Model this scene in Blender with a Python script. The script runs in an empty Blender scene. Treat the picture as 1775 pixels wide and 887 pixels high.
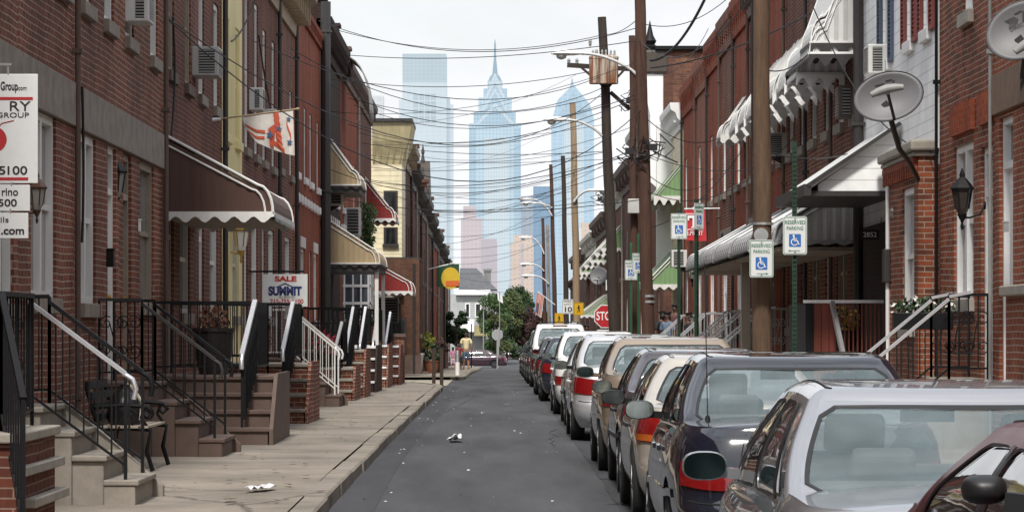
import bpy, bmesh, math, random
from mathutils import Vector, Matrix, noise
random.seed(7)
PI=math.pi; R=math.radians
SC=bpy.context.scene; COL=SC.collection
F=5600.0; VX=860.0; VY=572.0; HC=1.65          # photo focal length in pixels, vanishing point, eye height
XL=-4.6; XR=5.6                                   # the two rows of facades
def at(px,py,Y): return Vector(((px-VX)*Y/F, Y, HC-(py-VY)*Y/F))
ZP=[(-60,0),(20,0),(34,.08),(55,.06),(98,-.05),(120,-.12),(150,-.36),(200,-.9),(255,-1.35),(330,-1.2),(9000,-1.2)]
def _zr(y):
    for (a,za),(b,zb) in zip(ZP,ZP[1:]):
        if y<=b: return za+(zb-za)*max(0,(y-a))/(b-a)
    return ZP[-1][1]
def zr(y): return (_zr(y-5)+_zr(y-2)+_zr(y)+_zr(y+2)+_zr(y+5))/5
def zs(y): return zr(y)+.13
# ------------------------------------------------------------------ materials
MATS={}; MCOL={}
def _nt(name):
    m=bpy.data.materials.new(name); m.use_nodes=True
    nt=m.node_tree; return m,nt,nt.nodes['Principled BSDF']
def N(nt,t,**k):
    n=nt.nodes.new(t)
    for a,b in k.items():
        if a.startswith('i_'): n.inputs[a[2:].replace('_',' ')].default_value=b
        else: setattr(n,a,b)
    return n
def c4(c): return (c[0],c[1],c[2],1)
def mat(name,c,rough=.6,metal=0,coat=0,var=.18,scale=6,bump=0,bscale=60,spec=.5,emit=None,es=0,streak=False):
    if name in MATS: return MATS[name]
    MCOL[name]=c; m,nt,b=_nt(name); L=nt.links
    b.inputs['Roughness'].default_value=rough; b.inputs['Metallic'].default_value=metal
    b.inputs['Coat Weight'].default_value=coat; b.inputs['Coat Roughness'].default_value=.04
    b.inputs['Specular IOR Level'].default_value=spec
    tc=N(nt,'ShaderNodeTexCoord')
    if var>0:
        mp=N(nt,'ShaderNodeMapping'); L.new(tc.outputs['Object'],mp.inputs['Vector'])
        if streak: mp.inputs['Scale'].default_value=(1,1,.12)
        no=N(nt,'ShaderNodeTexNoise',i_Scale=scale,i_Detail=5.0,i_Roughness=.65); L.new(mp.outputs['Vector'],no.inputs['Vector'])
        cr=N(nt,'ShaderNodeMapRange'); cr.inputs['From Min'].default_value=.3; cr.inputs['From Max'].default_value=.7
        cr.inputs['To Min'].default_value=1-var; cr.inputs['To Max'].default_value=1+var*.6
        L.new(no.outputs['Fac'],cr.inputs['Value'])
        mx=N(nt,'ShaderNodeVectorMath',operation='SCALE'); mx.inputs[0].default_value=c[:3]; L.new(cr.outputs['Result'],mx.inputs['Scale'])
        L.new(mx.outputs['Vector'],b.inputs['Base Color'])
    else: b.inputs['Base Color'].default_value=c4(c)
    if bump>0:
        n2=N(nt,'ShaderNodeTexNoise',i_Scale=bscale,i_Detail=3.0); L.new(tc.outputs['Object'],n2.inputs['Vector'])
        bp=N(nt,'ShaderNodeBump'); bp.inputs['Strength'].default_value=bump; bp.inputs['Distance'].default_value=.01
        L.new(n2.outputs['Fac'],bp.inputs['Height']); L.new(bp.outputs['Normal'],b.inputs['Normal'])
    if emit: b.inputs['Emission Color'].default_value=c4(emit); b.inputs['Emission Strength'].default_value=es
    MATS[name]=m; return m
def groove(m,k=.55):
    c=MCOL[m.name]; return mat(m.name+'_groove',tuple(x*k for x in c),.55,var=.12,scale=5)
def _wallvec(nt):
    L=nt.links; tc=N(nt,'ShaderNodeTexCoord'); sp=N(nt,'ShaderNodeSeparateXYZ'); L.new(tc.outputs['Object'],sp.inputs[0])
    ad=N(nt,'ShaderNodeMath',operation='ADD'); L.new(sp.outputs[0],ad.inputs[0]); L.new(sp.outputs[1],ad.inputs[1])
    cb=N(nt,'ShaderNodeCombineXYZ'); L.new(ad.outputs[0],cb.inputs[0]); L.new(sp.outputs[2],cb.inputs[1])
    return tc,sp,cb
def brick(name,c1,c2,mortar,bw=.22,rh=.078,ms=.007,grime=.45):
    if name in MATS: return MATS[name]
    m,nt,b=_nt(name); L=nt.links; tc,sp,cb=_wallvec(nt)
    br=N(nt,'ShaderNodeTexBrick'); br.offset=.5
    for k,v in (('Color1',c4(c1)),('Color2',c4(c2)),('Mortar',c4(mortar)),('Scale',1),('Mortar Size',ms),('Mortar Smooth',.25),('Bias',-.1),('Brick Width',bw),('Row Height',rh)): br.inputs[k].default_value=v
    wn=N(nt,'ShaderNodeTexNoise',i_Scale=.5,i_Detail=2.0); L.new(tc.outputs['Object'],wn.inputs['Vector']); ws=N(nt,'ShaderNodeVectorMath',operation='SCALE'); ws.inputs['Scale'].default_value=.07; L.new(wn.outputs['Color'],ws.inputs[0]); wa=N(nt,'ShaderNodeVectorMath',operation='ADD'); L.new(cb.outputs[0],wa.inputs[0]); L.new(ws.outputs[0],wa.inputs[1]); L.new(wa.outputs[0],br.inputs['Vector'])
    # grime: broad patches plus vertical streaks
    mp=N(nt,'ShaderNodeMapping'); mp.inputs['Scale'].default_value=(1,1,.3); L.new(tc.outputs['Object'],mp.inputs[0])
    n1=N(nt,'ShaderNodeTexNoise',i_Scale=.9,i_Detail=7.0,i_Roughness=.7); L.new(mp.outputs[0],n1.inputs['Vector'])
    r1=N(nt,'ShaderNodeMapRange'); r1.inputs['From Min'].default_value=.3; r1.inputs['From Max'].default_value=.72; r1.inputs['To Min'].default_value=1-grime; r1.inputs['To Max'].default_value=1.15
    L.new(n1.outputs['Fac'],r1.inputs['Value'])
    n2=N(nt,'ShaderNodeTexNoise',i_Scale=14.0,i_Detail=2.0); L.new(tc.outputs['Object'],n2.inputs['Vector'])
    r2=N(nt,'ShaderNodeMapRange'); r2.inputs['To Min'].default_value=.7; r2.inputs['To Max'].default_value=1.3; L.new(n2.outputs['Fac'],r2.inputs['Value'])
    mu=N(nt,'ShaderNodeMath',operation='MULTIPLY'); L.new(r1.outputs[0],mu.inputs[0]); L.new(r2.outputs[0],mu.inputs[1])
    sc=N(nt,'ShaderNodeVectorMath',operation='SCALE'); L.new(br.outputs['Color'],sc.inputs[0]); L.new(mu.outputs[0],sc.inputs['Scale'])
    L.new(sc.outputs[0],b.inputs['Base Color']); b.inputs['Roughness'].default_value=.85; b.inputs['Specular IOR Level'].default_value=.2
    bp=N(nt,'ShaderNodeBump'); bp.invert=True; bp.inputs['Strength'].default_value=.5; bp.inputs['Distance'].default_value=.008
    L.new(br.outputs['Fac'],bp.inputs['Height']); L.new(bp.outputs[0],b.inputs['Normal'])
    MATS[name]=m; return m
def siding(name,c,pitch=.16,dark=.45):
    if name in MATS: return MATS[name]
    m,nt,b=_nt(name); L=nt.links; tc,sp,cb=_wallvec(nt)
    dv=N(nt,'ShaderNodeMath',operation='DIVIDE'); dv.inputs[1].default_value=pitch; L.new(sp.outputs[2],dv.inputs[0])
    fr=N(nt,'ShaderNodeMath',operation='FRACT'); L.new(dv.outputs[0],fr.inputs[0])
    gt=N(nt,'ShaderNodeMapRange'); gt.inputs['From Min'].default_value=0; gt.inputs['From Max'].default_value=.1; gt.inputs['To Min'].default_value=dark; gt.inputs['To Max'].default_value=1; L.new(fr.outputs[0],gt.inputs[0])
    n1=N(nt,'ShaderNodeTexNoise',i_Scale=1.5,i_Detail=6.0,i_Roughness=.7); L.new(tc.outputs['Object'],n1.inputs['Vector'])
    r1=N(nt,'ShaderNodeMapRange'); r1.inputs['From Min'].default_value=.3; r1.inputs['From Max'].default_value=.7; r1.inputs['To Min'].default_value=.78; r1.inputs['To Max'].default_value=1.05; L.new(n1.outputs['Fac'],r1.inputs[0])
    mu=N(nt,'ShaderNodeMath',operation='MULTIPLY'); L.new(gt.outputs[0],mu.inputs[0]); L.new(r1.outputs[0],mu.inputs[1])
    sc=N(nt,'ShaderNodeVectorMath',operation='SCALE'); sc.inputs[0].default_value=c[:3]; L.new(mu.outputs[0],sc.inputs['Scale'])
    L.new(sc.outputs[0],b.inputs['Base Color']); b.inputs['Roughness'].default_value=.5
    bp=N(nt,'ShaderNodeBump'); bp.invert=True; bp.inputs['Strength'].default_value=.8; bp.inputs['Distance'].default_value=.02
    L.new(fr.outputs[0],bp.inputs['Height']); L.new(bp.outputs[0],b.inputs['Normal'])
    MATS[name]=m; return m
def pane_mat(name,c,var=.6,spec=.6):
    """window glass with blinds, curtains and dark room behind it"""
    if name in MATS: return MATS[name]
    m,nt,b=_nt(name); L=nt.links; tc=N(nt,'ShaderNodeTexCoord')
    mp=N(nt,'ShaderNodeMapping'); mp.inputs['Scale'].default_value=(5,5,.6); L.new(tc.outputs['Object'],mp.inputs[0])
    no=N(nt,'ShaderNodeTexNoise',i_Scale=1.7,i_Detail=3.0); L.new(mp.outputs[0],no.inputs['Vector'])
    r=N(nt,'ShaderNodeMapRange'); r.inputs['From Min'].default_value=.35; r.inputs['From Max'].default_value=.65; r.inputs['To Min'].default_value=1-var; r.inputs['To Max'].default_value=1+var; L.new(no.outputs['Fac'],r.inputs[0])
    sc=N(nt,'ShaderNodeVectorMath',operation='SCALE'); sc.inputs[0].default_value=c[:3]; L.new(r.outputs[0],sc.inputs['Scale']); L.new(sc.outputs[0],b.inputs['Base Color'])
    b.inputs['Roughness'].default_value=.06; b.inputs['Specular IOR Level'].default_value=spec
    n2=N(nt,'ShaderNodeTexNoise',i_Scale=1.2); L.new(tc.outputs['Object'],n2.inputs['Vector'])
    bp=N(nt,'ShaderNodeBump'); bp.inputs['Strength'].default_value=.08; bp.inputs['Distance'].default_value=.05; L.new(n2.outputs['Fac'],bp.inputs['Height']); L.new(bp.outputs[0],b.inputs['Normal'])
    MATS[name]=m; return m
def car_glass(name,c,alpha,rough=.03):
    if name in MATS: return MATS[name]
    m,nt,b=_nt(name); L=nt.links; b.inputs['Base Color'].default_value=c4(c); b.inputs['Alpha'].default_value=alpha
    b.inputs['Roughness'].default_value=rough; b.inputs['Specular IOR Level'].default_value=.9; b.inputs['Coat Weight'].default_value=1; b.inputs['Coat Roughness'].default_value=.02
    tc=N(nt,'ShaderNodeTexCoord'); no=N(nt,'ShaderNodeTexNoise',i_Scale=3.0,i_Detail=4.0); L.new(tc.outputs['Object'],no.inputs['Vector'])
    r=N(nt,'ShaderNodeMapRange'); r.inputs['From Min'].default_value=.3; r.inputs['From Max'].default_value=.7; r.inputs['To Min'].default_value=alpha-.1; r.inputs['To Max'].default_value=alpha+.08; L.new(no.outputs['Fac'],r.inputs[0]); L.new(r.outputs[0],b.inputs['Alpha'])
    MATS[name]=m; return m
def paint(name,c,metal=.0,rough=.25,flake=True):
    if name in MATS: return MATS[name]
    m,nt,b=_nt(name); L=nt.links
    b.inputs['Metallic'].default_value=metal; b.inputs['Coat Weight'].default_value=1; b.inputs['Coat Roughness'].default_value=.02
    tc=N(nt,'ShaderNodeTexCoord'); no=N(nt,'ShaderNodeTexNoise',i_Scale=1.6,i_Detail=3.0,i_Roughness=.5); L.new(tc.outputs['Object'],no.inputs['Vector'])
    r=N(nt,'ShaderNodeMapRange'); r.inputs['From Min'].default_value=.35; r.inputs['From Max'].default_value=.7; r.inputs['To Min'].default_value=rough*.8; r.inputs['To Max'].default_value=min(1,rough*1.5); L.new(no.outputs['Fac'],r.inputs[0]); L.new(r.outputs[0],b.inputs['Roughness'])
    # road dust climbing from the sills
    sp=N(nt,'ShaderNodeSeparateXYZ'); L.new(tc.outputs['Object'],sp.inputs[0])
    d=N(nt,'ShaderNodeMapRange'); d.inputs['From Min'].default_value=.2; d.inputs['From Max'].default_value=.7; d.inputs['To Min'].default_value=.3; d.inputs['To Max'].default_value=0; L.new(sp.outputs[2],d.inputs[0])
    mu=N(nt,'ShaderNodeMath',operation='MULTIPLY'); L.new(d.outputs[0],mu.inputs[0]); L.new(no.outputs['Fac'],mu.inputs[1])
    mx=N(nt,'ShaderNodeMix',data_type='RGBA'); mx.inputs[6].default_value=c4(c); mx.inputs[7].default_value=(.16,.15,.13,1); L.new(mu.outputs[0],mx.inputs[0]); L.new(mx.outputs[2],b.inputs['Base Color'])
    MATS[name]=m; return m
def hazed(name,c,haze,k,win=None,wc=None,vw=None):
    """distant tower: its own colour with k of haze mixed in as emission"""
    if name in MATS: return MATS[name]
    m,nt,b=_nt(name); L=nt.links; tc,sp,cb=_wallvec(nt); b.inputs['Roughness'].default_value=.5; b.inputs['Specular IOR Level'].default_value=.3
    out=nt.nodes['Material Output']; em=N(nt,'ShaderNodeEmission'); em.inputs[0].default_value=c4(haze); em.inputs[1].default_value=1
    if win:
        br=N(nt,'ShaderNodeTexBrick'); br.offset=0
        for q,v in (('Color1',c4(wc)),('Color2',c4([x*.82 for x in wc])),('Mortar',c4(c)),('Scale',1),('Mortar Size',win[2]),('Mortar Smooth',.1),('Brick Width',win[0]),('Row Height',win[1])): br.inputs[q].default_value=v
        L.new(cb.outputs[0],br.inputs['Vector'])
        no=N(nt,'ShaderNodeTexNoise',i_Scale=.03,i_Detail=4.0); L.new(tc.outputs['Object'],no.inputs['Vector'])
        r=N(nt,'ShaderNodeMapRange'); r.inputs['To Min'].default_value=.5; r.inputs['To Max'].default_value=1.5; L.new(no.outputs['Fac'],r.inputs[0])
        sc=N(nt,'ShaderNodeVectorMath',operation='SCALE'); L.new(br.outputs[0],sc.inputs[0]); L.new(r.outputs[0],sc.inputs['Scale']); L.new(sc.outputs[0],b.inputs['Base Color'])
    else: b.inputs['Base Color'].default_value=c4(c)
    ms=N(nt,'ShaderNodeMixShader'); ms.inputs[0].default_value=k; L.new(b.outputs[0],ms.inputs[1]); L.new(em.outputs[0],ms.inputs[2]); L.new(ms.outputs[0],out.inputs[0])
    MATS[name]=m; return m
# ------------------------------------------------------------------ mesh building
class MB:
    def __init__(s): s.v=[]; s.f=[]; s.mi=[]; s.cm=0
    def vert(s,p): s.v.append(Vector(p)); return len(s.v)-1
    def face(s,*ids): s.f.append(tuple(ids)); s.mi.append(s.cm)
    def poly(s,pts): s.face(*[s.vert(p) for p in pts]); return s
    def box(s,x0,x1,y0,y1,z0,z1):
        i=[s.vert((x,y,z)) for z in (z0,z1) for y in (y0,y1) for x in (x0,x1)]
        for q in ((0,2,3,1),(4,5,7,6),(0,1,5,4),(1,3,7,5),(3,2,6,7),(2,0,4,6)): s.face(*[i[k] for k in q])
        return s
    def bar(s,p,q,w,h=None,up=(0,0,1)):
        p=Vector(p); q=Vector(q); h=h or w; d=(q-p).normalized(); u=Vector(up)
        if abs(d.dot(u))>.98: u=Vector((0,1,0))
        a=d.cross(u).normalized(); b=a.cross(d).normalized()
        i=[s.vert(e+a*w/2*sa+b*h/2*sb) for e in (p,q) for sa,sb in ((-1,-1),(1,-1),(1,1),(-1,1))]
        s.face(i[3],i[2],i[1],i[0]); s.face(i[4],i[5],i[6],i[7])
        for k in range(4): n=(k+1)%4; s.face(i[k],i[n],i[4+n],i[4+k])
        return s
    def tube(s,pts,r,seg=8,cap=True):
        pts=[Vector(p) for p in pts]; rs=r if isinstance(r,(list,tuple)) else [r]*len(pts)
        rings=[]; pa=None
        for k,p in enumerate(pts):
            d=(pts[min(k+1,len(pts)-1)]-pts[max(k-1,0)]).normalized()
            if pa is None:
                u=Vector((0,0,1)) if abs(d.z)<.9 else Vector((1,0,0)); pa=d.cross(u).normalized()
            else:
                pa=(pa-d*pa.dot(d)); 
                pa=pa.normalized() if pa.length>1e-6 else d.orthogonal().normalized()
            b=d.cross(pa)
            rings.append([s.vert(p+(pa*math.cos(2*PI*j/seg)+b*math.sin(2*PI*j/seg))*rs[k]) for j in range(seg)])
        for A,B in zip(rings,rings[1:]):
            for j in range(seg): n=(j+1)%seg; s.face(A[j],A[n],B[n],B[j])
        if cap: s.face(*rings[0][::-1]); s.face(*rings[-1])
        return s
    def lathe(s,c,prof,seg=16,axis='z'):
        c=Vector(c); rings=[]
        for (r,h) in prof:
            ring=[]
            for j in range(seg):
                a=2*PI*j/seg; u,v=r*math.cos(a),r*math.sin(a)
                o={'z':(u,v,h),'x':(h,u,v),'y':(v,h,u)}[axis]
                ring.append(s.vert(c+Vector(o)))
            rings.append(ring)
        for A,B in zip(rings,rings[1:]):
            for j in range(seg): n=(j+1)%seg; s.face(A[j],A[n],B[n],B[j])
        s.face(*rings[0][::-1]); s.face(*rings[-1]); return s
    def prism(s,poly,d):
        d=Vector(d); a=[s.vert(p) for p in poly]; b=[s.vert(Vector(p)+d) for p in poly]; n=len(a)
        s.face(*a[::-1]); s.face(*b)
        for k in range(n): m=(k+1)%n; s.face(a[k],a[m],b[m],b[k])
        return s
    def grid(s,fn,nu,nv,closed=False):
        I=[[s.vert(fn(i/nu,j/nv)) for i in range(nu+1)] for j in range(nv+1)]
        for j in range(nv):
            for i in range(nu): s.face(I[j][i],I[j][i+1],I[j+1][i+1],I[j+1][i])
        return s
    def build(s,name,m,parent=None,smooth=None,bevel=0,weld=False,recalc=True,solid=0,**pr):
        me=bpy.data.meshes.new(name); o0=parent['_org'] if parent is not None else None
        org=Vector(o0) if o0 is not None else Vector((0,0,0))
        me.from_pydata([v-org for v in s.v],[],s.f); 
        if weld or recalc:
            bm=bmesh.new(); bm.from_mesh(me)
            if any(s.mi):
                pass
            if weld: bmesh.ops.remove_doubles(bm,verts=bm.verts,dist=.0006)
            if recalc: bmesh.ops.recalc_face_normals(bm,faces=bm.faces)
            bm.to_mesh(me); bm.free()
        o=bpy.data.objects.new(name,me); COL.objects.link(o)
        for mm in (m if isinstance(m,(list,tuple)) else [m]): me.materials.append(mm)
        if any(s.mi) and len(me.polygons)==len(s.mi):
            for p,k in zip(me.polygons,s.mi): p.material_index=k
        if smooth:
            for p in me.polygons: p.use_smooth=True
            me.set_sharp_from_angle(angle=R(smooth))
        if solid: md=o.modifiers.new('thickness','SOLIDIFY'); md.thickness=solid; md.offset=0
        if bevel: md=o.modifiers.new('bevel','BEVEL'); md.width=bevel; md.segments=2; md.limit_method='ANGLE'
        if parent is not None: o.parent=parent; o['_org']=tuple(org)
        else: o['_org']=(0,0,0)
        for k,v in pr.items(): o[k]=v
        return o
def thing(name,label,cat,loc=(0,0,0),group=None):
    o=bpy.data.objects.new(name,None); COL.objects.link(o); o.location=loc; o['_org']=tuple(loc); o.empty_display_size=.1
    o['label']=label; o['category']=cat
    if group: o['group']=group
    return o
def tag(o,label,cat,group=None):
    o['label']=label; o['category']=cat
    if group: o['group']=group
    return o
def struct(o): o['kind']='structure'; return o
def copy_tree(o,parent=None):
    c=o.copy(); COL.objects.link(c); c.parent=parent
    for ch in list(o.children): copy_tree(ch,c)
    return c
def text_obj(txt,size,m,parent,c,facing=(0,-1,0),name='lettering',bold=0,width=None,mirror=False,ext=.002,shear=0):
    """flat letters centred at c on a plane whose normal is facing (horizontal)"""
    cu=bpy.data.curves.new('letters','FONT'); cu.body=txt; cu.size=size; cu.align_x='CENTER'; cu.align_y='CENTER'; cu.extrude=ext; cu.offset=bold; cu.shear=shear
    t=bpy.data.objects.new('letters',cu); COL.objects.link(t)
    dg=bpy.context.evaluated_depsgraph_get(); me=bpy.data.meshes.new_from_object(t.evaluated_get(dg)); bpy.data.objects.remove(t); bpy.data.curves.remove(cu)
    n=Vector(facing).normalized(); right=Vector((0,0,1)).cross(n).normalized()
    xs=[v.co.x for v in me.vertices]; k=1
    if width and xs: k=width/(max(xs)-min(xs))
    org=Vector(parent['_org']); mr=-1 if mirror else 1
    for v in me.vertices: v.co=Vector(c)-org+right*v.co.x*k*mr+Vector((0,0,1))*v.co.y+n*v.co.z
    o=bpy.data.objects.new(name,me); COL.objects.link(o); me.materials.append(m); o.parent=parent; o['_org']=tuple(org); return o
def sag(p,q,d,n=14,jit=0):
    p=Vector(p); q=Vector(q); out=[]
    for k in range(n+1):
        t=k/n; v=p.lerp(q,t); v.z-=4*d*t*(1-t)
        out.append(v)
    return out
def spiral(c,r0,r1,turns,ax1,ax2,n=22,ph=0):
    c=Vector(c); a1=Vector(ax1); a2=Vector(ax2); return [c+(a1*math.cos(ph+2*PI*turns*k/n)+a2*math.sin(ph+2*PI*turns*k/n))*(r0+(r1-r0)*k/n) for k in range(n+1)]
# ------------------------------------------------------------------ palette
RED1=brick('brick_old_red',(.26,.082,.047),(.14,.050,.033),(.42,.33,.265),rh=.072,grime=.6)
RED2=brick('brick_plum_red',(.20,.062,.038),(.125,.042,.030),(.30,.21,.165),rh=.072,grime=.6)
RED3=brick('brick_bright_red',(.36,.085,.040),(.25,.062,.033),(.28,.11,.07),rh=.07,grime=.55)
RED4=brick('brick_orange_red',(.36,.105,.052),(.24,.073,.041),(.44,.35,.285),grime=.5,rh=.07)
RED5=brick('brick_mixed_red',(.34,.095,.045),(.12,.05,.032),(.42,.335,.27),grime=.5,rh=.07)
DBR=brick('brick_dark_brown',(.055,.032,.026),(.04,.024,.021),(.055,.04,.035))
BRN=brick('brick_brown',(.16,.072,.05),(.105,.05,.038),(.13,.08,.065))
TANB=brick('brick_tan',(.17,.085,.055),(.12,.06,.042),(.12,.075,.055),grime=.6)
ORB=brick('brick_orange_brown',(.20,.085,.045),(.14,.06,.035),(.15,.08,.055))
YEL=mat('yellow_painted_wall',(.74,.63,.32),.7,var=.2,scale=2,streak=True)
WSID=siding('white_siding',(.88,.885,.88)); YSID=siding('yellow_siding',(.76,.68,.46),.2,.4); CSID=siding('cream_siding',(.6,.56,.45),.2,.5)
STONE=mat('grey_brown_stone',(.24,.205,.17),.85,var=.3,scale=4,bump=.3,bscale=30)
STONE2=mat('light_stone',(.34,.31,.265),.8,var=.22,scale=5,bump=.2,bscale=40)
BSTONE=mat('brown_stone',(.115,.076,.06),.75,var=.2,scale=4,bump=.2,bscale=30)
STEP=mat('worn_stone_steps',(.27,.24,.20),.7,var=.22,scale=5,bump=.2,bscale=40)
WHITE=mat('white_paint',(.72,.71,.68),.5,var=.14,scale=5,streak=True)
WHITE2=mat('clean_white_paint',(.8,.8,.79),.45,var=.06,scale=4)
CREAM=mat('cream_paint',(.58,.52,.40),.55,var=.15,scale=5)
TANW=mat('tan_paint',(.30,.25,.19),.6,var=.15,scale=5)
BLACKM=mat('black_iron',(.007,.007,.008),.55,var=.2,scale=20,spec=.25)
DARK=mat('dark_recess',(.016,.013,.012),.9,var=.2)
SILV=mat('bright_aluminium',(.85,.86,.88),.3,metal=.75,var=.08,scale=15)
GALV=mat('galvanised_metal',(.42,.43,.43),.5,metal=.6,var=.2,scale=12)
PANED=pane_mat('dark_window_glass',(.03,.032,.034)); PANEC=pane_mat('curtained_window_glass',(.20,.20,.19),.5); PANEB=pane_mat('blue_grey_window_glass',(.085,.10,.115),.5)
TAR=mat('tar_roof',(.05,.05,.05),.9,var=.3)
TANAW=mat('tan_awning_metal',(.40,.30,.17),.55,var=.12,scale=4,streak=True)
BRNAW=mat('brown_awning_metal',(.085,.04,.028),.5,var=.15,scale=5,streak=True)
REDAW=mat('red_awning_metal',(.25,.02,.016),.5,var=.12,scale=4)
GRNAW=mat('green_awning_metal',(.20,.33,.15),.5,var=.15,scale=4,streak=True)
GRNAW2=mat('pale_green_awning_metal',(.33,.42,.27),.5,var=.15,scale=4)
WHAW=mat('white_awning_metal',(.66,.66,.64),.45,var=.14,scale=5,streak=True)
ALAW=mat('aluminium_awning',(.62,.62,.61),.4,metal=.1,var=.2,scale=5,streak=True)
GREYT=mat('grey_trim',(.28,.28,.27),.5,var=.15)
DGREY=mat('dark_grey_metal',(.035,.032,.031),.5,var=.15)
WOOD1=mat('pole_wood_brown',(.115,.07,.042),.9,var=.45,scale=14,streak=True,bump=.5,bscale=40)
WOOD2=mat('pole_wood_dark',(.042,.03,.023),.9,var=.4,scale=14,streak=True,bump=.5,bscale=40)
WOOD3=mat('pole_wood_pale',(.30,.215,.135),.9,var=.3,scale=14,streak=True,bump=.4,bscale=40)
WOOD4=mat('pole_wood_reddish',(.075,.036,.023),.9,var=.4,scale=14,streak=True,bump=.5,bscale=40)
CABLE=mat('black_cable',(.012,.012,.013),.6,var=0)
POSTG=mat('green_sign_post',(.012,.04,.022),.5,var=.3,scale=10)
POSTG2=mat('bright_green_sign_post',(.03,.13,.06),.5,var=.2,scale=10)
# ------------------------------------------------------------------ houses
def W(y0,y1,z0,z1,fm=None,pm=None,dbl=False,sill=None,lintel=None,blind=0): return dict(k='win',y0=y0,y1=y1,z0=z0,z1=z1,fm=fm or WHITE,pm=pm or PANED,dbl=dbl,sill=sill or STONE,lintel=lintel,blind=blind)
def D(y0,y1,z0,z1,fm=None,dm=None): return dict(k='door',y0=y0,y1=y1,z0=z0,z1=z1,fm=fm or WHITE,dm=dm or TANW)
def holed_wall(mb,xw,n,Y0,Y1,z0,z1,ops,dep=.13):
    ys=sorted({Y0,Y1,*[o['y0'] for o in ops],*[o['y1'] for o in ops]}); zz=sorted({z0,z1,*[o['z0'] for o in ops],*[o['z1'] for o in ops]})
    for a,b in zip(ys,ys[1:]):
        for c,d in zip(zz,zz[1:]):
            my,mz=(a+b)/2,(c+d)/2
            if any(o['y0']<my<o['y1'] and o['z0']<mz<o['z1'] for o in ops): continue
            mb.poly([(xw,a,c),(xw,b,c),(xw,b,d),(xw,a,d)])
    xi=xw-n*dep
    for o in ops:
        a,b,c,d=o['y0'],o['y1'],o['z0'],o['z1']
        mb.poly([(xw,a,c),(xi,a,c),(xi,a,d),(xw,a,d)]); mb.poly([(xw,b,c),(xi,b,c),(xi,b,d),(xw,b,d)])
        mb.poly([(xw,a,c),(xw,b,c),(xi,b,c),(xi,a,c)]); mb.poly([(xw,a,d),(xw,b,d),(xi,b,d),(xi,a,d)])
def fit_window(h,o,xw,n,dep=.13):
    a,b,c,d=o['y0'],o['y1'],o['z0'],o['z1']; e=.07; x0=xw-n*dep; x1=xw-n*.03
    X=sorted((x0,x1)); f=MB()
    f.box(*X,a+.002,a+e,c+.002,d-.002); f.box(*X,b-e,b-.002,c+.002,d-.002); f.box(*X,a+e,b-e,d-e-.02,d-.002); f.box(*X,a+e,b-e,c+.002,c+e)
    zm=(c+d)/2; X2=sorted((xw-n*.11,xw-n*.06)); f.box(*X2,a+e,b-e,zm-.03,zm+.03)
    if o['dbl']: f.box(*X,(a+b)/2-.06,(a+b)/2+.06,c+e,d-e-.02)
    w=f.build('window',o['fm'],h)
    xp=xw-n*.10; p=MB(); p.poly([(xp,a+.03,c+.03),(xp,b-.03,c+.03),(xp,b-.03,d-.03),(xp,a+.03,d-.03)]); p.build('pane',o['pm'],w)
    if o['blind']:
        xb=xw-n*.095; q=MB(); zb=d-(d-c)*o['blind']; q.poly([(xb,a+.04,zb),(xb,b-.04,zb),(xb,b-.04,d-.04),(xb,a+.04,d-.04)]); q.build('blind',CREAM,w)
    if o['sill']:
        s=MB(); X3=sorted((xw-n*.10,xw+n*.07)); s.box(*X3,a-.06,b+.06,c-.16,c-.001); s.build('sill',o['sill'],w,bevel=.01)
    if o['lintel']:
        s=MB(); X3=sorted((xw-n*.02,xw+n*.03)); s.box(*X3,a-.08,b+.08,d+.001,d+.26); s.build('lintel',o['lintel'],w,bevel=.008)
def fit_door(h,o,xw,n,dep=.13):
    a,b,c,d=o['y0'],o['y1'],o['z0'],o['z1']; e=.08; X=sorted((xw-n*dep,xw-n*.04)); zt=d-.52
    dr=MB(); Xd=sorted((xw-n*.128,xw-n*.10)); dr.box(*Xd,a+e,b-e,c+.004,zt-.05)
    for zz0,zz1 in ((c+.15,c+.85),(c+1.0,zt-.2)): 
        Xp=sorted((xw-n*.10,xw-n*.085)); dr.box(*Xp,a+e+.12,b-e-.12,zz0,zz1)
    do=dr.build('door',o['dm'],h,bevel=.006)
    f=MB(); f.box(*X,a+.002,a+e,c+.002,d-.002); f.box(*X,b-e,b-.002,c+.002,d-.002); f.box(*X,a+e,b-e,d-e,d-.002); f.box(*X,a+e,b-e,zt-.05,zt+.03); f.build('frame',o['fm'],do)
    p=MB(); xp=xw-n*.12; p.poly([(xp,a+e,zt+.03),(xp,b-e,zt+.03),(xp,b-e,d-e),(xp,a+e,d-e)]); p.build('transom',PANED,do)
    k=MB(); k.tube([(xw-n*.09,b-e-.08,c+1.0),(xw-n*.04,b-e-.08,c+1.0)],.025,8); k.build('handle',mat('brass',(.5,.33,.1),.35,metal=1,var=.1),do,smooth=40)
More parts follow.
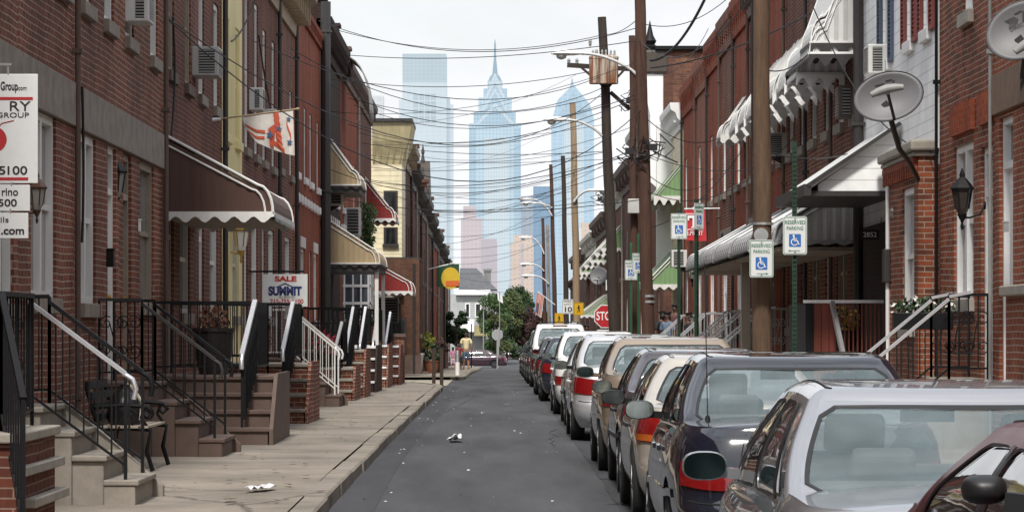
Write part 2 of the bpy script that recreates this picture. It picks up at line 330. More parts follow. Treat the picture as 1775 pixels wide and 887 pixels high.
def house(label,side,Y0,Y1,wm,z1,ops,belt=None,cornice=None,xw=None,group=None,depth=8,split=None,name='rowhouse',zbase=None):
    n=1 if side<0 else -1; xw=xw if xw is not None else (XL if side<0 else XR); ym=(Y0+Y1)/2; zg=zs(ym) if zbase is None else zbase
    h=thing(name,label,'house',(xw,ym,zg),group)
    y0,y1=Y0+.003,Y1-.003; zb=zg-.8
    def shell(zlo,zhi,oo,m,nm):
        mb=MB(); holed_wall(mb,xw,n,y0,y1,zlo,zhi,oo); xb=xw-n*depth
        for yy in (y0,y1): mb.poly([(xw,yy,zlo),(xb,yy,zlo),(xb,yy,zhi),(xw,yy,zhi)])
        mb.poly([(xb,y0,zlo),(xb,y1,zlo),(xb,y1,zhi),(xb,y0,zhi)])
        return mb.build(nm,m,h,recalc=False)
    if split:
        shell(zb,split[0],[o for o in ops if o['z1']<=split[0]],wm,'lower_wall'); shell(split[0],z1,[o for o in ops if o['z1']>split[0]],split[1],'upper_wall')
    else: shell(zb,z1,ops,wm,'wall')
    xb=xw-n*(depth-.01); rf=MB(); X=sorted((xw-n*.01,xb)); rf.box(*X,y0+.01,y1-.01,z1-.25,z1-.2); rf.build('roof',TAR,h)
    if belt:
        bz0,bz1,bm=belt; mb=MB(); X=sorted((xw-n*.02,xw+n*.045)); mb.box(*X,y0,y1,bz0,bz1); mb.build('belt_course',bm,h,bevel=.008)
    if cornice:
        cm,pr,ch=cornice; mb=MB()
        prof=[(0,z1-ch),(.06,z1-ch),(.08,z1-ch*.72),(pr*.45,z1-ch*.6),(pr*.6,z1-ch*.35),(pr*.95,z1-ch*.22),(pr,z1-ch*.02),(pr,z1+.05),(-.1,z1+.05),(-.1,z1-ch)]
        mb.prism([(xw+n*p,y0,z) for p,z in prof],(0,y1-y0,0)); co=mb.build('cornice',cm,h)
        k=int((y1-y0)/.6) if ym<120 else 5
        for i in range(k):
            br=MB(); yy=y0+.25+i*(y1-y0-.5)/max(1,k-1); X=sorted((xw+n*.05,xw+n*pr*.7)); br.box(*X,yy-.05,yy+.05,z1-ch*.75,z1-ch*.28); br.build('bracket',cm,co)
    for o in ops: (fit_window if o['k']=='win' else fit_door)(h,o,xw,n)
    return h
def downspout(h,side,Y,z1,m,z0=.3,r=.045,xw=None):
    n=1 if side<0 else -1; xw=xw if xw is not None else (XL if side<0 else XR)
    mb=MB(); x=xw+n*(r+.03); mb.tube([(x,Y,z0),(x,Y,z1)],r,8)
    for z in (z0+.6,(z0+z1)/2,z1-.8): X=sorted((xw,xw+n*(2*r+.05))); mb.box(*X,Y-r-.015,Y+r+.015,z,z+.05)
    return mb.build('downspout',m,h,smooth=40)
def awning(h,side,Y0,Y1,zt,zb,proj,m,sm=None,trim=None,vm=None,ribs=.11,curve=.35,val=.12,xw=None,posts=False,under=None,flat=False,gk=.72):
    """curved sheet-metal awning from the wall out to proj; side cheeks, trim rails and a scalloped valance"""
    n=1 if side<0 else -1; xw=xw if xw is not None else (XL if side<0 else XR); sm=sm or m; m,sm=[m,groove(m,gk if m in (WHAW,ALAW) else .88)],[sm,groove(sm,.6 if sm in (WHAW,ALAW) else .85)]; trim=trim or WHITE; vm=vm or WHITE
    if flat: prof=[(0,zt),(proj*.5,(zt+zb)/2+.0),(proj,zb)]
    else:
        hk=min(.4,(zt-zb)*curve); ze=zb+hk; xs=proj-hk*.55
        prof=[(xs*k/6,zt+(ze-zt)*k/6) for k in range(7)]+[(xs+(proj-xs)*math.sin(t),zb+hk*math.cos(t)) for t in (.35,.7,1.05,1.35,PI/2)]
    P=lambda p,y,z:(xw+n*p,y,z)
    mb=MB(); nst=max(4,int((Y1-Y0)/ribs))
    for k in range(nst):
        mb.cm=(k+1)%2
        ya=Y0+(Y1-Y0)*k/nst; yb=Y0+(Y1-Y0)*(k+1)/nst; up=.004 if k%2 else 0
        for (a,za),(b,zb_) in zip(prof,prof[1:]): mb.poly([P(a,ya,za+up),P(a,yb,za+up),P(b,yb,zb_+up),P(b,ya,zb_+up)])
        if k: 
            for (a,za),(b,zb_) in zip(prof,prof[1:]): mb.poly([P(a,ya,za),P(b,ya,zb_),P(b,ya,zb_+.004),P(a,ya,za+.004)])
    aw=mb.build('awning',m,h,recalc=False)
    for yy,dy in ((Y0,.01),(Y1,-.01)):
        sp=MB(); nr=max(3,int(proj/.07))
        def ztop(p):
            for (a,za),(b,zb_) in zip(prof,prof[1:]):
                if a<=p<=b+1e-9: return za+(zb_-za)*(p-a)/max(1e-6,b-a)
            return prof[-1][1]
        for k in range(nr):
            sp.cm=k%2; a=proj*k/nr*.985; b=proj*(k+1)/nr*.985; o=dy*(1 if k%2 else 2)
            sp.poly([P(a,yy+o,zb),P(b,yy+o,zb),P(b,yy+o,max(zb,ztop(b)-.03)),P(a,yy+o,max(zb,ztop(a)-.03))])
            if k: sp.poly([P(a,yy+dy,zb),P(a,yy+2*dy,zb),P(a,yy+2*dy,max(zb,ztop(a)-.03)),P(a,yy+dy,max(zb,ztop(a)-.03))])
        sp.build('side_panel',sm,aw,recalc=False)
    tr=MB()
    for yy in (Y0-.006,Y1+.006):
        tr.tube([P(p,yy,z+.02) for p,z in prof],.022 if proj>.9 else .012,6); tr.tube([P(p*.93,yy,zb+(z-zb)*.90) for p,z in prof],.016 if proj>.9 else .009,6)
        tr.bar(P(0.01,yy,zb),P(proj,yy,zb),.035,.05); tr.bar(P(.02,yy,zb),P(.02,yy,zt),.035,.035)
    tr.bar(P(proj,Y0,zb),P(proj,Y1,zb),.05,.04); tr.build('trim',trim,aw,smooth=50)
    va=MB(); per=.27
    def scal(p0,p1,L,val):
        k=max(6,int(L/per*6)); d=Vector(p1)-Vector(p0); pts=[]
        for i in range(k+1):
            q=Vector(p0)+d*i/k; pts.append((q,q-Vector((0,0,val*(.64+.36*math.cos(2*PI*L/per*i/k))))))
        for (a,b),(c,e) in zip(pts,pts[1:]): va.poly([a,c,e,b])
    scal(P(proj+.03,Y0-.01,zb-.0),P(proj+.03,Y1+.01,zb),Y1-Y0,val*.55 if proj<.9 else val)
    for yy in (Y0-.03,Y1+.03): scal(P(0.02,yy,zb-.01),P(proj+.02,yy,zb-.01),proj,val*1.25 if proj<.9 else val)
    va.build('valance',vm,aw,recalc=False)
    if posts:
        for yy in (Y0+.12,Y1-.12):
            po=MB(); po.bar(P(proj-.08,yy,posts),P(proj-.08,yy,zb),.07); po.build('post',trim,aw)
    return aw
# ------------------------------------------------------------------ left row
def uppers(y0,y1,za=5.3,zb=7.0,fm=None,pm=None,sill=None,w=.95,lintel=None):
    L=y1-y0; return [W(y0+L*.13,y0+L*.13+w,za,zb,fm,pm,sill=sill,lintel=lintel),W(y1-L*.13-w,y1-L*.13,za,zb,fm,pm,sill=sill,lintel=lintel)]
LG='rowhouses along the left pavement'; RG='rowhouses along the right pavement'
BELT=(3.86,4.33,STONE)
hL1=house('plum brick rowhouse at the near left edge behind the estate agent sign',-1,27,31.1,RED1,9.2,uppers(27,31.1)+[D(28.1,29.0,1.05,3.7,WHITE),W(29.5,30.8,1.9,3.8,WHITE,PANEC,True)],BELT,(GREYT,.4,.7),group=LG)
hL2=house('red brick rowhouse whose white window is just right of the estate agent sign',-1,31.1,35.2,RED1,9.2,uppers(31.1,35.2)+[W(31.95,33.75,1.98,3.86,WHITE,PANEC,True)],(3.86,4.33,STONE),(GREYT,.4,.7),group=LG)
hL3=house('red brick rowhouse with tall twin-pane window left of the wall lantern',-1,35.2,39.4,RED1,9.2,uppers(35.2,39.4)+[W(35.7,37.1,1.95,3.84,WHITE,PANEB,True),D(38.25,39.1,1.05,3.84,WHITE,WHITE)],BELT,(GREYT,.4,.7),group=LG)
hL4=house('red brick rowhouse with tan window between the wall lantern and the brown awning',-1,39.4,44.6,RED1,9.2,uppers(39.4,44.6)+[D(39.85,40.75,1.05,3.84,TANW,BRNAW),W(41.7,43.4,2.0,3.84,TANW,PANEC)],BELT,(GREYT,.4,.7),group=LG)
hL5=house('plum brick rowhouse carrying the big brown awning with white scalloped edge',-1,44.6,49.3,RED2,9.2,uppers(44.6,49.3,sill=BSTONE,fm=TANW)+[D(45.2,46.1,1.1,3.5,TANW,TANW),W(47,48.5,1.9,3.5,WHITE,PANED)],None,(BSTONE,.35,.6),group=LG)
hL6=house('dark brick rowhouse just before the yellow painted house front',-1,49.3,54.2,RED2,9.2,uppers(49.3,54.2,fm=WHITE)+[D(50,50.9,1.1,3.6,WHITE,WHITE),W(51.9,53.4,1.9,3.6,WHITE,PANED)],None,(BSTONE,.35,.6),group=LG)
hL7=house('rowhouse with yellow painted front beside the patriotic flag',-1,54.2,58.5,YEL,9.3,uppers(54.2,58.5,za=5.0,fm=YEL,pm=PANEC,sill=YEL)+[D(54.8,55.7,1.1,3.7,CREAM,YEL),W(56.4,57.8,1.9,3.7,CREAM,PANEC)],None,(YEL,.4,.7),group=LG)
hL8=house('brick rowhouse with tall white upper windows right of the yellow house front',-1,58.5,63,RED2,9.3,uppers(58.5,63,za=5.0,zb=7.9)+[D(59,59.9,1.1,3.7,WHITE,WHITE),W(60.7,62.3,1.9,3.7,WHITE,PANEC)],(3.95,4.3,STONE),(mat('tan_cornice_paint',(.30,.22,.13),.6),.55,1.0),group=LG)
hL9=house('brick rowhouse with tan bracketed cornice, middle of the three above the patriotic flag',-1,63,67.8,RED2,9.3,uppers(63,67.8,za=5.0,zb=7.6)+[D(63.5,64.4,1.1,3.7,WHITE,WHITE),W(65.2,66.9,1.9,3.7,WHITE,PANEC)],None,(MATS['tan_cornice_paint'],.55,1.0),group=LG)
hL10=house('brick rowhouse with tan cornice that meets the bright red brick pair',-1,67.8,73.6,RED1,9.3,uppers(67.8,73.6,za=5.1)+[D(68.4,69.3,1.1,3.7,TANW,BRNAW),W(70.3,72.2,1.9,3.7,WHITE,PANED)],None,(MATS['tan_cornice_paint'],.55,1.0),group=LG)
hL11=house('bright red brick rowhouse with white sill dashes, nearer of the pair before the dark downpipe',-1,73.6,79,RED3,9.25,uppers(73.6,79,fm=WHITE,sill=WHITE2)+[D(74.2,75.1,1.1,3.6,WHITE,WHITE),W(76,77.6,1.9,3.6,WHITE,PANEC,lintel=WHITE)],None,(RED3,.12,.3),group=LG)
hL12=house('bright red brick rowhouse with white arched lintels, next to the tall dark downpipe',-1,79,84.5,RED3,9.25,uppers(79,84.5,fm=WHITE,sill=WHITE2)+[D(79.6,80.5,1.1,3.6,WHITE,WHITE),W(81.4,83,1.9,3.6,WHITE,PANEC,lintel=WHITE)],None,(RED3,.12,.3),group=LG)
hL13=house('dark brown brick rowhouse with two tan curved awnings one above the other',-1,84.5,95.4,DBR,9.8,uppers(84.5,95.4,w=1.4,fm=WHITE,sill=WHITE2)+[D(85.5,86.5,1.1,3.5,WHITE,DARK),W(88,90,1.9,3.5,WHITE,PANEC)],(4.35,4.55,DBR),(DBR,.3,.8),group=LG)
hL14=house('red brick rowhouse with white sill dashes behind the tan awnings',-1,95.4,106.9,RED3,9.75,uppers(95.4,106.9,fm=WHITE,sill=WHITE2,w=1.3)+[D(96.6,97.6,1.1,3.6,WHITE,WHITE),W(99,101,1.8,3.6,WHITE,PANEC,True)],None,(BSTONE,.25,.6),group=LG)
hL15=house('pinkish brick rowhouse hung with ivy at the far end of the left row',-1,106.9,119,RED2,9.75,uppers(106.9,119,fm=TANW,w=1.3)+[D(108,109,1.1,3.6,WHITE,WHITE),W(111,114,1.7,3.5,WHITE,PANEB,True)],None,(BSTONE,.25,.6),group=LG)
# white dashes of brick trim below the upper sills
for h,a,b in ((hL11,74,79),(hL12,79,84.2),(hL13,86,94),(hL14,96,106)):
    mb=MB(); k=int((b-a)/1.1)
    for i in range(k): y=a+(b-a)*i/k; mb.box(XL-.01,XL+.09,y,y+.5,4.62,4.8)
    mb.build('sill_band',WHITE2,h,bevel=.01)
downspout(hL2,-1,35.05,9.0,BSTONE,r=.032); downspout(hL4,-1,44.4,9.0,BSTONE,r=.035); downspout(hL6,-1,54.0,9.0,DGREY); downspout(hL9,-1,67.6,8.6,DGREY); downspout(hL10,-1,73.4,8.6,DGREY)
downspout(hL12,-1,84.2,10.2,DGREY,r=.13); downspout(hL14,-1,106.5,9.3,STONE2)
for h,y,z in ((hL13,85.2,9.8),(hL13,92.5,9.8),(hL14,99.5,9.75)):
    c=MB(); c.box(XL-.5,XL+.1,y-.35,y+.35,z-.1,z+.5); c.box(XL-.55,XL+.15,y-.4,y+.4,z+.5,z+.6); c.build('chimney',h.children[0].data.materials[0],h)
# tilted grey roof hood beside the chimneys (grey-green metal cowl)
c=MB(); c.grid(lambda u,v:(XL+.1+.75*math.sin(v*PI*.55),96.2+u*2.2,8.2+1.6*math.cos(v*PI*.55)),6,8); c.build('roof_hood',GREYT,hL14,smooth=40,solid=.04)
# rows of awnings on the left
aw=awning(hL5,-1,44.85,49.2,4.34,3.27,1.5,BRNAW,posts=False)
sp=MB(); sp.box(XL+.0,XL+1.4,44.9,49.15,3.2,3.24); sp.build('soffit',TANW,aw)
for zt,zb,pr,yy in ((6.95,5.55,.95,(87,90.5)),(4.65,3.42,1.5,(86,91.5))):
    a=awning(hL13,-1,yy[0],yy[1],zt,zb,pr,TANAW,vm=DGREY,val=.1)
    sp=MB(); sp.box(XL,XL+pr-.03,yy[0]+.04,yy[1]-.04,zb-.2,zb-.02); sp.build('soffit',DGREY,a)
po=MB(); po.box(XL+1.36,XL+1.46,91.2,91.3,.9,3.35); po.box(XL+1.36,XL+1.46,86.2,86.3,.9,3.35); po.build('awning_post',WHITE,hL13)
awning(hL15,-1,113.5,117.5,7.0,5.55,1.05,REDAW)
awning(hL15,-1,113.5,117.8,4.2,3.0,1.65,REDAW)
# white many-paned enclosed porch under the second tan awning
po=MB(); x=XL+.75
po.box(x,x+.05,97,99.6,2.0,3.5)
w=po.build('porch_screen',PANEB,hL14); fr=MB()
for k in range(5): fr.box(x-.03,x+.08,97+k*.62,97.08+k*.62,1.9,3.6)
for k in range(4): fr.box(x-.03,x+.08,97,99.6,1.9+k*.52,1.98+k*.52)
for xx in (XL+.02,XL+.28,XL+.52,XL+.74): fr.box(xx,xx+.05,96.94,97,1.9,3.6)
for k in range(4): fr.box(XL,XL+.8,96.93,96.99,1.9+k*.52,1.98+k*.52)
fr.build('frame',WHITE2,w); gl=MB(); gl.poly([(XL,96.97,1.9),(XL+.8,96.97,1.9),(XL+.8,96.97,3.6),(XL,96.97,3.6)]); gl.build('pane',PANEB,w)
# ------------------------------------------------------------------ left row beyond the side street
c1=house('corner house with yellow clapboard upper floor over tan brick beyond the side street',-1,124,129,TANB,9.6,[W(125,126.5,1.5,3.2,WHITE)],None,None,xw=-2.95,split=(4.4,CSID),zbase=zs(126))
# re-seat the upper storey behind the lower front, with the flared cornice of the photo
for ch in list(c1.children):
    if ch.name.startswith('upper_wall') or ch.name.startswith('roof'): bpy.data.objects.remove(ch,do_unlink=True)
up=MB(); up.box(-7,-3.62,124.1,128.8,4.4,9.0); up.build('upper_wall',YSID,c1)
ll=MB(); ll.box(-7,-2.93,124.05,128.9,4.35,4.45); ll.build('lower_roof',TAR,c1)
cn=MB()
for (x0,z0),(x1,z1) in zip([(-3.62,8.0),(-3.56,8.35),(-3.35,8.9),(-3.22,9.6)],[(-3.56,8.35),(-3.35,8.9),(-3.22,9.6),(-3.22,9.72)]):
    cn.poly([(x0,124.1-(x0+3.62)*1.0,z0),(x0,128.8,z0),(x1,128.8,z1),(x1,124.1-(x1+3.62)*1.0,z1)]); cn.poly([(-4.75,124.1-(x0+3.62),z0),(x0,124.1-(x0+3.62),z0),(x1,124.1-(x1+3.62),z1),(-4.75,124.1-(x1+3.62),z1)])
for k in range(6): cn.bar((-4.7+k*.25,124.05,8.1),(-4.6+k*.28,123.72,9.6),.04,.03)
cn.build('flared_cornice',mat('yellow_cornice',(.44,.38,.22),.6,var=.25,streak=True),c1,recalc=False)
tp=MB(); tp.box(-4.8,-3.2,123.6,128.8,9.62,9.75); tp.build('coping',DGREY,c1)
for za,zb in ((5.45,6.3),(3.95,4.0),):
    if zb-za<.2: continue
wm=MB(); wm.box(-4.32,-3.78,124.02,124.14,5.85,7.0); w=wm.build('window',DGREY,c1); pm=MB(); pm.box(-4.24,-3.86,124.0,124.03,5.93,6.92); pm.build('pane',PANED,w)
wm=MB(); wm.box(-4.32,-3.78,124.02,124.14,4.95,5.6); wm.box(-4.36,-3.74,123.96,124.14,4.85,4.95); w=wm.build('window',DGREY,c1); pm=MB(); pm.box(-4.24,-3.86,124.0,124.03,5.0,5.55); pm.build('pane',PANED,w)
sh=MB(); sh.prism([(-4.55,123.99,3.85),(-4.2,123.99,3.85),(-3.75,123.99,2.75),(-4.55,123.99,2.75)],(0,-1.1,0)); sd_=sh.build('side_hood',CREAM,c1); sh=MB(); sh.prism([(-4.25,122.8,3.9),(-4.15,122.8,3.9),(-3.66,122.8,2.68),(-3.76,122.8,2.68)],(0,1.18,0)); sh.build('hood_roof',DGREY,sd_)
sh=MB(); sh.box(-4.25,-3.45,123.95,123.998,.75,2.1); w_=sh.build('window',DGREY,c1); sh=MB(); sh.box(-4.18,-3.52,123.93,123.948,.83,2.02); sh.build('pane',PANED,w_)
sh=MB(); sh.tube([(-3.15,123.94,0),(-3.15,123.94,4.2)],.05,8); sh.build('downspout',DGREY,c1,smooth=40); sh=MB(); sh.box(-3.75,-3.55,123.7,123.99,3.0,3.3); sh.build('security_light',BLACKM,c1,bevel=.02)
sh=MB(); sh.box(-2.96,-2.88,123.9,128.9,-.2,.75); sh.box(-7,-2.93,123.93,123.998,-.2,.7); sh.build('plinth',BSTONE,c1)
fx=[-3.62,-3.5]
second=[(129,136,BRN,9.0,'brown brick rowhouse with tan cornice right behind the yellow corner house',-3.62),(136,144,RED2,8.6,'plum brick rowhouse with dark chimney beyond the yellow corner house',-3.6),
 (144,153,BRN,8.0,'brown brick rowhouse with slender downpipes in the far left row',-3.6),(153,163,RED2,7.9,'plum brick rowhouse with the pointed dark gable in the far left row',-3.55),(163,175,BRN,7.5,'brown brick rowhouse behind the dark green flag',-3.5),(175,190,RED3,7.1,'red brick rowhouse above the dark green awning far left',-3.45),
 (190,208,BRN,6.7,'brown brick rowhouse near the far left corner',-3.4),(208,228,RED1,6.2,'last red brick rowhouse before the far crossing on the left',-3.35)]
for i,(a,b,m,z,lab,x) in enumerate(second):
    g=zs((a+b)/2); L=b-a
    h=house(lab,-1,a,b,m,z,[W(a+L*.15,a+L*.15+1.1,g+4.3,g+6.0,TANW),W(b-L*.2-1.1,b-L*.2,g+4.3,g+6.0,TANW),D(a+L*.2,a+L*.2+1,g+.7,g+3.2,TANW,BRNAW),W(b-L*.2-1.5,b-L*.2,g+1.3,g+3.2,WHITE)],None,(mat('umber_cornice',(.06,.045,.035),.6) if i!=0 else MATS['tan_cornice_paint'],.42,.9),xw=x,zbase=g,depth=4,group='rowhouses beyond the side street on the left')
    ch=MB(); ch.box(x-.3,x+.25,a+.4,a+1.2,z,z+.75); ch.box(x-.4,x+.35,a+.3,a+1.3,z+.75,z+.9); ch.build('chimney',BLACKM if i==0 else BRN,h)
    downspout(h,-1,b-.2,z-.5,STONE2 if i%2 else DGREY,z0=g,xw=x)
    if i==3:
        gb=MB(); gb.prism([(x-.3,154,z),(x+.3,154,z),(x+.3,156,z+1.3),(x-.3,156,z+1.3)],(0,.2,0)); gb.prism([(x+.35,153.5,z-.2),(x+.35,160,z-.2),(x+.35,156.6,z+1.9)],(-.7,0,0)); gb.lathe((x,156.6,z+1.85),[(.12,0),(.05,.4),(.09,.5),(.01,.9)],8); gb.build('gable',mat('umber_cornice',(0,0,0)),h)
    if i==5: awning(h,-1,177,182,g+4.1,g+2.9,1.1,mat('dark_green_awning',(.02,.05,.025),.6),flat=True,vm=MATS['dark_green_awning'],trim=MATS['dark_green_awning'])
    if i in (4,6): awning(h,-1,a+1,a+5,g+6.3,g+5.2,.8,mat('grey_white_awning',(.5,.5,.5),.5))
# ------------------------------------------------------------------ right row
h1=house('orange brick rowhouse with brown stone belt at the right edge of the photo',1,31,36.25,RED4,9.3,[W(33.2,34.55,5.6,7.4,WHITE,PANEC),W(33.0,34.2,1.75,3.9,WHITE2,PANEC,True),D(35.0,35.95,1.1,4.0,WHITE2,WHITE2)],(4.05,4.5,mat('tan_stone',(.20,.13,.085),.8,var=.3,scale=6,bump=.2)),(GREYT,.4,.7),group=RG)
bw=MB(); bw.box(XR-.3,XR-.001,29,33.6,-.5,2.0); b=bw.build('brick_bay',RED4,h1); cp=MB(); cp.box(XR-.36,XR-.0,28.9,33.68,2.0,2.11); cp.build('coping',STONE2,b,bevel=.015)
h2=house('mixed red brick rowhouse with white double window behind the black coach lantern',1,36.25,40.8,RED5,9.3,[W(37.9,39.5,2.02,3.88,WHITE2,PANEC,True,sill=STONE2),D(36.45,37.3,.95,3.75,WHITE2,WHITE2),W(37.95,38.75,5.42,7.2,WHITE2,PANEC,sill=STONE2)],None,(GREYT,.4,.7),group=RG)
for a,b in ((37.75,39.65),(36.35,37.4)):   # dog-tooth brick lintels
    mb=MB()
    for k in range(int((b-a)/.14)): mb.box(XR-.06,XR-.004,a+k*.14,a+k*.14+.07,4.0,4.35)
    mb.build('brick_lintel',RED3,h2)
downspout(h1,1,36.3,9.2,GREYT,r=.02); downspout(h2,1,40.74,9.2,BLACKM,r=.02)
SHB=mat('blue_grey_shutter',(.075,.10,.155),.6,var=.1); SHR=mat('red_shutter',(.22,.05,.04),.6,var=.1)
def shutter(h,y,z0,z1,m,w=.36):
    s=MB(); x=XR-.05; s.box(x,x+.045,y,y+.05,z0,z1); s.box(x,x+.045,y+w-.05,y+w,z0,z1); s.box(x,x+.045,y+.05,y+w-.05,z0,z0+.06); s.box(x,x+.045,y+.05,y+w-.05,z1-.06,z1)
    k=z0+.08
    while k<z1-.08: s.prism([(x+.005,y+.05,k),(x+.04,y+.05,k+.045),(x+.045,y+.05,k+.04),(x+.01,y+.05,k-.005)],(0,w-.1,0)); k+=.06
    s.build('shutter',m,h)
h3=house('white clapboard rowhouse with red shutters over a red brick bay',1,40.8,45,RED5,9.3,[W(41.6,42.3,5.55,7.4,WHITE2,PANED,sill=WHITE2),W(43.3,44.0,5.55,7.4,WHITE2,PANED,sill=WHITE2)],None,(WHITE2,.4,.6),split=(3.75,WSID),group=RG)
cbd=MB(); cbd.box(XR-.03,XR-.001,40.82,41.02,3.95,8.6); cbd.build('corner_board',WHITE2,h3)
for y in (41.2,42.34,42.9,44.04): shutter(h3,y,5.5,7.4,SHR)
bay=MB(); ops=[W(41.35,42.55,1.72,3.5,WHITE2,PANEC,sill=STONE2)]
holed_wall(bay,XR-.25,-1,40.95,44.35,-.5,3.92,ops); bay.poly([(XR-.25,40.95,-.5),(XR,40.95,-.5),(XR,40.95,3.92),(XR-.25,40.95,3.92)]); bay.poly([(XR-.25,44.35,-.5),(XR,44.35,-.5),(XR,44.35,3.92),(XR-.25,44.35,3.92)])
b=bay.build('brick_bay',RED5,h3,recalc=False); fit_window(h3,ops[0],XR-.25,-1)
cp=MB(); cp.box(XR-.36,XR-.002,40.85,44.45,3.92,4.06); cp.box(XR-.32,XR-.002,40.9,44.4,3.85,3.92); cp.build('coping',STONE2,b,bevel=.03)
dt=MB()
for k in range(14): dt.box(XR-.31,XR-.252,41.0+k*.24,41.12+k*.24,3.6,3.76)
dt.box(XR-.31,XR-.252,41,44.3,3.76,3.84); dt.build('dentil_band',RED3,b)
vp=MB(); vp.tube([(XR-.28,43.9,.3),(XR-.28,43.9,3.6)],.028,8); vp.build('conduit',WHITE2,h3,smooth=40)
eb=MB(); eb.box(XR-.34,XR-.252,43.8,44.05,2.3,2.75); eb.build('meter_box',DGREY,h3,bevel=.01)
h4=house('white clapboard rowhouse with blue shutters and a white gabled door hood',1,45,49.2,WSID,9.3,[W(45.9,46.75,5.5,7.5,WHITE2,PANED,sill=WHITE2),D(46.2,47.2,1.0,3.3,WHITE2,WHITE2)],None,(WHITE2,.4,.6),group=RG)
for y in (45.5,46.8): shutter(h4,y,5.45,7.5,SHB)
br=MB(); br.box(XR-.04,XR-.002,45.02,49.15,-.5,3.2); br.build('brick_skirt',DBR,h4)
downspout(h4,1,49.05,9.2,DGREY,r=.075)
# sloping door hood
hd=MB(); Y0,Y1=44.6,48.9; x1=XR-1.25
hd.prism([(XR-.06,Y0+.05,4.42),(x1+.1,Y0+.05,3.66),(x1+.1,Y0+.05,3.56),(XR-.06,Y0+.05,3.56)],(0,Y1-Y0-.1,0)); hood=hd.build('door_hood',CSID if False else WSID,h4)
rp=MB(); rp.prism([(XR-.02,Y0-.1,4.52),(x1-.05,Y0-.1,3.66),(x1-.05,Y0-.1,3.58),(XR-.02,Y0-.1,4.44)],(0,Y1-Y0+.2,0)); rp.build('hood_roof',WHAW,hood)
ft=MB(); ft.box(x1-.02,XR-.05,Y0-.02,Y1+.02,3.5,3.57); ft.bar((x1-.06,Y0-.12,3.64),(XR-.03,Y0-.12,4.5),.03,.05); ft.bar((x1-.06,Y0-.12,3.58),(x1-.06,Y1+.12,3.58),.1,.16); ft.build('fascia',DGREY,hood)
# long brick stretch with awnings
RM=[RED2,RED1,RED2,RED3,RED2,RED3,RED1,RED3,RED4,RED3,RED3]
YB=[49.2,53.6,58,62.4,66.8,71.3,75.8,80.4,85.2,90.2,96.6]
RL=['plum brick rowhouse with the large white upper awning, right of the tall near pole','red brick rowhouse second from the white clapboard pair, with a white window awning','plum brick rowhouse under the long metal porch awning, hidden partly by the near pole','red brick rowhouse behind the near pole with white scalloped window awnings','plum brick rowhouse left of the near pole where the metal porch awning ends','red brick rowhouse with pale window lintels left of the near pole','old red brick rowhouse with two white wall lanterns','bright red brick rowhouse with a white door behind the red flag','orange red brick rowhouse with window air conditioners','bright red brick rowhouse beside the green awnings']
RH=[9.5,9.5,9.45,9.4,9.3,9.25,9.2,9.1,8.9,8.75]
RHS=[]
for i in range(10):
    a,b=YB[i],YB[i+1]; L=b-a
    h=house(RL[i],1,a,b,RM[i],RH[i],[W(a+L*.12,a+L*.12+1.0,5.0,6.7,WHITE2,PANED),W(b-L*.12-1,b-L*.12,5.0,6.7,WHITE2,PANED),D(a+L*.1,a+L*.1+.95,1.0,3.4,WHITE2,WHITE2 if i>4 else DARK),W(b-L*.1-1.6,b-L*.1,1.7,3.45,WHITE2 if i>3 else TANW,PANEC if i>4 else PANED,True)],(3.8,4.1,STONE) if i in (1,4,6) else None,((BSTONE if i<5 else RM[i]),.35 if i<5 else .15,.8),group=RG); RHS.append(h)
    downspout(h,1,b-.12,8.6,DGREY if i%2 else BSTONE,r=.035)
    if i<4:
        for k,(ya,yb) in enumerate(((a+L*.06,a+L*.4),(b-L*.42,b-L*.06))):
            awning(h,1,ya,yb,7.35 if i<1 else 7.0,6.05 if i<1 and k==0 else 5.75,.78,WHAW,val=.16,vm=DGREY if i<1 and k==0 else WHITE2,curve=.5)
    if i==4 or i==5: awning(h,1,a+L*.1,a+L*.4,6.9,5.95,.6,WHAW,val=.12)
# the large white upper awning of the first of them
awning(RHS[0],1,49.45,53.3,7.9,5.88,.8,WHAW,vm=DGREY,val=.15,curve=.3,trim=WHITE2)
# long porch awning in three bays
for i,h in enumerate((RHS[0],RHS[1],RHS[2],RHS[3],RHS[4])):
    a,b=YB[i]+.1,YB[i+1]-.1
    aw=awning(h,1,a,b,4.0,3.0,1.35 if i==0 else 1.4,ALAW,sm=WHAW,trim=GALV,vm=GALV,val=.05,ribs=.24,gk=.28,curve=.3)
    so=MB(); so.box(XR-1.3,XR-.01,a+.03,b-.03,2.86,2.92); so.build('soffit',TANW,aw)
# shaded porch walls, posts and red panelled porch front of the first two
x=4.42
for k in range(11): 
    pf=MB(); pf.bar((4.92+k*.062,46.2,.3),(4.92+k*.062,46.2,2.04),.02); pf.build('baluster',mat('dark_red_boards',(.17,.035,.02),.55,var=.25,streak=True),h4)
pf=MB()
for k in range(3): pf.box(x+.12+k*.11,x+.22+k*.11,46.16 if k%2 else 46.17,46.22,.3,2.03)
pf.build('porch_panel',MATS['dark_red_boards'],h4)
pf=MB(); pf.box(x,x+.115,46.15,46.24,.3,2.03); pf.box(x,x+.03,46.24,48.8,.3,2.03); pf.build('porch_end',BLACKM,h4)
rl=MB(); rl.bar((x-.03,46.18,2.06),(XR-.06,46.18,2.06),.04,.045); rl.build('top_rail',SILV,h4); rl=MB(); rl.bar((x+.37,46.1,2.06),(x+.53,45.7,1.1),.06); rl.build('handrail',SILV,h4); x=XR-1.15
for yy in (53.6,58): 
    pc=MB(); pc.box(x-.05,x+.1,yy-.12,yy+.12,.2,2.9); pc.build('porch_post',TANW,RHS[0] if yy<54 else RHS[1])
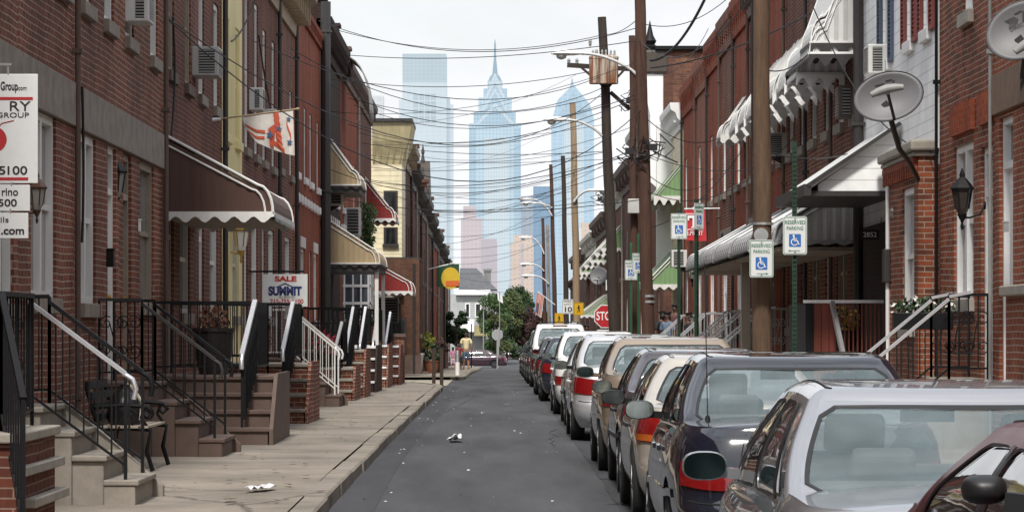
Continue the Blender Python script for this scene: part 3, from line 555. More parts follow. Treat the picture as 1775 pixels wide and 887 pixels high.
# green-awning house with yellow clapboard
hg=house('yellow clapboard rowhouse with green awnings at the end of the right row',1,96.6,103,YSID,8.4,[W(97.6,98.8,4.9,6.4,WHITE2),W(100.4,101.6,4.9,6.4,WHITE2),D(97.4,98.4,.9,3.0,WHITE2,WHITE2),W(100,101.8,1.5,3.1,WHITE2)],None,(WHITE2,.4,.7),group=RG)
awning(hg,1,97,102.6,6.7,5.65,.85,GRNAW,val=.2,flat=True); awning(hg,1,96.9,102.7,4.2,3.0,1.15,GRNAW,flat=True,val=.14)
sb=MB(); sb.box(XR-.5,XR-.001,102.7,103.05,3.2,8.2); sb.build('corner_pilaster',WHITE2,hg)
# far corner building of the right side with bare brick flank
hc=house('tall corner building showing a bare old brick flank above the right row',1,108,116,ORB,11.0,[W(110,111.2,6.3,8.2,WHITE2),W(113,114.2,6.3,8.2,WHITE2),D(111,112,.6,3,WHITE2,DARK)],None,None,zbase=zs(112),depth=9)
fl=MB(); fl.box(XR+.3,XR+8.9,107.9,107.995,-1,10.9); fl.build('flank_wall',brick('brick_flank_weathered',(.23,.10,.06),(.12,.055,.04),(.20,.15,.12),grime=.6),hc)
fp=MB(); fp.box(XR-.02,XR+.3,107.85,107.995,-1,11.0); fp.build('corner_strip',BRN,hc)
cp=MB(); cp.box(XR-.3,XR+9,107.7,116,11.0,11.12); cp.build('coping',BLACKM,hc)
by=MB(); by.prism([(XR-.02,107.9,6.2),(XR-.45,107.9,6.6),(XR-.45,107.9,8.8),(XR-.75,107.9,10.2),(XR-.02,107.9,10.2)],(0,7,0)); by.build('white_bay',WHITE2,hc)
cr=MB(); cr.box(XR-.8,XR+.15,107.8,115.5,10.2,11.0); co=cr.build('cornice',mat('umber_cornice',(0,0,0)),hc,bevel=.08); fn=MB(); fn.lathe((XR-.45,108.2,11.0),[(.3,0),(.32,.12),(.16,.2),(.22,.32),(.12,.5),(.03,.9),(.01,1.0)],10); fn.build('finial',BLACKM,co,smooth=40)
sec=[(116,128,ORB,9.2,'orange brown brick rowhouse behind the pale transformer box'),(128,142,BRN,8.4,'brown brick rowhouse between the two middle poles on the far right row'),(142,158,ORB,8.1,'orange brown brick rowhouse with a small satellite dish on the far right row'),(158,178,BRN,7.4,'brown brick rowhouse with pale green window awnings far right'),(178,200,RED2,7.0,'plum brick rowhouse behind the speed limit sign'),(200,228,BRN,6.6,'last brown brick rowhouse on the far right row')]
for i,(a,b,m,z,lab) in enumerate(sec):
    g=zs((a+b)/2); L=b-a
    h=house(lab,1,a,b,m,z,[W(a+L*.12,a+L*.12+1.1,g+4.2,g+6.0,WHITE2),W(b-L*.2-1.1,b-L*.2,g+4.2,g+6,WHITE2),D(a+L*.2,a+L*.2+1,g+.6,g+3.1,WHITE2,BRNAW),W(b-L*.2-1.6,b-L*.2,g+1.3,g+3.1,WHITE2)],None,(BSTONE if i%2 else mat('pale_cornice',(.5,.48,.42),.6),.5,.9),zbase=g,depth=5,group='rowhouses beyond the crossing on the right')
    if i in (2,3,4): awning(h,1,a+L*.08,a+L*.3,g+6.6,g+5.5,.95,GRNAW if i==2 else GRNAW2,flat=True,val=.2); awning(h,1,b-L*.35,b-L*.05,g+6.6,g+5.5,.95,GRNAW2,flat=True,val=.2)
    if i in (3,): awning(h,1,a+2,a+9,g+3.9,g+2.8,1.5,GRNAW2,flat=True)
    downspout(h,1,b-.3,z-.6,STONE2,z0=g)
awn=house('low dark maroon canopied house front behind the stop sign',1,228,244,DBR,5.2,[D(231,232,zs(236)+.3,zs(236)+2.6,WHITE2,DARK)],None,(DBR,.3,.5),zbase=zs(236),depth=5)

# the rows go on behind the viewer, where the car windows mirror them
for side,ys in ((-1,((-14,-4),(-4,6),(6,16.5),(16.5,26.9))),(1,((-14,-3),(-3,8),(8,20),(20,30.9)))):
    for i,(a,b) in enumerate(ys):
        house(('red','plum','old red','dark')[i]+' brick house front behind the viewer on the '+('left' if side<0 else 'right')+' pavement',side,a,b,(RED1,RED2,RED1,RED5)[i],9.2,[W(a+1,a+2,5.2,7,WHITE),W(b-2.2,b-1.2,5.2,7,WHITE),W(a+1,a+2.6,1.9,3.8,WHITE,PANEC,True),D(b-2.2,b-1.2,1,3.7,WHITE,WHITE)],BELT,None,group=LG if side<0 else RG)
# ------------------------------------------------------------------ ground, road, pavements
def asphalt(name,c):
    m,nt,b=_nt(name); L=nt.links; tc=N(nt,'ShaderNodeTexCoord'); 
    mp=N(nt,'ShaderNodeMapping'); mp.inputs['Scale'].default_value=(1,.12,1); L.new(tc.outputs['Object'],mp.inputs[0])
    n1=N(nt,'ShaderNodeTexNoise',i_Scale=.8,i_Detail=9.0,i_Roughness=.65); L.new(mp.outputs[0],n1.inputs['Vector'])
    n2=N(nt,'ShaderNodeTexNoise',i_Scale=70.0,i_Detail=3.0); L.new(tc.outputs['Object'],n2.inputs['Vector'])
    n3=N(nt,'ShaderNodeTexVoronoi',i_Scale=5.0); n3.feature='F1'; L.new(tc.outputs['Object'],n3.inputs['Vector'])
    r1=N(nt,'ShaderNodeMapRange'); r1.inputs['From Min'].default_value=.3; r1.inputs['From Max'].default_value=.7; r1.inputs['To Min'].default_value=.55; r1.inputs['To Max'].default_value=1.5; L.new(n1.outputs[0],r1.inputs[0])
    r2=N(nt,'ShaderNodeMapRange'); r2.inputs['To Min'].default_value=.35; r2.inputs['To Max'].default_value=1.65; L.new(n2.outputs[0],r2.inputs[0])
    st=N(nt,'ShaderNodeMapRange'); st.inputs['From Min'].default_value=.03; st.inputs['From Max'].default_value=.055; st.inputs['To Min'].default_value=3.2; st.inputs['To Max'].default_value=1; L.new(n3.outputs['Distance'],st.inputs[0])
    mu=N(nt,'ShaderNodeMath',operation='MULTIPLY'); L.new(r1.outputs[0],mu.inputs[0]); L.new(r2.outputs[0],mu.inputs[1])
    m2=N(nt,'ShaderNodeMath',operation='MULTIPLY'); L.new(mu.outputs[0],m2.inputs[0]); L.new(st.outputs[0],m2.inputs[1])
    # smoother darker gutter strip along the left kerb
    sp=N(nt,'ShaderNodeSeparateXYZ'); L.new(tc.outputs['Object'],sp.inputs[0])
    sc=N(nt,'ShaderNodeVectorMath',operation='SCALE'); sc.inputs[0].default_value=c; L.new(m2.outputs[0],sc.inputs['Scale']); L.new(sc.outputs[0],b.inputs['Base Color'])
    b.inputs['Roughness'].default_value=.82; b.inputs['Specular IOR Level'].default_value=.3
    bp=N(nt,'ShaderNodeBump'); bp.inputs['Strength'].default_value=.5; bp.inputs['Distance'].default_value=.006; L.new(n2.outputs[0],bp.inputs['Height']); L.new(bp.outputs[0],b.inputs['Normal'])
    return m
def concrete(name,c,joint=1.55):
    m,nt,b=_nt(name); L=nt.links; tc=N(nt,'ShaderNodeTexCoord')
    n1=N(nt,'ShaderNodeTexNoise',i_Scale=.8,i_Detail=8.0,i_Roughness=.7); L.new(tc.outputs['Object'],n1.inputs['Vector'])
    n2=N(nt,'ShaderNodeTexNoise',i_Scale=45.0,i_Detail=3.0); L.new(tc.outputs['Object'],n2.inputs['Vector'])
    r1=N(nt,'ShaderNodeMapRange'); r1.inputs['From Min'].default_value=.28; r1.inputs['From Max'].default_value=.7; r1.inputs['To Min'].default_value=.55; r1.inputs['To Max'].default_value=1.2; L.new(n1.outputs[0],r1.inputs[0])
    r2=N(nt,'ShaderNodeMapRange'); r2.inputs['To Min'].default_value=.75; r2.inputs['To Max'].default_value=1.25; L.new(n2.outputs[0],r2.inputs[0])
    br=N(nt,'ShaderNodeTexBrick'); br.offset=0
    mp=N(nt,'ShaderNodeMapping'); mp.inputs['Location'].default_value=(.55,.3,0); L.new(tc.outputs['Object'],mp.inputs[0])
    dz=N(nt,'ShaderNodeTexNoise',i_Scale=2.5,i_Detail=3.0); L.new(tc.outputs['Object'],dz.inputs['Vector']); ds=N(nt,'ShaderNodeVectorMath',operation='SCALE'); ds.inputs['Scale'].default_value=.05; L.new(dz.outputs['Color'],ds.inputs[0])
    av=N(nt,'ShaderNodeVectorMath',operation='ADD'); L.new(mp.outputs[0],av.inputs[0]); L.new(ds.outputs[0],av.inputs[1])
    for k,v in (('Color1',(1,1,1,1)),('Color2',(.86,.86,.86,1)),('Mortar',(.42,.4,.37,1)),('Scale',1),('Mortar Size',.02),('Mortar Smooth',.7),('Brick Width',joint),('Row Height',4.3)): br.inputs[k].default_value=v
    L.new(av.outputs[0],br.inputs['Vector'])
    vo=N(nt,'ShaderNodeTexVoronoi',i_Scale=.16); vo.feature='DISTANCE_TO_EDGE'; vv=N(nt,'ShaderNodeVectorMath',operation='ADD'); d2=N(nt,'ShaderNodeVectorMath',operation='SCALE'); d2.inputs['Scale'].default_value=.5; L.new(n1.outputs['Color'],d2.inputs[0]); L.new(tc.outputs['Object'],vv.inputs[0]); L.new(d2.outputs[0],vv.inputs[1]); L.new(vv.outputs[0],vo.inputs['Vector'])
    ck=N(nt,'ShaderNodeMapRange'); ck.inputs['From Min'].default_value=.001; ck.inputs['From Max'].default_value=.005; ck.inputs['To Min'].default_value=.45; ck.inputs['To Max'].default_value=1; L.new(vo.outputs['Distance'],ck.inputs[0])
    mu=N(nt,'ShaderNodeMath',operation='MULTIPLY'); L.new(r1.outputs[0],mu.inputs[0]); L.new(r2.outputs[0],mu.inputs[1])
    m2=N(nt,'ShaderNodeMath',operation='MULTIPLY'); L.new(mu.outputs[0],m2.inputs[0]); L.new(ck.outputs[0],m2.inputs[1])
    s1=N(nt,'ShaderNodeVectorMath',operation='SCALE'); s1.inputs[0].default_value=c; L.new(m2.outputs[0],s1.inputs['Scale'])
    s2=N(nt,'ShaderNodeVectorMath',operation='MULTIPLY'); L.new(s1.outputs[0],s2.inputs[0]); L.new(br.outputs['Color'],s2.inputs[1]); L.new(s2.outputs[0],b.inputs['Base Color'])
    b.inputs['Roughness'].default_value=.85; b.inputs['Specular IOR Level'].default_value=.25
    bp=N(nt,'ShaderNodeBump'); bp.inputs['Strength'].default_value=.35; bp.inputs['Distance'].default_value=.008; L.new(n2.outputs[0],bp.inputs['Height']); L.new(bp.outputs[0],b.inputs['Normal'])
    return m
ASPH=asphalt('worn_asphalt',(.062,.063,.067)); ASPH2=asphalt('gutter_asphalt',(.05,.051,.056)); CONC=concrete('pavement_concrete',(.285,.25,.205),30); CURB=concrete('kerb_stone',(.285,.252,.21),9)
GRD=mat('ground_dirt',(.09,.085,.07),.95,var=.3,scale=.3)
def sheet(name,x0,x1,y0,y1,dz,m,step=2.0,nx=1,zf=zr):
    mb=MB(); n=max(1,int((y1-y0)/step))
    fx=x0 if callable(x0) else (lambda y:x0); gx=x1 if callable(x1) else (lambda y:x1)
    mb.grid(lambda u,v:(fx(y0+(y1-y0)*v)*(1-u)+gx(y0+(y1-y0)*v)*u,y0+(y1-y0)*v,zf(y0+(y1-y0)*v)+dz),nx,n); return struct(mb.build(name,m,smooth=60))
g=MB(); ys=[-60,-20,0]+list(range(4,404,4))+[450,600,1000,2000,4000,9000]; xs=[-6000,-600,-60,-10,10,60,600,6000]
I=[[g.vert((x,y,zr(y)-.25)) for x in xs] for y in ys]
for j in range(len(ys)-1):
    for i in range(len(xs)-1): g.face(I[j][i],I[j][i+1],I[j+1][i+1],I[j+1][i])
struct(g.build('ground',GRD,smooth=60))
sheet('road',-1.9,3.2,-10,420,0,ASPH,step=2)
sheet('gutter',lambda y:-1.47,lambda y:-1.08+.06*math.sin(y*.11),5,97,.004,ASPH2)
sheet('side_street',-30,30,112,124,-.02 if False else .006,ASPH,step=2) if False else None
cs=MB(); 
for (xa,xb) in ((-40,-1.9),(3.2,40)):
    cs.poly([(xa,119.4,zr(119)-.01),(xb,119.4,zr(119)-.01),(xb,123.6,zr(123)-.01),(xa,123.6,zr(123)-.01)]); cs.poly([(xa,246,zr(252)),(xb,246,zr(252)),(xb,264,zr(262)),(xa,264,zr(262))])
cs.poly([(3.2,103.2,zr(105)-.01),(40,103.2,zr(105)-.01),(40,107.6,zr(107)-.01),(3.2,107.6,zr(107)-.01)])
struct(cs.build('side_street',ASPH))
# old trench patches, tar-sealed cracks, a manhole and the pale seam at the crossing
PATCH=asphalt('patch_asphalt',(.045,.046,.05)); PATCH2=asphalt('pale_patch_asphalt',(.085,.085,.085))
for (x0,x1,y0,y1,m) in ((-1.4,3.0,98.2,99.0,PATCH2),(-1.4,3.0,110.5,111.3,PATCH2),(1.1,2.6,20,95,PATCH)):
    sheet('road_patch',lambda y,x0=x0:x0+.05*noise.noise(Vector((y*.7,x0,0))),lambda y,x1=x1:x1+.05*noise.noise(Vector((y*.7,x1,3))),y0,y1,.006,m,step=.7)
cr=MB()
for (x,y,L,dx) in ((.75,44,9,.02),(-1.0,64,14,.03)):
    p=None; n=int(L/.35)
    for k in range(n):
        q=Vector((x+dx*k*.35+.12*noise.noise(Vector((k*.35,x,y))),y+k*.35,0)); q.z=zr(q.y)+.009
        if p: w=.012+.01*noise.noise(Vector((k*.8,y,x))); cr.poly([p-Vector((w,0,0)),p+Vector((w,0,0)),q+Vector((w,0,0)),q-Vector((w,0,0))])
        p=q
struct(cr.build('tar_seam',mat('tar_seal',(.018,.018,.019),.5,var=.2),recalc=False))
# left kerb curls away at the corner
def kx(y): return -1.47 if y<84 else -1.47-.0 +.0 if y<90 else -1.47-((y-90)/7.5)**2*.9
def kerb(name,xf,y0,y1,sgn,w=.22,top=.13,n=None):
    mb=MB(); n=n or int((y1-y0)/2.4)
    for k in range(n):
        a=y0+(y1-y0)*k/n; b=y0+(y1-y0)*(k+1)/n-.018; dz=random.uniform(-.012,.012); dx=random.uniform(-.012,.012)
        m=4
        for j in range(m):
            p=a+(b-a)*j/m; q=a+(b-a)*(j+1)/m; zp,zq=zr(p)+top+dz,zr(q)+top+dz; xp,xq=xf(p)+dx,xf(q)+dx
            i=[mb.vert(v) for v in ((xp,p,zp-.4),(xp+sgn*.015,p,zp-.02),(xp+sgn*.035,p,zp),(xp+sgn*w,p,zp),(xp+sgn*w,p,zp-.4),(xq,q,zq-.4),(xq+sgn*.015,q,zq-.02),(xq+sgn*.035,q,zq),(xq+sgn*w,q,zq),(xq+sgn*w,q,zq-.4))]
            for c in range(4): mb.face(i[c],i[c+1],i[c+6],i[c+5])
            if j==0: mb.face(*i[:5])
            if j==m-1: mb.face(*i[5:])
    return struct(mb.build(name,CURB,smooth=30))
kerb('kerb',kx,4,97.5,-1); kerb('kerb',lambda y:-1.08-.35*max(0,(116-y)/4)**2,112.3,245,-1); kerb('kerb',lambda y:2.95,4,102.8,1); kerb('kerb',lambda y:2.95,108,245,1)
# pavement slabs, slightly heaved
def pave(name,xa,xb,y0,y1):
    mb=MB(); ny=int((y1-y0)/.8); nx=8
    fx=xa if callable(xa) else (lambda y:xa); gx=xb if callable(xb) else (lambda y:xb)
    def P(u,v):
        y=y0+(y1-y0)*v; x=fx(y)*(1-u)+gx(y)*u; h=noise.noise(Vector((x*.5,y*.22,1)))*.022*(1 if .05<u<.95 else .3)
        return (x,y,zr(y)+.128+h)
    mb.grid(P,nx,ny); return struct(mb.build(name,CONC,smooth=60))
pave('pavement',-7,lambda y:kx(y)-.243,4,97.4); pave('pavement',-7,-1.29,112.2,246); pave('pavement',3.165,9,4,103); pave('pavement',3.165,9,107.8,246)
sheet('dropped_kerb_apron',-6,-1.5,97.4,112.3,.02,concrete('pale_apron_concrete',(.42,.38,.31),2.2),step=3)
# ------------------------------------------------------------------ stoops and railings
def rail_run(mb,hb,p,q,h,nb=5,scroll=0,mesh=False,rh=None,rw=.045):
    """p,q feet of the two end posts; iron goes to mb, top handrail to hb"""
    p=Vector(p); q=Vector(q); U=Vector((0,0,h)); d=(q-p); 
    for e in (p,q): mb.bar(e,e+U,.028)
    hb.bar(p+U,q+U,rw,.035); mb.bar(p+Vector((0,0,.12)),q+Vector((0,0,.12)),.022); 
    for k in range(1,nb+1): e=p+d*k/(nb+1); mb.bar(e+Vector((0,0,.12)),e+U,.014)
    hd=Vector((d.x,d.y,0)).normalized() if Vector((d.x,d.y,0)).length>1e-6 else Vector((1,0,0)); zz=Vector((0,0,1))
    for k in range(scroll):
        c=p+d*(k+.75)/(scroll+.5)+U*.55
        for s in (-1,1): 
            mb.tube(spiral(c+zz*s*.16+hd*.06,.015,.085,1.35,hd,zz*s,18),.0075,5); mb.tube(spiral(c+zz*s*.16-hd*.07,.015,.085,1.35,-hd,zz*s,18),.0075,5)
        mb.tube([c-zz*.16+hd*.03,c+hd*.012,c+zz*.16-hd*.03],.0075,5)
def stoop_side(label,Y0,Y1,xf,nst,zl,m,railm=BLACKM,hand=SILV,scroll=2,tread=.27,wallm=None,cheek=True,group=None,xback=XL,rail=True,near=True):
    """stoop whose steps come down from the house toward the kerb"""
    g=zs((Y0+Y1)/2); t=thing('stoop',label,'stoop',(xf,(Y0+Y1)/2,g),group); rise=(zl-g)/nst
    for k in range(nst):
        x1=xf-tread*k; top=g+rise*(k+1); x0=xback+.005 if k==nst-1 else x1-tread-.03
        s=MB(); s.box(x0,x1-.03,Y0+.02*(k%2),Y1-.02,g-.3 if k<nst-1 else g-.3,top-.05); s.box(x0,x1,Y0-.015,Y1+.015,top-.05,top); s.build('step' if k<nst-1 else 'landing',m,t,bevel=.012)
    if cheek:
        c=MB(); xa=xf-tread*(nst-1); c.prism([(xf+.06,Y1+.02,g-.1),(xf+.06,Y1+.02,g+rise*.45),(xa,Y1+.02,zl+.02),(xa-.1,Y1+.02,zl+.02),(xa-.1,Y1+.02,g-.1)],(0,.12,0)); c.build('cheek_wall',m,t,bevel=.01)
    if rail:
        for yy in ((Y0+.06,Y1-.02) if near else (Y1-.02,)):
            ib,hb=MB(),MB(); xl=xf-tread*(nst-1)-.02
            pts_t=Vector((xl-.12,yy,zl)); pb=Vector((xf-.12,yy,g+rise))
            rail_run(ib,hb,(xback+.06,yy,zl),pts_t,.95,nb=max(3,int((xl-xback)/.13)),scroll=scroll if yy<Y1-.1 else 0)
            rail_run(ib,hb,pts_t,pb,.9,nb=6,scroll=0)
            ib.bar(pb-Vector((0,0,rise*1.05)),pb,.03)
            hb.tube([pb+Vector((-.02,0,.9)),pb+Vector((.06,0,.85)),pb+Vector((.09,0,.77)),pb+Vector((.07,0,.68))],.022,8)
            ib.build('railing',railm,t); hb.build('handrail',hand if yy<Y1-.1 else railm,t,smooth=50)
    return t
def stoop_front(label,Y0,Y1,x0,x1,nst,zl,bm,tm,group=None,panel=True,tread=.3,cap=None,wallm=None,rail=True):
    """stoop whose steps climb along the pavement, away from the viewer"""
    g=zs((Y0+Y1)/2); t=thing('stoop',label,'stoop',(x1,(Y0+Y1)/2,g),group); rise=(zl-g)/nst
    for k in range(nst):
        ya=Y0+tread*k; top=g+rise*(k+1); yb=Y1 if k==nst-1 else ya+tread+.03
        s=MB(); s.box(x0,x1-.02,ya+.02,yb,g-.3,top-.055); st=s.build('step' if k<nst-1 else 'landing',bm,t)
        tr=MB(); tr.box(x0,x1+.015,ya-.012,yb,top-.055,top); tr.build('tread',tm,st,bevel=.01)
    sd=MB(); sd.prism([(x1+.0,Y0-.02,g-.2),(x1,Y1,g-.2),(x1,Y1,zl+.03),(x1,Y0+tread*(nst-1),zl+.03),(x1,Y0-.02,g+rise*.9)],(.05,0,0)); sd.build('cheek_wall',bm,t)
    if rail:
        yl=Y0+tread*(nst-1)
        for xx in (x1-.35,):
            ib,hb=MB(),MB(); a=Vector((xx,Y0+.05,g+rise)); b=Vector((xx+.1,yl+.05,zl))
            rail_run(ib,hb,a,b,.9,nb=5); ib.bar(a-Vector((0,0,rise)),a,.03); rail_run(ib,hb,b,(xx+.1,Y1-.05,zl),.95,nb=int((Y1-yl)/.13)); hb2=MB()
            hb2.bar(a+Vector((0,0,.92)),b+Vector((0,0,.97)),.06,.05); hb2.tube([a+Vector((0,0,.92)),a+Vector((0,-.07,.84)),a+Vector((0,-.06,.74))],.03,8)
            hb2.build('handrail',SILV,t,smooth=50)
            rail_run(ib,ib,(xx+.1,Y1-.05,zl),(x0+.1,Y1-.05,zl),.95,nb=int((xx-x0)/.12),scroll=1)
            rail_run(ib,ib,(xx+.1,yl+.08,zl),(x0+.1,yl+.08,zl),.95,nb=int((xx-x0)/.12)) 
            ib.build('railing',BLACKM,t)
            if panel:
                pn=MB(); 
                for k in range(9): p=a.lerp(b,k/9)+Vector((.03,0,.1)); pn.bar(p,p+Vector((0,0,.8)),.034,.03)
                for k in range(3): e0=a+Vector((.03,0,.2+.25*k)); e1=b+Vector((.03,0,.2+.25*k)); pn.bar(e0,e1,.02,.05)
                pn.build('panel',BLACKM,t)
    return t
SG='stoops along the left pavement'
# nearest stoop, only its brick pier and dark railing are in the frame
g0=zs(23); t=thing('stoop','brick stoop with grey stone ledges and dark railing cut by the left frame edge','stoop',(-3.3,23,g0),SG)
p=MB(); p.box(-4.6,-3.36,22.6,24.6,-.1,.86); p.build('pier',RED2,t); p=MB(); p.box(-4.6,-3.32,22.55,24.65,.86,.93); p.build('coping',STONE2,t,bevel=.012)
for k in range(3): p=MB(); p.box(-3.7,-3.30+.02*k,22.75+.3*k,24.75+.1*k,.62-.24*k,.69-.24*k); p.build('step',STONE2,t,bevel=.01)
ib,hb=MB(),MB(); rail_run(ib,hb,(-4.5,23.0,.93),(-3.52,23.0,.93),.98,nb=22); rail_run(ib,hb,(-3.52,23.0,.93),(-3.22,22.0,.2),.98,nb=8); rail_run(ib,hb,(-3.52,23.0,.93),(-3.52,24.5,.93),.98,nb=10)
for z in (1.1,1.3,1.5,1.7): ib.bar((-4.5,23.0,z),(-3.52,23.0,z),.02)
ib.build('railing',BLACKM,t); hb.build('handrail',BLACKM,t)
for (a,b,xf,n_,zl,m,lab) in ((27.4,28.8,-3.03,4,1.0,STEP,'worn grey stone stoop with silver handrail and scrolled iron railing, nearest on the left'),(36.9,38.4,-3.1,4,1.05,BSTONE,'brown stone stoop with black railing behind the iron bench')):
    stoop_side(lab,a,b,xf,n_,zl,m,group=SG,railm=BLACKM,hand=SILV if a<30 else DGREY)
stoop_front('solid brown stone stoop with dark planter and silver slanting handrail',41,44.3,-4.55,-2.88,4,1.06,BSTONE,BSTONE,SG)
stoop_front('red brick stoop with rounded grey ledges right of the solid brown one',50.4,53.6,-4.55,-2.98,4,1.12,RED1,STONE,SG)
stoop_side('stoop with white painted railings beyond the estate agent sign',62.4,63.9,-3.0,4,1.1,BSTONE,railm=WHITE,hand=WHITE,scroll=0,group=SG)
stoop_front('brick stoop with pale coping and potted red flowers',68.5,71.5,-4.5,-3.05,3,.85,RED1,STONE2,SG,panel=False)
stoop_front('brick stoop with black railing panel and grey ledges, left of the white many-paned porch',72.5,76,-4.5,-3.0,4,1.2,RED1,STONE2,SG)
stoop_front('dark brick stoop with bright white ledges beneath the tan awning',79,83,-4.5,-2.98,4,1.25,DBR,WHITE2,SG)
stoop_front('red brick stoop with white ledges and terracotta pot on top',86,90,-4.5,-2.93,4,1.25,RED1,WHITE2,SG)
stoop_front('last brick stoop before the corner with its silver slanting handrail',92.2,95.5,-4.5,-2.8,4,1.2,RED2,WHITE2,SG)
bw=MB(); bw.box(-4.5,-2.72,95.7,96.3,-.1,1.45); bw=bw.build('end_wall',RED1); cp=MB(); tag(bw,'low brick end wall with stone top at the corner of the left row','wall'); cp.box(-4.55,-2.68,95.65,96.35,1.45,1.55); cp.build('coping',BSTONE,bw)
stoop_side('far stoop with white top rail behind the potted plants',131,134,-2.5,3,.75,BSTONE,railm=BLACKM,hand=WHITE2,scroll=0,group=SG,xback=-3.6,cheek=False)
# right side stoops (mostly behind the parked cars)
def stoop_right(label,Y0,Y1,xf,nst,zl,m,railm,hand,scroll=1,xb=XR,group='stoops along the right pavement',tread=.27,drop=None):
    g=zs((Y0+Y1)/2); t=thing('stoop',label,'stoop',(xf,(Y0+Y1)/2,g),group); rise=(zl-g)/nst
    for k in range(nst):
        x0=xf+tread*k; top=g+rise*(k+1); x1=xb-.005 if k==nst-1 else x0+tread+.03
        s=MB(); s.box(x0+.02,x1,Y0,Y1,g-.3,top-.05); s.box(x0,x1,Y0-.015,Y1+.015,top-.05,top); s.build('step' if k<nst-1 else 'landing',m,t,bevel=.012)
    for yy in (Y0+.06,Y1-.06):
        ib,hb=MB(),MB(); xl=xf+tread*(nst-1)+.1; a=Vector((xl,yy,zl)); b=Vector((xf+.1,yy,g+rise))
        rail_run(ib,ib,(xb-.05,yy,zl),a,.95,nb=max(3,int((xb-xl)/.16)),scroll=scroll); rail_run(ib,hb,a,b,.9,nb=5,rw=.05)
        hb.bar(a+Vector((0,0,.93)),(a.x+.25,yy,zl+.98),.05,.035)
        ib.build('railing',railm,t); hb.build('handrail',hand,t,smooth=50)
    return t
stoop_right('stone stoop with scrolled black railing and two silver handrails at the right edge',36.4,38.0,4.2,4,1.1,STEP,BLACKM,SILV,scroll=2)
for (a,b,lab) in ((60.2,61.6,'stoop with silver railings just left of the near pole'),(65,66.4,'stoop with double silver handrails under the end of the metal porch awning'),(69,70.4,'stoop with silver handrails below the white wall lantern'),(76.5,77.8,'stoop with white slanting handrail beside the thin green sign post'),(86,87.4,'far right stoop with silver rail near the standing people')):
    stoop_right(lab,a,b,4.05,4,1.1,STEP,GALV,SILV,scroll=1)
# ------------------------------------------------------------------ iron bench with bag
t=thing('iron_bench','black iron bench with scrolled arms against the left wall between two stoops','bench',(-3.7,34,zs(34)))
z0=zs(34)
for yy in (33.3,34.9):
    f=MB(); pts=[(-3.32,z0),(-3.38,z0+.2),(-3.34,z0+.42),(-3.62,z0+.44),(-3.86,z0+.42),(-3.95,z0)]
    f.tube([(x,yy,z) for x,z in pts],.025,6); f.tube([(-3.86,yy,z0+.42),(-3.95,yy,z0+.65),(-4.02,yy,z0+.92)],.022,6)
    f.tube([(-3.92,yy,z0+.66),(-3.6,yy,z0+.68),(-3.38,yy,z0+.66),(-3.33,yy,z0+.6),(-3.38,yy,z0+.56),(-3.42,yy,z0+.6)],.024,6); f.tube([(-3.36,yy,z0+.43),(-3.44,yy,z0+.55),(-3.4,yy,z0+.66)],.018,6)
    f.tube(spiral((-3.55,yy,z0+.55),.02,.09,1.5,(1,0,0),(0,0,1)),.012,5); f.build('arm_frame',BLACKM,t,smooth=60)
s=MB()
for k in range(5): s.box(-3.86+k*.105,-3.78+k*.105,33.25,34.95,z0+.44,z0+.465)
s.build('seat',mat('weathered_slats',(.40,.34,.27),.7,var=.25,scale=8),t,bevel=.004)
s=MB()
for k in range(4): s.bar((-3.89-.035*k,33.3,z0+.55+.11*k),(-3.89-.035*k,34.9,z0+.55+.11*k),.03,.08)
s.build('backrest',BLACKM,t)
bg=MB(); bg.lathe((-3.66,33.75,z0+.465),[(.16,0),(.2,.08),(.17,.22),(.12,.33),(.05,.38),(.05,.42)],14); bgo=bg.build('dark_bag',mat('black_plastic',(.015,.015,.016),.3,var=.2,bump=.6,bscale=12),smooth=60); bgo.location.x-=.22; t.location.x-=.22; tag(bgo,'black plastic bag with pale strap slumped on the iron bench','bag')
st=MB(); st.tube([(-3.48,33.62,z0+.52),(-3.47,33.68,z0+.7),(-3.58,33.73,z0+.86),(-3.65,33.76,z0+.89)],.018,6); st.build('strap',CREAM,bgo)
# planters and pots
def leafball(mb,c,r,n,s,sq=1.0):
    c=Vector(c)
    for _ in range(n):
        d=Vector((random.gauss(0,1),random.gauss(0,1),random.gauss(0,1))).normalized()*r*random.random()**.4; d.z*=sq
        p=c+d; a=Vector((random.gauss(0,1),random.gauss(0,1),random.gauss(0,1))).normalized(); b=a.orthogonal().normalized(); k=s*random.uniform(.6,1.3)
        mb.poly([p-a*k,p+b*k*.5,p+a*k,p-b*k*.5])
def leafmat(name,c): return mat(name,c,.6,var=.45,scale=9,spec=.3)
LEAF1=leafmat('green_leaves',(.055,.10,.03)); LEAF2=leafmat('olive_leaves',(.075,.095,.03)); LEAF3=leafmat('dark_green_leaves',(.02,.045,.016)); LEAFR=leafmat('red_brown_leaves',(.055,.022,.018)); LEAFY=leafmat('yellow_green_leaves',(.22,.24,.03))
FLR=leafmat('red_flowers',(.35,.03,.06)); FLY=leafmat('yellow_flowers',(.5,.3,.03)); FLW=leafmat('white_flowers',(.7,.68,.6)); TERRA=mat('terracotta',(.25,.09,.045),.8,var=.2); SOIL=mat('dark_pot',(.02,.018,.017),.4,var=.2)
def potted(label,c,r,h,pm,leaves,sp=1.0,group=None,n=160,ls=None):
    c=Vector(c); t=thing('potted_plant',label,'potted plant',tuple(c),group)
    p=MB(); p.lathe(c,[(r*.7,0),(r*.95,h*.5),(r,h*.9),(r*1.08,h*.92),(r*1.08,h),(r*.9,h),(r*.85,h*.9)],14); p.build('pot',pm,t,smooth=40)
    for (lm,dz,rr) in leaves:
        m=MB(); leafball(m,c+Vector((0,0,h+dz)),rr,n,ls or rr*.22); m.build('foliage',lm,t,recalc=False)
    return t
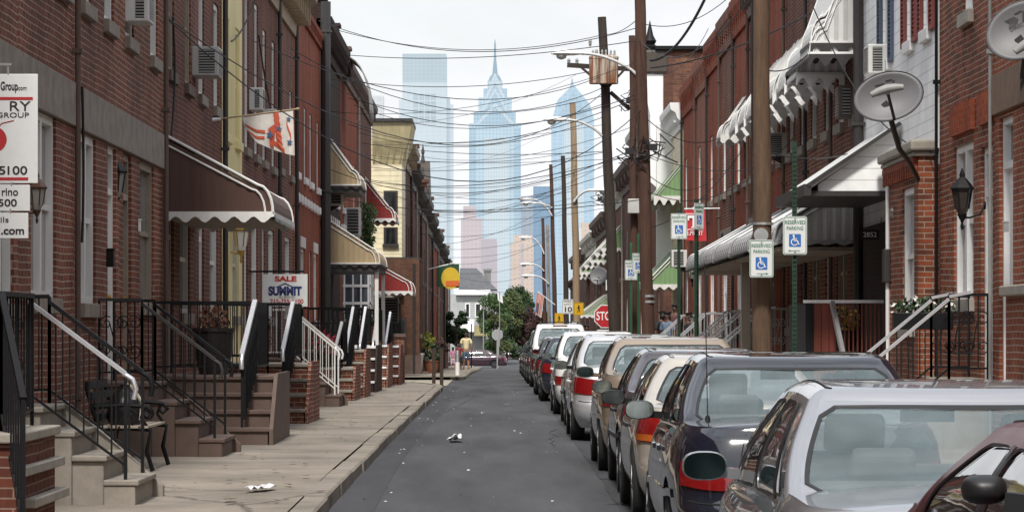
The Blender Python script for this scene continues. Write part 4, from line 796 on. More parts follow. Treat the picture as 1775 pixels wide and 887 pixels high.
potted('dark urn planter with rusty plant on the solid brown stoop',(-3.78,43.2,1.06),.27,.62,SOIL,[(leafmat('rusty_leaves',(.10,.04,.02)),.08,.22)])
potted('pot of red flowers on the brick stoop beyond the white railings',(-3.7,70,.85),.2,.3,SOIL,[(LEAF1,.1,.28),(FLR,.2,.3)],n=90)
potted('terracotta pot of green leaves on the stoop with white ledges',(-3.5,88.5,1.25),.28,.5,TERRA,[(LEAF3,.25,.3)])
potted('terracotta tub with dark bush on the far left pavement',(-2.55,127,zs(127)),.3,.5,TERRA,[(LEAF3,.3,.45)])
potted('tall stand of yellow green plants behind the far terracotta tub',(-2.75,129,zs(129)),.2,.95,WHITE,[(LEAFY,.35,.36),(FLY,.02,.32)],n=110)
potted('reddish leafed plant beside the white railing on the far left',(-2.35,132.5,zs(132)),.2,.5,SOIL,[(LEAFR,.5,.45)])
potted('pot of yellow flowers behind the dark red porch rail',(5.08,46.9,1.35),.17,.3,SOIL,[(LEAF2,.08,.24),(FLY,.16,.22)],n=90)
wb=thing('flower_box','black window box of white flowers hung on the railing of the right edge stoop','flower box',(5.1,38.6,1.65))
b=MB(); b.box(4.75,5.45,38.5,38.75,1.66,1.86); b.build('box',BLACKM,wb,bevel=.01)
for lm,nn in ((LEAF3,220),(FLW,60)):
    m=MB()
    for k in range(5): leafball(m,(4.82+k*.14,38.62,1.94),.12,nn//5,.045)
    m.build('foliage',lm,wb,recalc=False)
iv=MB()
for k in range(9): leafball(iv,(-4.38+.16*math.sin(k*2.2),109.5,5.75-.17*k),.27-.01*k,150,.06)
tag(iv.build('ivy',LEAF1,recalc=False),'hanging green ivy on the wall between the tan and red awnings','ivy')
ba=MB(); ba.lathe((-3.07,124.6,zs(124)+.08),[(.2,0),(.27,.62),(.3,.66),(.3,.7),(.26,.7)],16); tag(ba.build('trash_can',WHITE2,smooth=40),'white plastic bin standing by the brown corner wall','bin')
sb=MB(); sb.box(-3.4,-2.6,124.2,125.1,zs(124)-.1,zs(124)+.075); tag(sb.build('door_step',BSTONE,bevel=.01),'low brown stone doorstep beneath the white bin','step')
for i,(px,py,lab) in enumerate(((752,663,'left of the two square brown corner bollards'),(765.5,663,'right of the two square brown corner bollards'))):
    q=at(px,py,97.5); m=MB(); m.box(q.x-.055,q.x+.055,97.4,97.51,zr(97)-.1,zr(97)+1.12); m.box(q.x-.06,q.x+.06,97.395,97.515,zr(97)+1.12,zr(97)+1.15); tag(m.build('bollard',mat('rusty_post',(.05,.028,.018),.7,var=.3,scale=15),bevel=.006),lab+' on the left pavement','bollard','corner bollards')
m=MB(); q=at(793,650,118); m.lathe((q.x,118,zr(118)),[(.07,0),(.07,.95),(.05,1.02),(.01,1.04)],10); bo=m.build('bollard',GALV,smooth=40); tag(bo,'pale round steel bollard beside the child in pink','bollard'); m=MB(); m.lathe((q.x,118,zr(118)+.1),[(.085,0),(.085,.5)],10); m.build('sleeve',WHITE2,bo,smooth=40)
# ------------------------------------------------------------------ litter
LIT=mat('white_litter',(.72,.72,.74),.7,var=.08); 
def paper(label,px,py,w,d,dz,nm='paper_scrap',fold=.04):
    Y=29.5 if py>850 else 44.2
    c=at(px,py,Y); z=dz; mb=MB(); s=random.random()*9
    mb.grid(lambda u,v:(c.x+(u-.5)*w+.03*math.sin(v*5+s),c.y+(v-.5)*d+.1*math.sin(u*4+s),z+.01+fold*abs(noise.noise(Vector((u*3+s,v*3,s))))*1.6),7,7); tag(mb.build(nm,LIT,smooth=25,solid=.003),label,'litter')
paper('crumpled white paper lying on the left pavement in front',452,869,.19,.45,zs(29.5)+.012)
c=at(788,755,46); mb=MB(); mb.grid(lambda u,v:(c.x+(u-.5)*.21*(1-.45*v)+.03*math.sin(v*4),45.4+v*.75+.1*u,zr(46)+.012+.085*abs(noise.noise(Vector((u*2.3,v*2.6,4.4))))*1.6+.05*math.sin(u*PI)*(1-v)),9,9); tag(mb.build('paper_box',LIT,smooth=25,solid=.004),'white crumpled carton lying on the road ahead of the parked cars','litter')
bits=MB()
for k in range(95):
    y=random.uniform(26,95); x=random.choice([random.uniform(-1.42,-1.0),random.uniform(-1.4,1.0),random.gauss(.3,.3)]); s=random.uniform(.006,.022)
    if x<-1.45 or x>1.1: continue
    z=zr(y)+.007; a=random.random()*6; bits.poly([(x+s*math.cos(a+j*PI/2),y+2.2*s*math.sin(a+j*PI/2),z+random.uniform(0,.014)) for j in range(4)])
o=bits.build('road_litter',LIT,recalc=False); o['kind']='stuff'; o['label']='scattered specks of pale litter and grit on the road'; o['category']='litter'
tw=MB()
for k in range(110):
    y=random.uniform(26,80); x=random.uniform(-3.0,-1.75); s=random.uniform(.01,.05); z=zs(y)+.022; a=random.random()*6; tw.poly([(x+s*math.cos(a+j*PI/2),y+s*1.5*math.sin(a+j*PI/2),z+random.uniform(0,.01)) for j in range(4)])
o=tw.build('dead_leaves',mat('dry_leaves',(.10,.07,.045),.9),recalc=False); o['kind']='stuff'; o['label']='scattered dry leaves and dirt on the left pavement'; o['category']='leaves'
# ------------------------------------------------------------------ utility poles and street lamps
LAMPW=mat('lamp_grey_paint',(.5,.5,.49),.45,var=.1); LENS=mat('lamp_lens',(.55,.55,.5),.15,var=0)
TRW=mat('transformer_paint',(.5,.5,.47),.6,var=.15,scale=4); 
def rusty():
    m,nt,b=_nt('rust_streaked_tank'); L=nt.links; tc=N(nt,'ShaderNodeTexCoord'); mp=N(nt,'ShaderNodeMapping'); mp.inputs['Scale'].default_value=(9,9,.7); L.new(tc.outputs['Object'],mp.inputs[0])
    no=N(nt,'ShaderNodeTexNoise',i_Scale=1.3,i_Detail=5.0); L.new(mp.outputs[0],no.inputs['Vector']); r=N(nt,'ShaderNodeValToRGB'); e=r.color_ramp.elements; e[0].position=.42; e[0].color=(.20,.07,.025,1); e[1].position=.58; e[1].color=(.42,.38,.31,1); L.new(no.outputs[0],r.inputs[0]); L.new(r.outputs[0],b.inputs['Base Color']); b.inputs['Roughness'].default_value=.7; return m
RUST=rusty()
def pole(label,pxb,pxt,pyt,Y,rb,rt,m,x=None):
    """wooden pole; foot at the kerb, head leaning to pxt,pyt"""
    b=at(pxb,600,Y); tp=at(pxt,pyt,Y); t=thing('utility_pole',label,'utility pole',(b.x,Y,zs(Y)),'wooden utility poles along the right kerb')
    mb=MB(); n=10; p0=Vector((b.x,Y,zs(Y)-.3))
    mb.tube([p0.lerp(tp,k/n)+Vector((.012*math.sin(k*1.7),0,0)) for k in range(n+1)],[rb+(rt-rb)*k/n for k in range(n+1)],14); mb.build('shaft',m,t,smooth=50); t['_top']=tuple(tp); return t,p0,tp
def lamp(parent,base,head,side=-1,m=None,sc=1.0,r=.035):
    """curved bracket arm with cobra head"""
    a=Vector(base); h=Vector(head); pts=[]
    for k in range(13):
        s=k/12; pts.append(Vector((a.x+(h.x-a.x)*(1-math.cos(s*PI/2)) if False else a.x+(h.x-a.x)*s, a.y+(h.y-a.y)*s, a.z+(h.z-a.z)*math.sin(s*PI/2)**.8)))
    mb=MB(); mb.tube(pts,r*sc,8); arm=mb.build('lamp_arm',m or LAMPW,parent,smooth=60)
    hd=MB(); L=.75*sc; prof=[(0,.05,.04),(.12,.075,.055),(.3,.13,.085),(.55,.16,.095),(.8,.15,.08),(.95,.1,.05),(1,.03,.02)]
    rings=[]
    for (s,ry,rz) in prof: rings.append([hd.vert((h.x+side*(s*L-.05),h.y+ry*sc*math.cos(2*PI*j/12),h.z+rz*sc*math.sin(2*PI*j/12)*(1 if math.sin(2*PI*j/12)>0 else .55)))for j in range(12)])
    for A,B in zip(rings,rings[1:]):
        for j in range(12): hd.face(A[j],A[(j+1)%12],B[(j+1)%12],B[j])
    hd.face(*rings[0]); hd.face(*rings[-1]); hd.build('lamp_head',WHITE2,arm,smooth=60)
    ls=MB(); ls.lathe((h.x+side*L*.62,h.y,h.z-.14*sc),[(.03,0),(.1*sc,.03),(.125*sc,.09*sc)],12); ls.build('lamp_lens',LENS,arm,smooth=60)
def insul(parent,c):
    mb=MB(); 
    mb.lathe(c,[(.03,0),(.03,.05),(.055,.06),(.03,.09),(.055,.1),(.03,.13),(.055,.14),(.02,.19)],8); mb.build('insulator',GREYT,parent,smooth=50)
p1,b1,t1=pole('stout brown wooden pole standing tallest at near right between the two reserved parking signs',1322,1318,-260,40,.125,.105,WOOD1)
bd=MB(); bd.lathe((b1.x,40,at(0,390,40).z),[(.133,0),(.133,.03)],14); bd.build('band',GALV,p1); cb=MB(); cb.tube([(b1.x-.14,39.95,3.1),(b1.x-.13,39.95,9)],.012,6); cb.build('ground_wire',CABLE,p1)
dk=MB(); dk.lathe((b1.x-.03,39.86,at(0,408,40).z-.0),[(.09,0),(.09,.02)],14,'y'); dk.build('tag_plate',GALV,p1)
p2,b2,t2=pole('dark brown leaning pole right of the green paired sign posts',1127,1105,-150,69,.145,.115,WOOD4)
bd=MB(); q=at(1124,515,69)
for dz in (0,-.12): bd.lathe((q.x,69,q.z+dz),[(.152,0),(.152,.05)],14)
bd.build('band',GALV,p2)
p2b,b2b,t2b=pole('slim reddish pole with a pale cabinet, partly behind the dark leaning pole',1101,1096,62,76,.105,.075,WOOD4)
bx=MB(); q=at(1100,358,76); bx.box(q.x-.17,q.x+.17,75.65,75.9,q.z-.17,q.z+.17); bx.build('cabinet',TRW,p2b,bevel=.015)
q=at(1103,130,76); lamp(p2b,(q.x,75.9,q.z),at(1008,93,76),sc=1.02)
p3,b3,t3=pole('dark leaning pole carrying three rust streaked transformer cans',1070,1044,30,86,.165,.115,WOOD2)
q=at(1040,115,86)
ca=MB(); ca.bar(at(983,113,85.8),at(1094,120,85.8),.1,.12); ca.bar(at(1005,115,85.75),at(1046,150,85.75),.06); ca.bar(at(1085,118,85.75),at(1056,150,85.75),.06); ca.bar(at(1058,160,85.9),at(1092,190,85.9),.1,.1); ca.build('crossarm',WOOD2,p3)
for px in (1031,1047,1062):
    c=at(px,146,85.65 if px!=1047 else 85.5); tk=MB(); hgt=.72
    tk.lathe(c,[(.13,0),(.15,.02),(.15,hgt-.06),(.16,hgt-.05),(.16,hgt),(.09,hgt+.05)],14); tr=tk.build('transformer',RUST,p3,smooth=40); bs=MB()
    for dx in (-.05,.05): bs.lathe(c+Vector((dx,0,hgt+.03)),[(.025,0),(.035,.04),(.02,.07),(.035,.1),(.012,.16)],8)
    bs.build('bushing',GREYT,tr,smooth=50)
for px,py in ((1023,75),(1034,92),(986,108),(1000,108)): insul(p3,at(px,py+6,85.8))
q=at(1043,236,86); lamp(p3,(q.x,85.9,q.z),at(985,208,86),sc=.95)
p4,b4,t4=pole('pale weathered pole behind the yellow school crossing sign',1002,993,178,130,.16,.12,WOOD3)
p5,b5,t5=pole('thin dark pole between the pale pole and the lamp poles',984,976,270,150,.14,.1,WOOD2)
p6,b6,t6=pole('dark far pole with two lamp arms over the street',965,955,285,183,.15,.1,WOOD4)
p7,b7,t7=pole('farthest dark pole beyond the yellow crossing signs, with a lamp arm',946,941,378,218,.15,.1,WOOD4)
p8,b8,t8=pole('grey far pole right behind the farthest lamp arms',953,949,390,205,.12,.09,STONE)
for p,Y,(px,py),(hx,hy) in ((p6,183,(957,360),(928,352)),(p6,183,(957,375),(922,345)),(p7,218,(943,440),(920,412)),(p7,218,(943,470),(922,458)),(p8,205,(951,492),(926,478)),(p4,130,(995,350),(1022,330))):
    q=at(px,py,Y-.2); lamp(p,q,at(hx,hy,Y-.2),side=-1 if hx<px else 1,sc=1.15,r=.045)
bx=MB(); q=at(1043,345,110); 
# clutter of splice boxes on the poles
for p,px,py,Y in ((p2,1092,262,68.8),(p3,1092,175,85.7),(p2,1133,255,68.8),(p4,1040,345,129.7)):
    m=MB(); c=at(px,py,Y)
    for k in range(9): d=Vector((random.uniform(-.3,.3),0,random.uniform(-.25,.25))); m.tube([c+d,c+d+Vector((random.uniform(-.35,.35),.02,random.uniform(-.25,.2))),c+Vector((random.uniform(-.4,.4),.04,random.uniform(-.3,.3)))],.014,5)
    m.box(c.x-.1,c.x+.08,c.y-.05,c.y+.05,c.z-.07,c.z+.07); m.build('splice_bundle',CABLE,p)
# ------------------------------------------------------------------ overhead cables
CG='thin black cables strung across the street'; CL='thin black utility cable sagging across the street above the cars'
def cable(a,b,sg,r=.0095,lab=CL,grp=CG):
    mb=MB(); mb.tube(sag(a,b,sg,18),r,5,cap=False); o=mb.build('cable',CABLE,smooth=80,recalc=False); tag(o,lab,'cable',grp); return o
def lf(px,py): Y=25760/(860-px); return at(px,py,Y)+Vector((.06,0,0))
def rf(px,py): Y=31360/(px-860); return at(px,py,Y)-Vector((.06,0,0))
CAB=[(lf(548,36),at(1107,48,69),.9),(lf(565,48),at(1048,60,86),.7),(lf(560,92),at(1110,70,69),.35),(lf(283,32),at(1046,160,86),2.2),(lf(283,34),at(1112,190,69),2.6),
 (lf(430,70),at(1048,130,86),1.2),(lf(500,85),at(1050,150,86),1.4),(lf(556,135),at(1051,118,86),.5),(lf(556,140),at(1113,160,69),1.3),(lf(600,170),at(1052,165,86),.7),(lf(610,182),at(1053,178,86),1.0),
 (lf(600,215),at(1115,165,69),1.1),(lf(620,230),at(1054,200,86),.9),(lf(625,248),at(1055,262,86),.3),(lf(560,290),at(1117,250,69),1.2),(lf(630,268),at(998,262,130),.5),(lf(640,290),at(1057,262,86),.4),
 (lf(585,305),at(1118,262,69),.7),(lf(640,312),at(999,300,130),.6),(lf(645,330),at(1058,300,86),.9),(lf(590,345),at(1120,345,69),.45),(lf(645,355),at(1062,345,86),.35),(at(712,330,126),at(999,330,130),.5),(at(716,362,128),at(1000,322,130),.7),
 (at(712,390,128),at(957,330,183),.5),(at(730,405,135),at(1001,352,130),.8),(at(735,425,140),at(957,352,183),.8),(at(745,430,150),at(958,398,183),.6),(at(750,445,150),at(943,420,218),.5),(at(755,455,160),at(960,405,183),.9),(at(765,470,170),at(943,445,218),.7),(at(790,478,200),at(944,460,218),1.0),(at(760,492,230),at(1000,508,230),.4)]
for a,b,s in CAB: cable(a,b,s*.72)
rw_=random.Random(11)
for k in range(12):   # the finer lines of the web
    px0=rw_.choice([rw_.uniform(558,640),rw_.uniform(640,650),rw_.uniform(700,735)]); py0=rw_.uniform(150,470) if px0<660 else rw_.uniform(300,470)
    a=lf(px0,py0) if px0<660 else at(px0,py0,rw_.uniform(126,135)); px1,Y1=rw_.choice([(1115,69),(1055,86),(999,130),(1000,130),(957,183)]); cable(a,at(px1,max(100,py0+rw_.uniform(-90,15)),Y1),rw_.uniform(.15,.8),.0065)
CG2='thin black service cables running to the right facades'; CL2='thin black service cable running from a pole to the right hand facades'
for a,b,s in ((at(1110,40,69),rf(1320,-60),.5),(at(1109,70,69),at(1318,-25,40),.6),(at(1050,60,86),at(1109,30,69),.1),(at(1112,120,69),rf(1232,50),.5),(at(1115,200,69),rf(1290,215),.5),(at(1117,265,69),rf(1395,275),.3),(at(1322,105,40),rf(1300,190),.4),(at(1321,120,40),rf(1420,70),.2),(at(1324,262,40),rf(1500,258),.12),(rf(1492,255),at(1622,270,40.9)-Vector((.02,0,0)),.08),(at(1400,-10,45),rf(1630,265),.5),(at(1120,300,69),rf(1250,300),.4),(at(1121,330,69),rf(1380,240),.6),(at(1126,395,69),rf(1290,262),.3)):
    cable(a,b,s,.009,CL2,CG2)
cable(at(1235,-30,60),at(1128,105,69),.35,.03,'thick twisted black cable dropping to the dark leaning pole from top right','thick service cables') ; 
cable(at(1500,-30,52),at(1128,118,69),.25,.016,'long straight black cable slanting up to the right from the dark leaning pole','slanting cable')
for i,(pts,lab) in enumerate((([lf(288,30),lf(296,130),lf(286,235)],'black cable looping down the red brick beside the brown awning'),([lf(392,72),at(415,66,57),at(440,0,58)],'black cable bracketed at the top of the yellow house front'),([lf(440,62),lf(452,150),lf(463,195)],'grey looping cable between the tall white upper windows'),([lf(128,150),lf(133,300),lf(128,420)],'dark cable beside the downpipe left of the twin-pane window'))):
    mb=MB(); mb.tube([pts[0].lerp(pts[1],t).lerp(pts[1].lerp(pts[2],t),t)+Vector((.03,0,0)) for t in [k/10 for k in range(11)]],.016,5); tag(mb.build('wall_cable',CABLE,recalc=False),lab,'cable')
# ------------------------------------------------------------------ signs
SGW=mat('sign_white',(.70,.71,.70),.35,var=.06); SGG=mat('sign_green',(.02,.16,.09),.4,var=0); SGB=mat('sign_blue',(.03,.14,.42),.4,var=0); SGR=mat('sign_red',(.45,.02,.025),.35,var=.08); SGY=mat('sign_yellow',(.62,.35,.01),.4,var=.08); BLK=mat('sign_black',(.012,.012,.012),.5,var=0); REDL=mat('lettering_red',(.42,.02,.025),.5,var=0); NAVY=mat('lettering_navy',(.02,.03,.10),.5,var=0)
def rrect(c,w,h,r,y,n=5):
    out=[]
    for sx,sz,a0 in ((1,1,0),(-1,1,90),(-1,-1,180),(1,-1,270)):
        for k in range(n+1): a=R(a0+90*k/n); out.append((c.x+sx*(w/2-r)+r*math.cos(a),y,c.z+sz*(h/2-r)+r*math.sin(a)))
    return out
def ringpanel(c,w,h,r,t,y):
    A=rrect(c,w,h,r,y); B=rrect(c,w-2*t,h-2*t,max(.004,r-t),y); mb=MB()
    for k in range(len(A)): n=(k+1)%len(A); mb.poly([A[k],A[n],B[n],B[k]])
    return mb
def plate(c,w,h,r,m,t,nm='plate',y=0,th=.006):
    mb=MB(); mb.prism(rrect(c,w,h,r,c.y+y),(0,th,0)); return mb.build(nm,m,t)
def post(c,t,z0,z1,m,w=.045):
    mb=MB(); y=c.y+.03
    mb.box(c.x-w/2,c.x-w/2+.008,y,y+w,z0,z1); mb.box(c.x+w/2-.008,c.x+w/2,y,y+w,z0,z1); mb.box(c.x-w/2+.008,c.x+w/2-.008,y+w-.008,y+w,z0,z1)
    k=z0
    while k<z1-.05: mb.box(c.x-w/2+.008,c.x+w/2-.008,y,y+.006,k,k+.03); k+=.055
    return mb.build('post',m,t)
def reserved(label,px,py,Y,arrow,postm=POSTG,ptop=None,has_post=True,yaw=0,group='blue and white reserved parking signs'):
    c=at(px,py,Y); c0=Vector((0,0,0)); t=thing('parking_sign',label,'parking sign',(0,0,0),group); w,h=.29,.46
    f=plate(c0,w,h,.025,SGW,t); ringpanel(c0,w-.016,h-.016,.02,.008,-.0015).build('border',SGG,t,recalc=False)
    text_obj('RESERVED',.062,SGG,t,(0,-.002,.155),width=.245,bold=.0006); text_obj('PARKING',.062,SGG,t,(0,-.002,.085),width=.20,bold=.0006)
    q=Vector((0,0,-.06)); bp=MB(); bp.poly(rrect(q,.145,.155,.012,-.0015)); b=bp.build('symbol_panel',SGB,t,recalc=False)
    s=MB(); y=-.003
    def disc(x,z,r,n=14): s.poly([(x+r*math.cos(2*PI*k/n),y,z+r*math.sin(2*PI*k/n)) for k in range(n)])
    def seg(a,b2,wd): 
        d=Vector((b2[0]-a[0],0,b2[1]-a[1])).normalized(); nn=Vector((-d.z,0,d.x))*wd/2; A=Vector((a[0],y,a[1])); B=Vector((b2[0],y,b2[1])); s.poly([A+nn,A-nn,B-nn,B+nn])
    disc(-.016,-.002,.0125); seg((-.014,-.012),(-.008,-.062),.015); seg((-.012,-.038),(.022,-.038),.01); seg((-.01,-.062),(.03,-.062),.013); seg((.03,-.06),(.042,-.105),.013); seg((.04,-.105),(.056,-.1),.011)
    for k in range(16):
        a0=R(110+k*13.5); a1=R(110+(k+1)*13.5); cx,cz=-.006,-.078; s.poly([(cx+.034*math.cos(a0),y,cz+.034*math.sin(a0)),(cx+.034*math.cos(a1),y,cz+.034*math.sin(a1)),(cx+.044*math.cos(a1),y,cz+.044*math.sin(a1)),(cx+.044*math.cos(a0),y,cz+.044*math.sin(a0))])
    s.build('wheelchair_symbol',WHITE2,b,recalc=False)
    a=MB(); y=-.002; d=arrow
    a.poly([(-.06,y,-.182),(.06,y,-.182),(.06,y,-.189),(-.06,y,-.189)]); a.poly([(d*.085,y,-.1855),(d*.055,y,-.172),(d*.055,y,-.199)])
    a.build('arrow',SGG,t,recalc=False); bo=MB()
    for z in (.2,-.2): bo.lathe((0,-.008,z),[(.011,0),(.011,.01)],8,'y')
    bo.build('bolt',GALV,t)
    if has_post: post(Vector((0,0,0)),t,zs(Y)-c.z-.2,(at(0,ptop,Y).z-c.z) if ptop else .3,postm,.055)
    t.location=c; t.rotation_euler=(0,0,yaw); return t
reserved('largest reserved parking sign, arrow to the left, on the tall dark green post',1378,408,39.0,-1,ptop=245)
reserved('reserved parking sign with arrow to the right mounted on the stout near pole',1320,448,39.6,1,has_post=False)
reserved('reserved parking sign in front of the red flag, left of the narrow turned one',1177,392,58,1)
reserved('reserved parking sign turned nearly edge on, right of the red flag',1212,375,56,-1,yaw=R(52))
reserved('faded reserved parking sign, upper of the pair left of the dark leaning pole',1107,456,74,1,postm=POSTG2,ptop=405)
reserved('faded reserved parking sign lower left of its twin by the dark leaning pole',1094,468,75,-1,postm=POSTG2,ptop=420)
# stop sign
c=at(1050,548,93); t=thing('stop_sign','red octagonal stop sign half hidden by the dark leaning transformer pole','stop sign',(c.x,93,zs(93)))
oc=[(c.x+.36*math.cos(R(22.5+45*k)),93,c.z+.36*math.sin(R(22.5+45*k))) for k in range(8)]; mb=MB(); mb.prism(oc,(0,.006,0)); mb.build('plate',WHITE2,t)
oc=[(c.x+.335*math.cos(R(22.5+45*k)),92.998,c.z+.335*math.sin(R(22.5+45*k))) for k in range(8)]; mb=MB(); mb.poly(oc); mb.build('face',SGR,t,recalc=False); text_obj('STOP',.34,WHITE2,t,(c.x,92.996,c.z),width=.54,bold=.005)
post(Vector((c.x+.05,93.0,0)),t,zs(93)-.2,c.z+.35,POSTG,.06); mb=MB(); mb.box(c.x-.25,c.x+.3,92.99,93.0,c.z-.55,c.z-.38); sp=mb.build('lower_plate',SGW,t); text_obj('ALL WAY' if False else 'ONE WAY',.09,BLK,t,(c.x,92.988,c.z-.465),width=.45)
ow=MB(); q=at(1050,500,93); ow.box(q.x-.0,q.x+.2,92.98,93.0,q.z-.05,q.z+.25); ow.build('upper_plate',SGW,t)
# speed limit and school signs
c=at(984,531,122); t=thing('speed_limit_sign','white speed limit 10 sign on the thin dark pole','speed limit sign',(c.x,122,c.z-.4)); plate(c,.42,.55,.03,SGW,t); ringpanel(c,.39,.52,.025,.012,121.998).build('border',BLK,t,recalc=False)
text_obj('SPEED',.09,BLK,t,(c.x,121.996,c.z+.19),width=.3); text_obj('LIMIT',.09,BLK,t,(c.x,121.996,c.z+.08),width=.27); text_obj('10',.27,BLK,t,(c.x,121.996,c.z-.12),bold=.006,width=.27)
for px,py,Y,s,lab in ((1003,535,126,.5,'yellow school crossing sign on the pale weathered pole'),(969,552,178,.62,'small yellow school crossing sign on the far lamp pole')):
    c=at(px,py,Y); t=thing('crossing_sign',lab,'crossing sign',(c.x,Y,c.z-s/2)); plate(c,s*.78,s,.03,SGY,t); ringpanel(c,s*.72,s*.93,.025,.012,Y-.002).build('border',BLK,t,recalc=False)
    f=MB(); y=Y-.004; k=s*.9
    f.poly([(c.x+.06*k*math.cos(a*PI/5),y,c.z+.28*k+.06*k*math.sin(a*PI/5)) for a in range(10)])
    def sg(a,b,w):
        A=Vector((c.x+a[0]*k,y,c.z+a[1]*k)); B=Vector((c.x+b[0]*k,y,c.z+b[1]*k)); d=(B-A).normalized(); nn=Vector((-d.z,0,d.x))*w*k/2; f.poly([A+nn,A-nn,B-nn,B+nn])
    sg((0,.22),(.03,-.05),.12); sg((0,.15),(-.16,.02),.05); sg((.02,.15),(.17,.08),.05); sg((.03,-.02),(-.12,-.32),.07); sg((.03,-.02),(.1,-.16),.07); sg((.1,-.16),(.08,-.33),.06)
    f.build('child_symbol',BLK,t,recalc=False)
c=at(996,565,126); t=thing('parking_sign','tiny white parking sign low on the pale weathered pole','parking sign',(c.x,125.9,c.z)); c.y=125.9; plate(c,.24,.36,.02,SGW,t); mb=MB(); mb.poly(rrect(c-Vector((0,0,.04)),.1,.12,.01,125.897)); mb.build('symbol_panel',SGB,t,recalc=False)
# round sign seen from the back beyond the crossing
c=at(862,580,240); t=thing('stop_sign','bare grey back of a stop sign on a far pole by the green tree','stop sign',(c.x,240,zr(240))); mb=MB(); mb.prism([(c.x+.44*math.cos(R(22.5+45*k)),240,c.z+.44*math.sin(R(22.5+45*k))) for k in range(8)],(0,.02,0)); mb.build('plate',GALV,t); mb=MB(); mb.box(c.x-.05,c.x+.05,240.02,240.1,zr(240),c.z+.4); mb.build('post',GREYT,t)
# estate agent hanging sign at the left edge
def flatsign(c,w,h,t,nm,m=SGW): 
    mb=MB(); mb.box(c.x-w/2,c.x+w/2,c.y,c.y+.012,c.z-h/2,c.z+h/2); return mb.build(nm,m,t,bevel=.003)
Y=26.5; tl=at(-150,129,Y); br=at(65,318,Y); t=thing('estate_sign','white hanging estate agent sign with red lines cut off by the left frame edge','sign',(-3.9,Y,2.4))
def pp(px,py): return at(px,py,Y)
m1=pp(-42,223); w=(65+150)*Y/F; flatsign(m1,w,(318-129)*Y/F,t,'main_board'); m2=pp(-48,343); flatsign(m2,(50+150)*Y/F,45*Y/F,t,'name_board'); m3=pp(-50,391); flatsign(m3,(48+150)*Y/F,44*Y/F,t,'web_board')
def tx(s,px,py,hpx,m,wpx=None,bold=0): return text_obj(s,hpx*Y/F*1.35,m,t,pp(px,py)-Vector((0,.003,0)),width=wpx*Y/F if wpx else None,bold=bold)
tx('Group',16,150,15,BLK,30,.002); tx('.com',38,153,8,BLK,16); tx('RY',34,185,18,BLK,36); tx('GROUP',22,200,9,BLK,56); tx('100',28,296,15,BLK,34,.001); tx('5',4,296,15,BLK,11,.001); tx('rino',17,333,14,BLK,28,.001); tx('500' if False else '500',13,352,13,BLK,32,.001); tx('ils',8,381,10,BLK,14); tx('.com',22,400,14,BLK,40,.002); tx('n',-10,400,14,BLK,14,.002)
ln=MB()
for py,a,b in ((171,-140,57),(310,-140,49)):
    A=pp(a,py); B=pp(b,py); ln.box(A.x,B.x,Y-.003,Y-.001,A.z-.012,A.z+.012)
ln.build('red_line',REDL,t); ap=MB(); q=pp(-6,242); ap.poly([(q.x+.085*math.cos(a*PI/10)*(1-.12*abs(math.sin(a*PI/20))),Y-.003,q.z+.1*math.sin(a*PI/10)) for a in range(20)]); ap.tube([pp(-3,222)-Vector((0,.003,0)),pp(3,214)-Vector((0,.003,0)),pp(24,209)-Vector((0,.003,0))],.004,4); ap.build('apple_emblem',REDL,t,recalc=False)
hk=MB(); hk.bar(pp(-300,108)+Vector((0,.006,0)),pp(20,112)+Vector((0,.006,0)),.025,.02)
for px,a,b in ((14,112,130),(20,316,322),(18,362,370),(-120,316,322)): hk.bar(pp(px,a)+Vector((0,.006,0)),pp(px,b)+Vector((0,.006,0)),.014)
hk.build('bracket',GREYT,t)
# the second estate sign
Y=60; c=at(494,501,Y); t=thing('estate_sign','white SALE estate agent sign with blue lettering behind the railings','sign',(c.x,Y,c.z-.3)); s=Y/F; mb=MB(); mb.box(c.x-39*s,c.x+39*s,Y,Y+.02,c.z-30*s,c.z+26*s); mb.build('board',SGW,t,bevel=.004)
def t2(txt,px,py,hpx,m,wpx,b=0): return text_obj(txt,hpx*s*1.35,m,t,at(px,py,Y)-Vector((0,.004,0)),width=wpx*s,bold=b)
BLUE=mat('lettering_blue',(.012,.022,.13),.5,var=0)
t2('SALE',495,483.5,9,REDL,38,.006); t2('SUMMIT',494,505,15,BLUE,58,.012); t2('REAL ESTATE INC',497,515,3.2,BLK,27); t2('215-755-1100',497,522.5,8,REDL,58,.003)
rf_=MB(); rf_.poly([at(477,498,Y)-Vector((0,.005,0)),at(494,490,Y)-Vector((0,.005,0)),at(511,498,Y)-Vector((0,.005,0)),at(508,498.5,Y)-Vector((0,.005,0)),at(494,492.5,Y)-Vector((0,.005,0)),at(480,498.5,Y)-Vector((0,.005,0))]); rf_.build('roof_emblem',BLUE,t,recalc=False)
mb=MB(); mb.bar(Vector((XL,Y+.05,c.z+.33)),Vector((c.x+.35,Y+.05,c.z+.33)),.035); mb.bar(Vector((c.x-.1,Y+.02,c.z+.27)),Vector((c.x-.1,Y+.05,c.z+.33)),.03); mb.build('bracket',BLACKM,t)
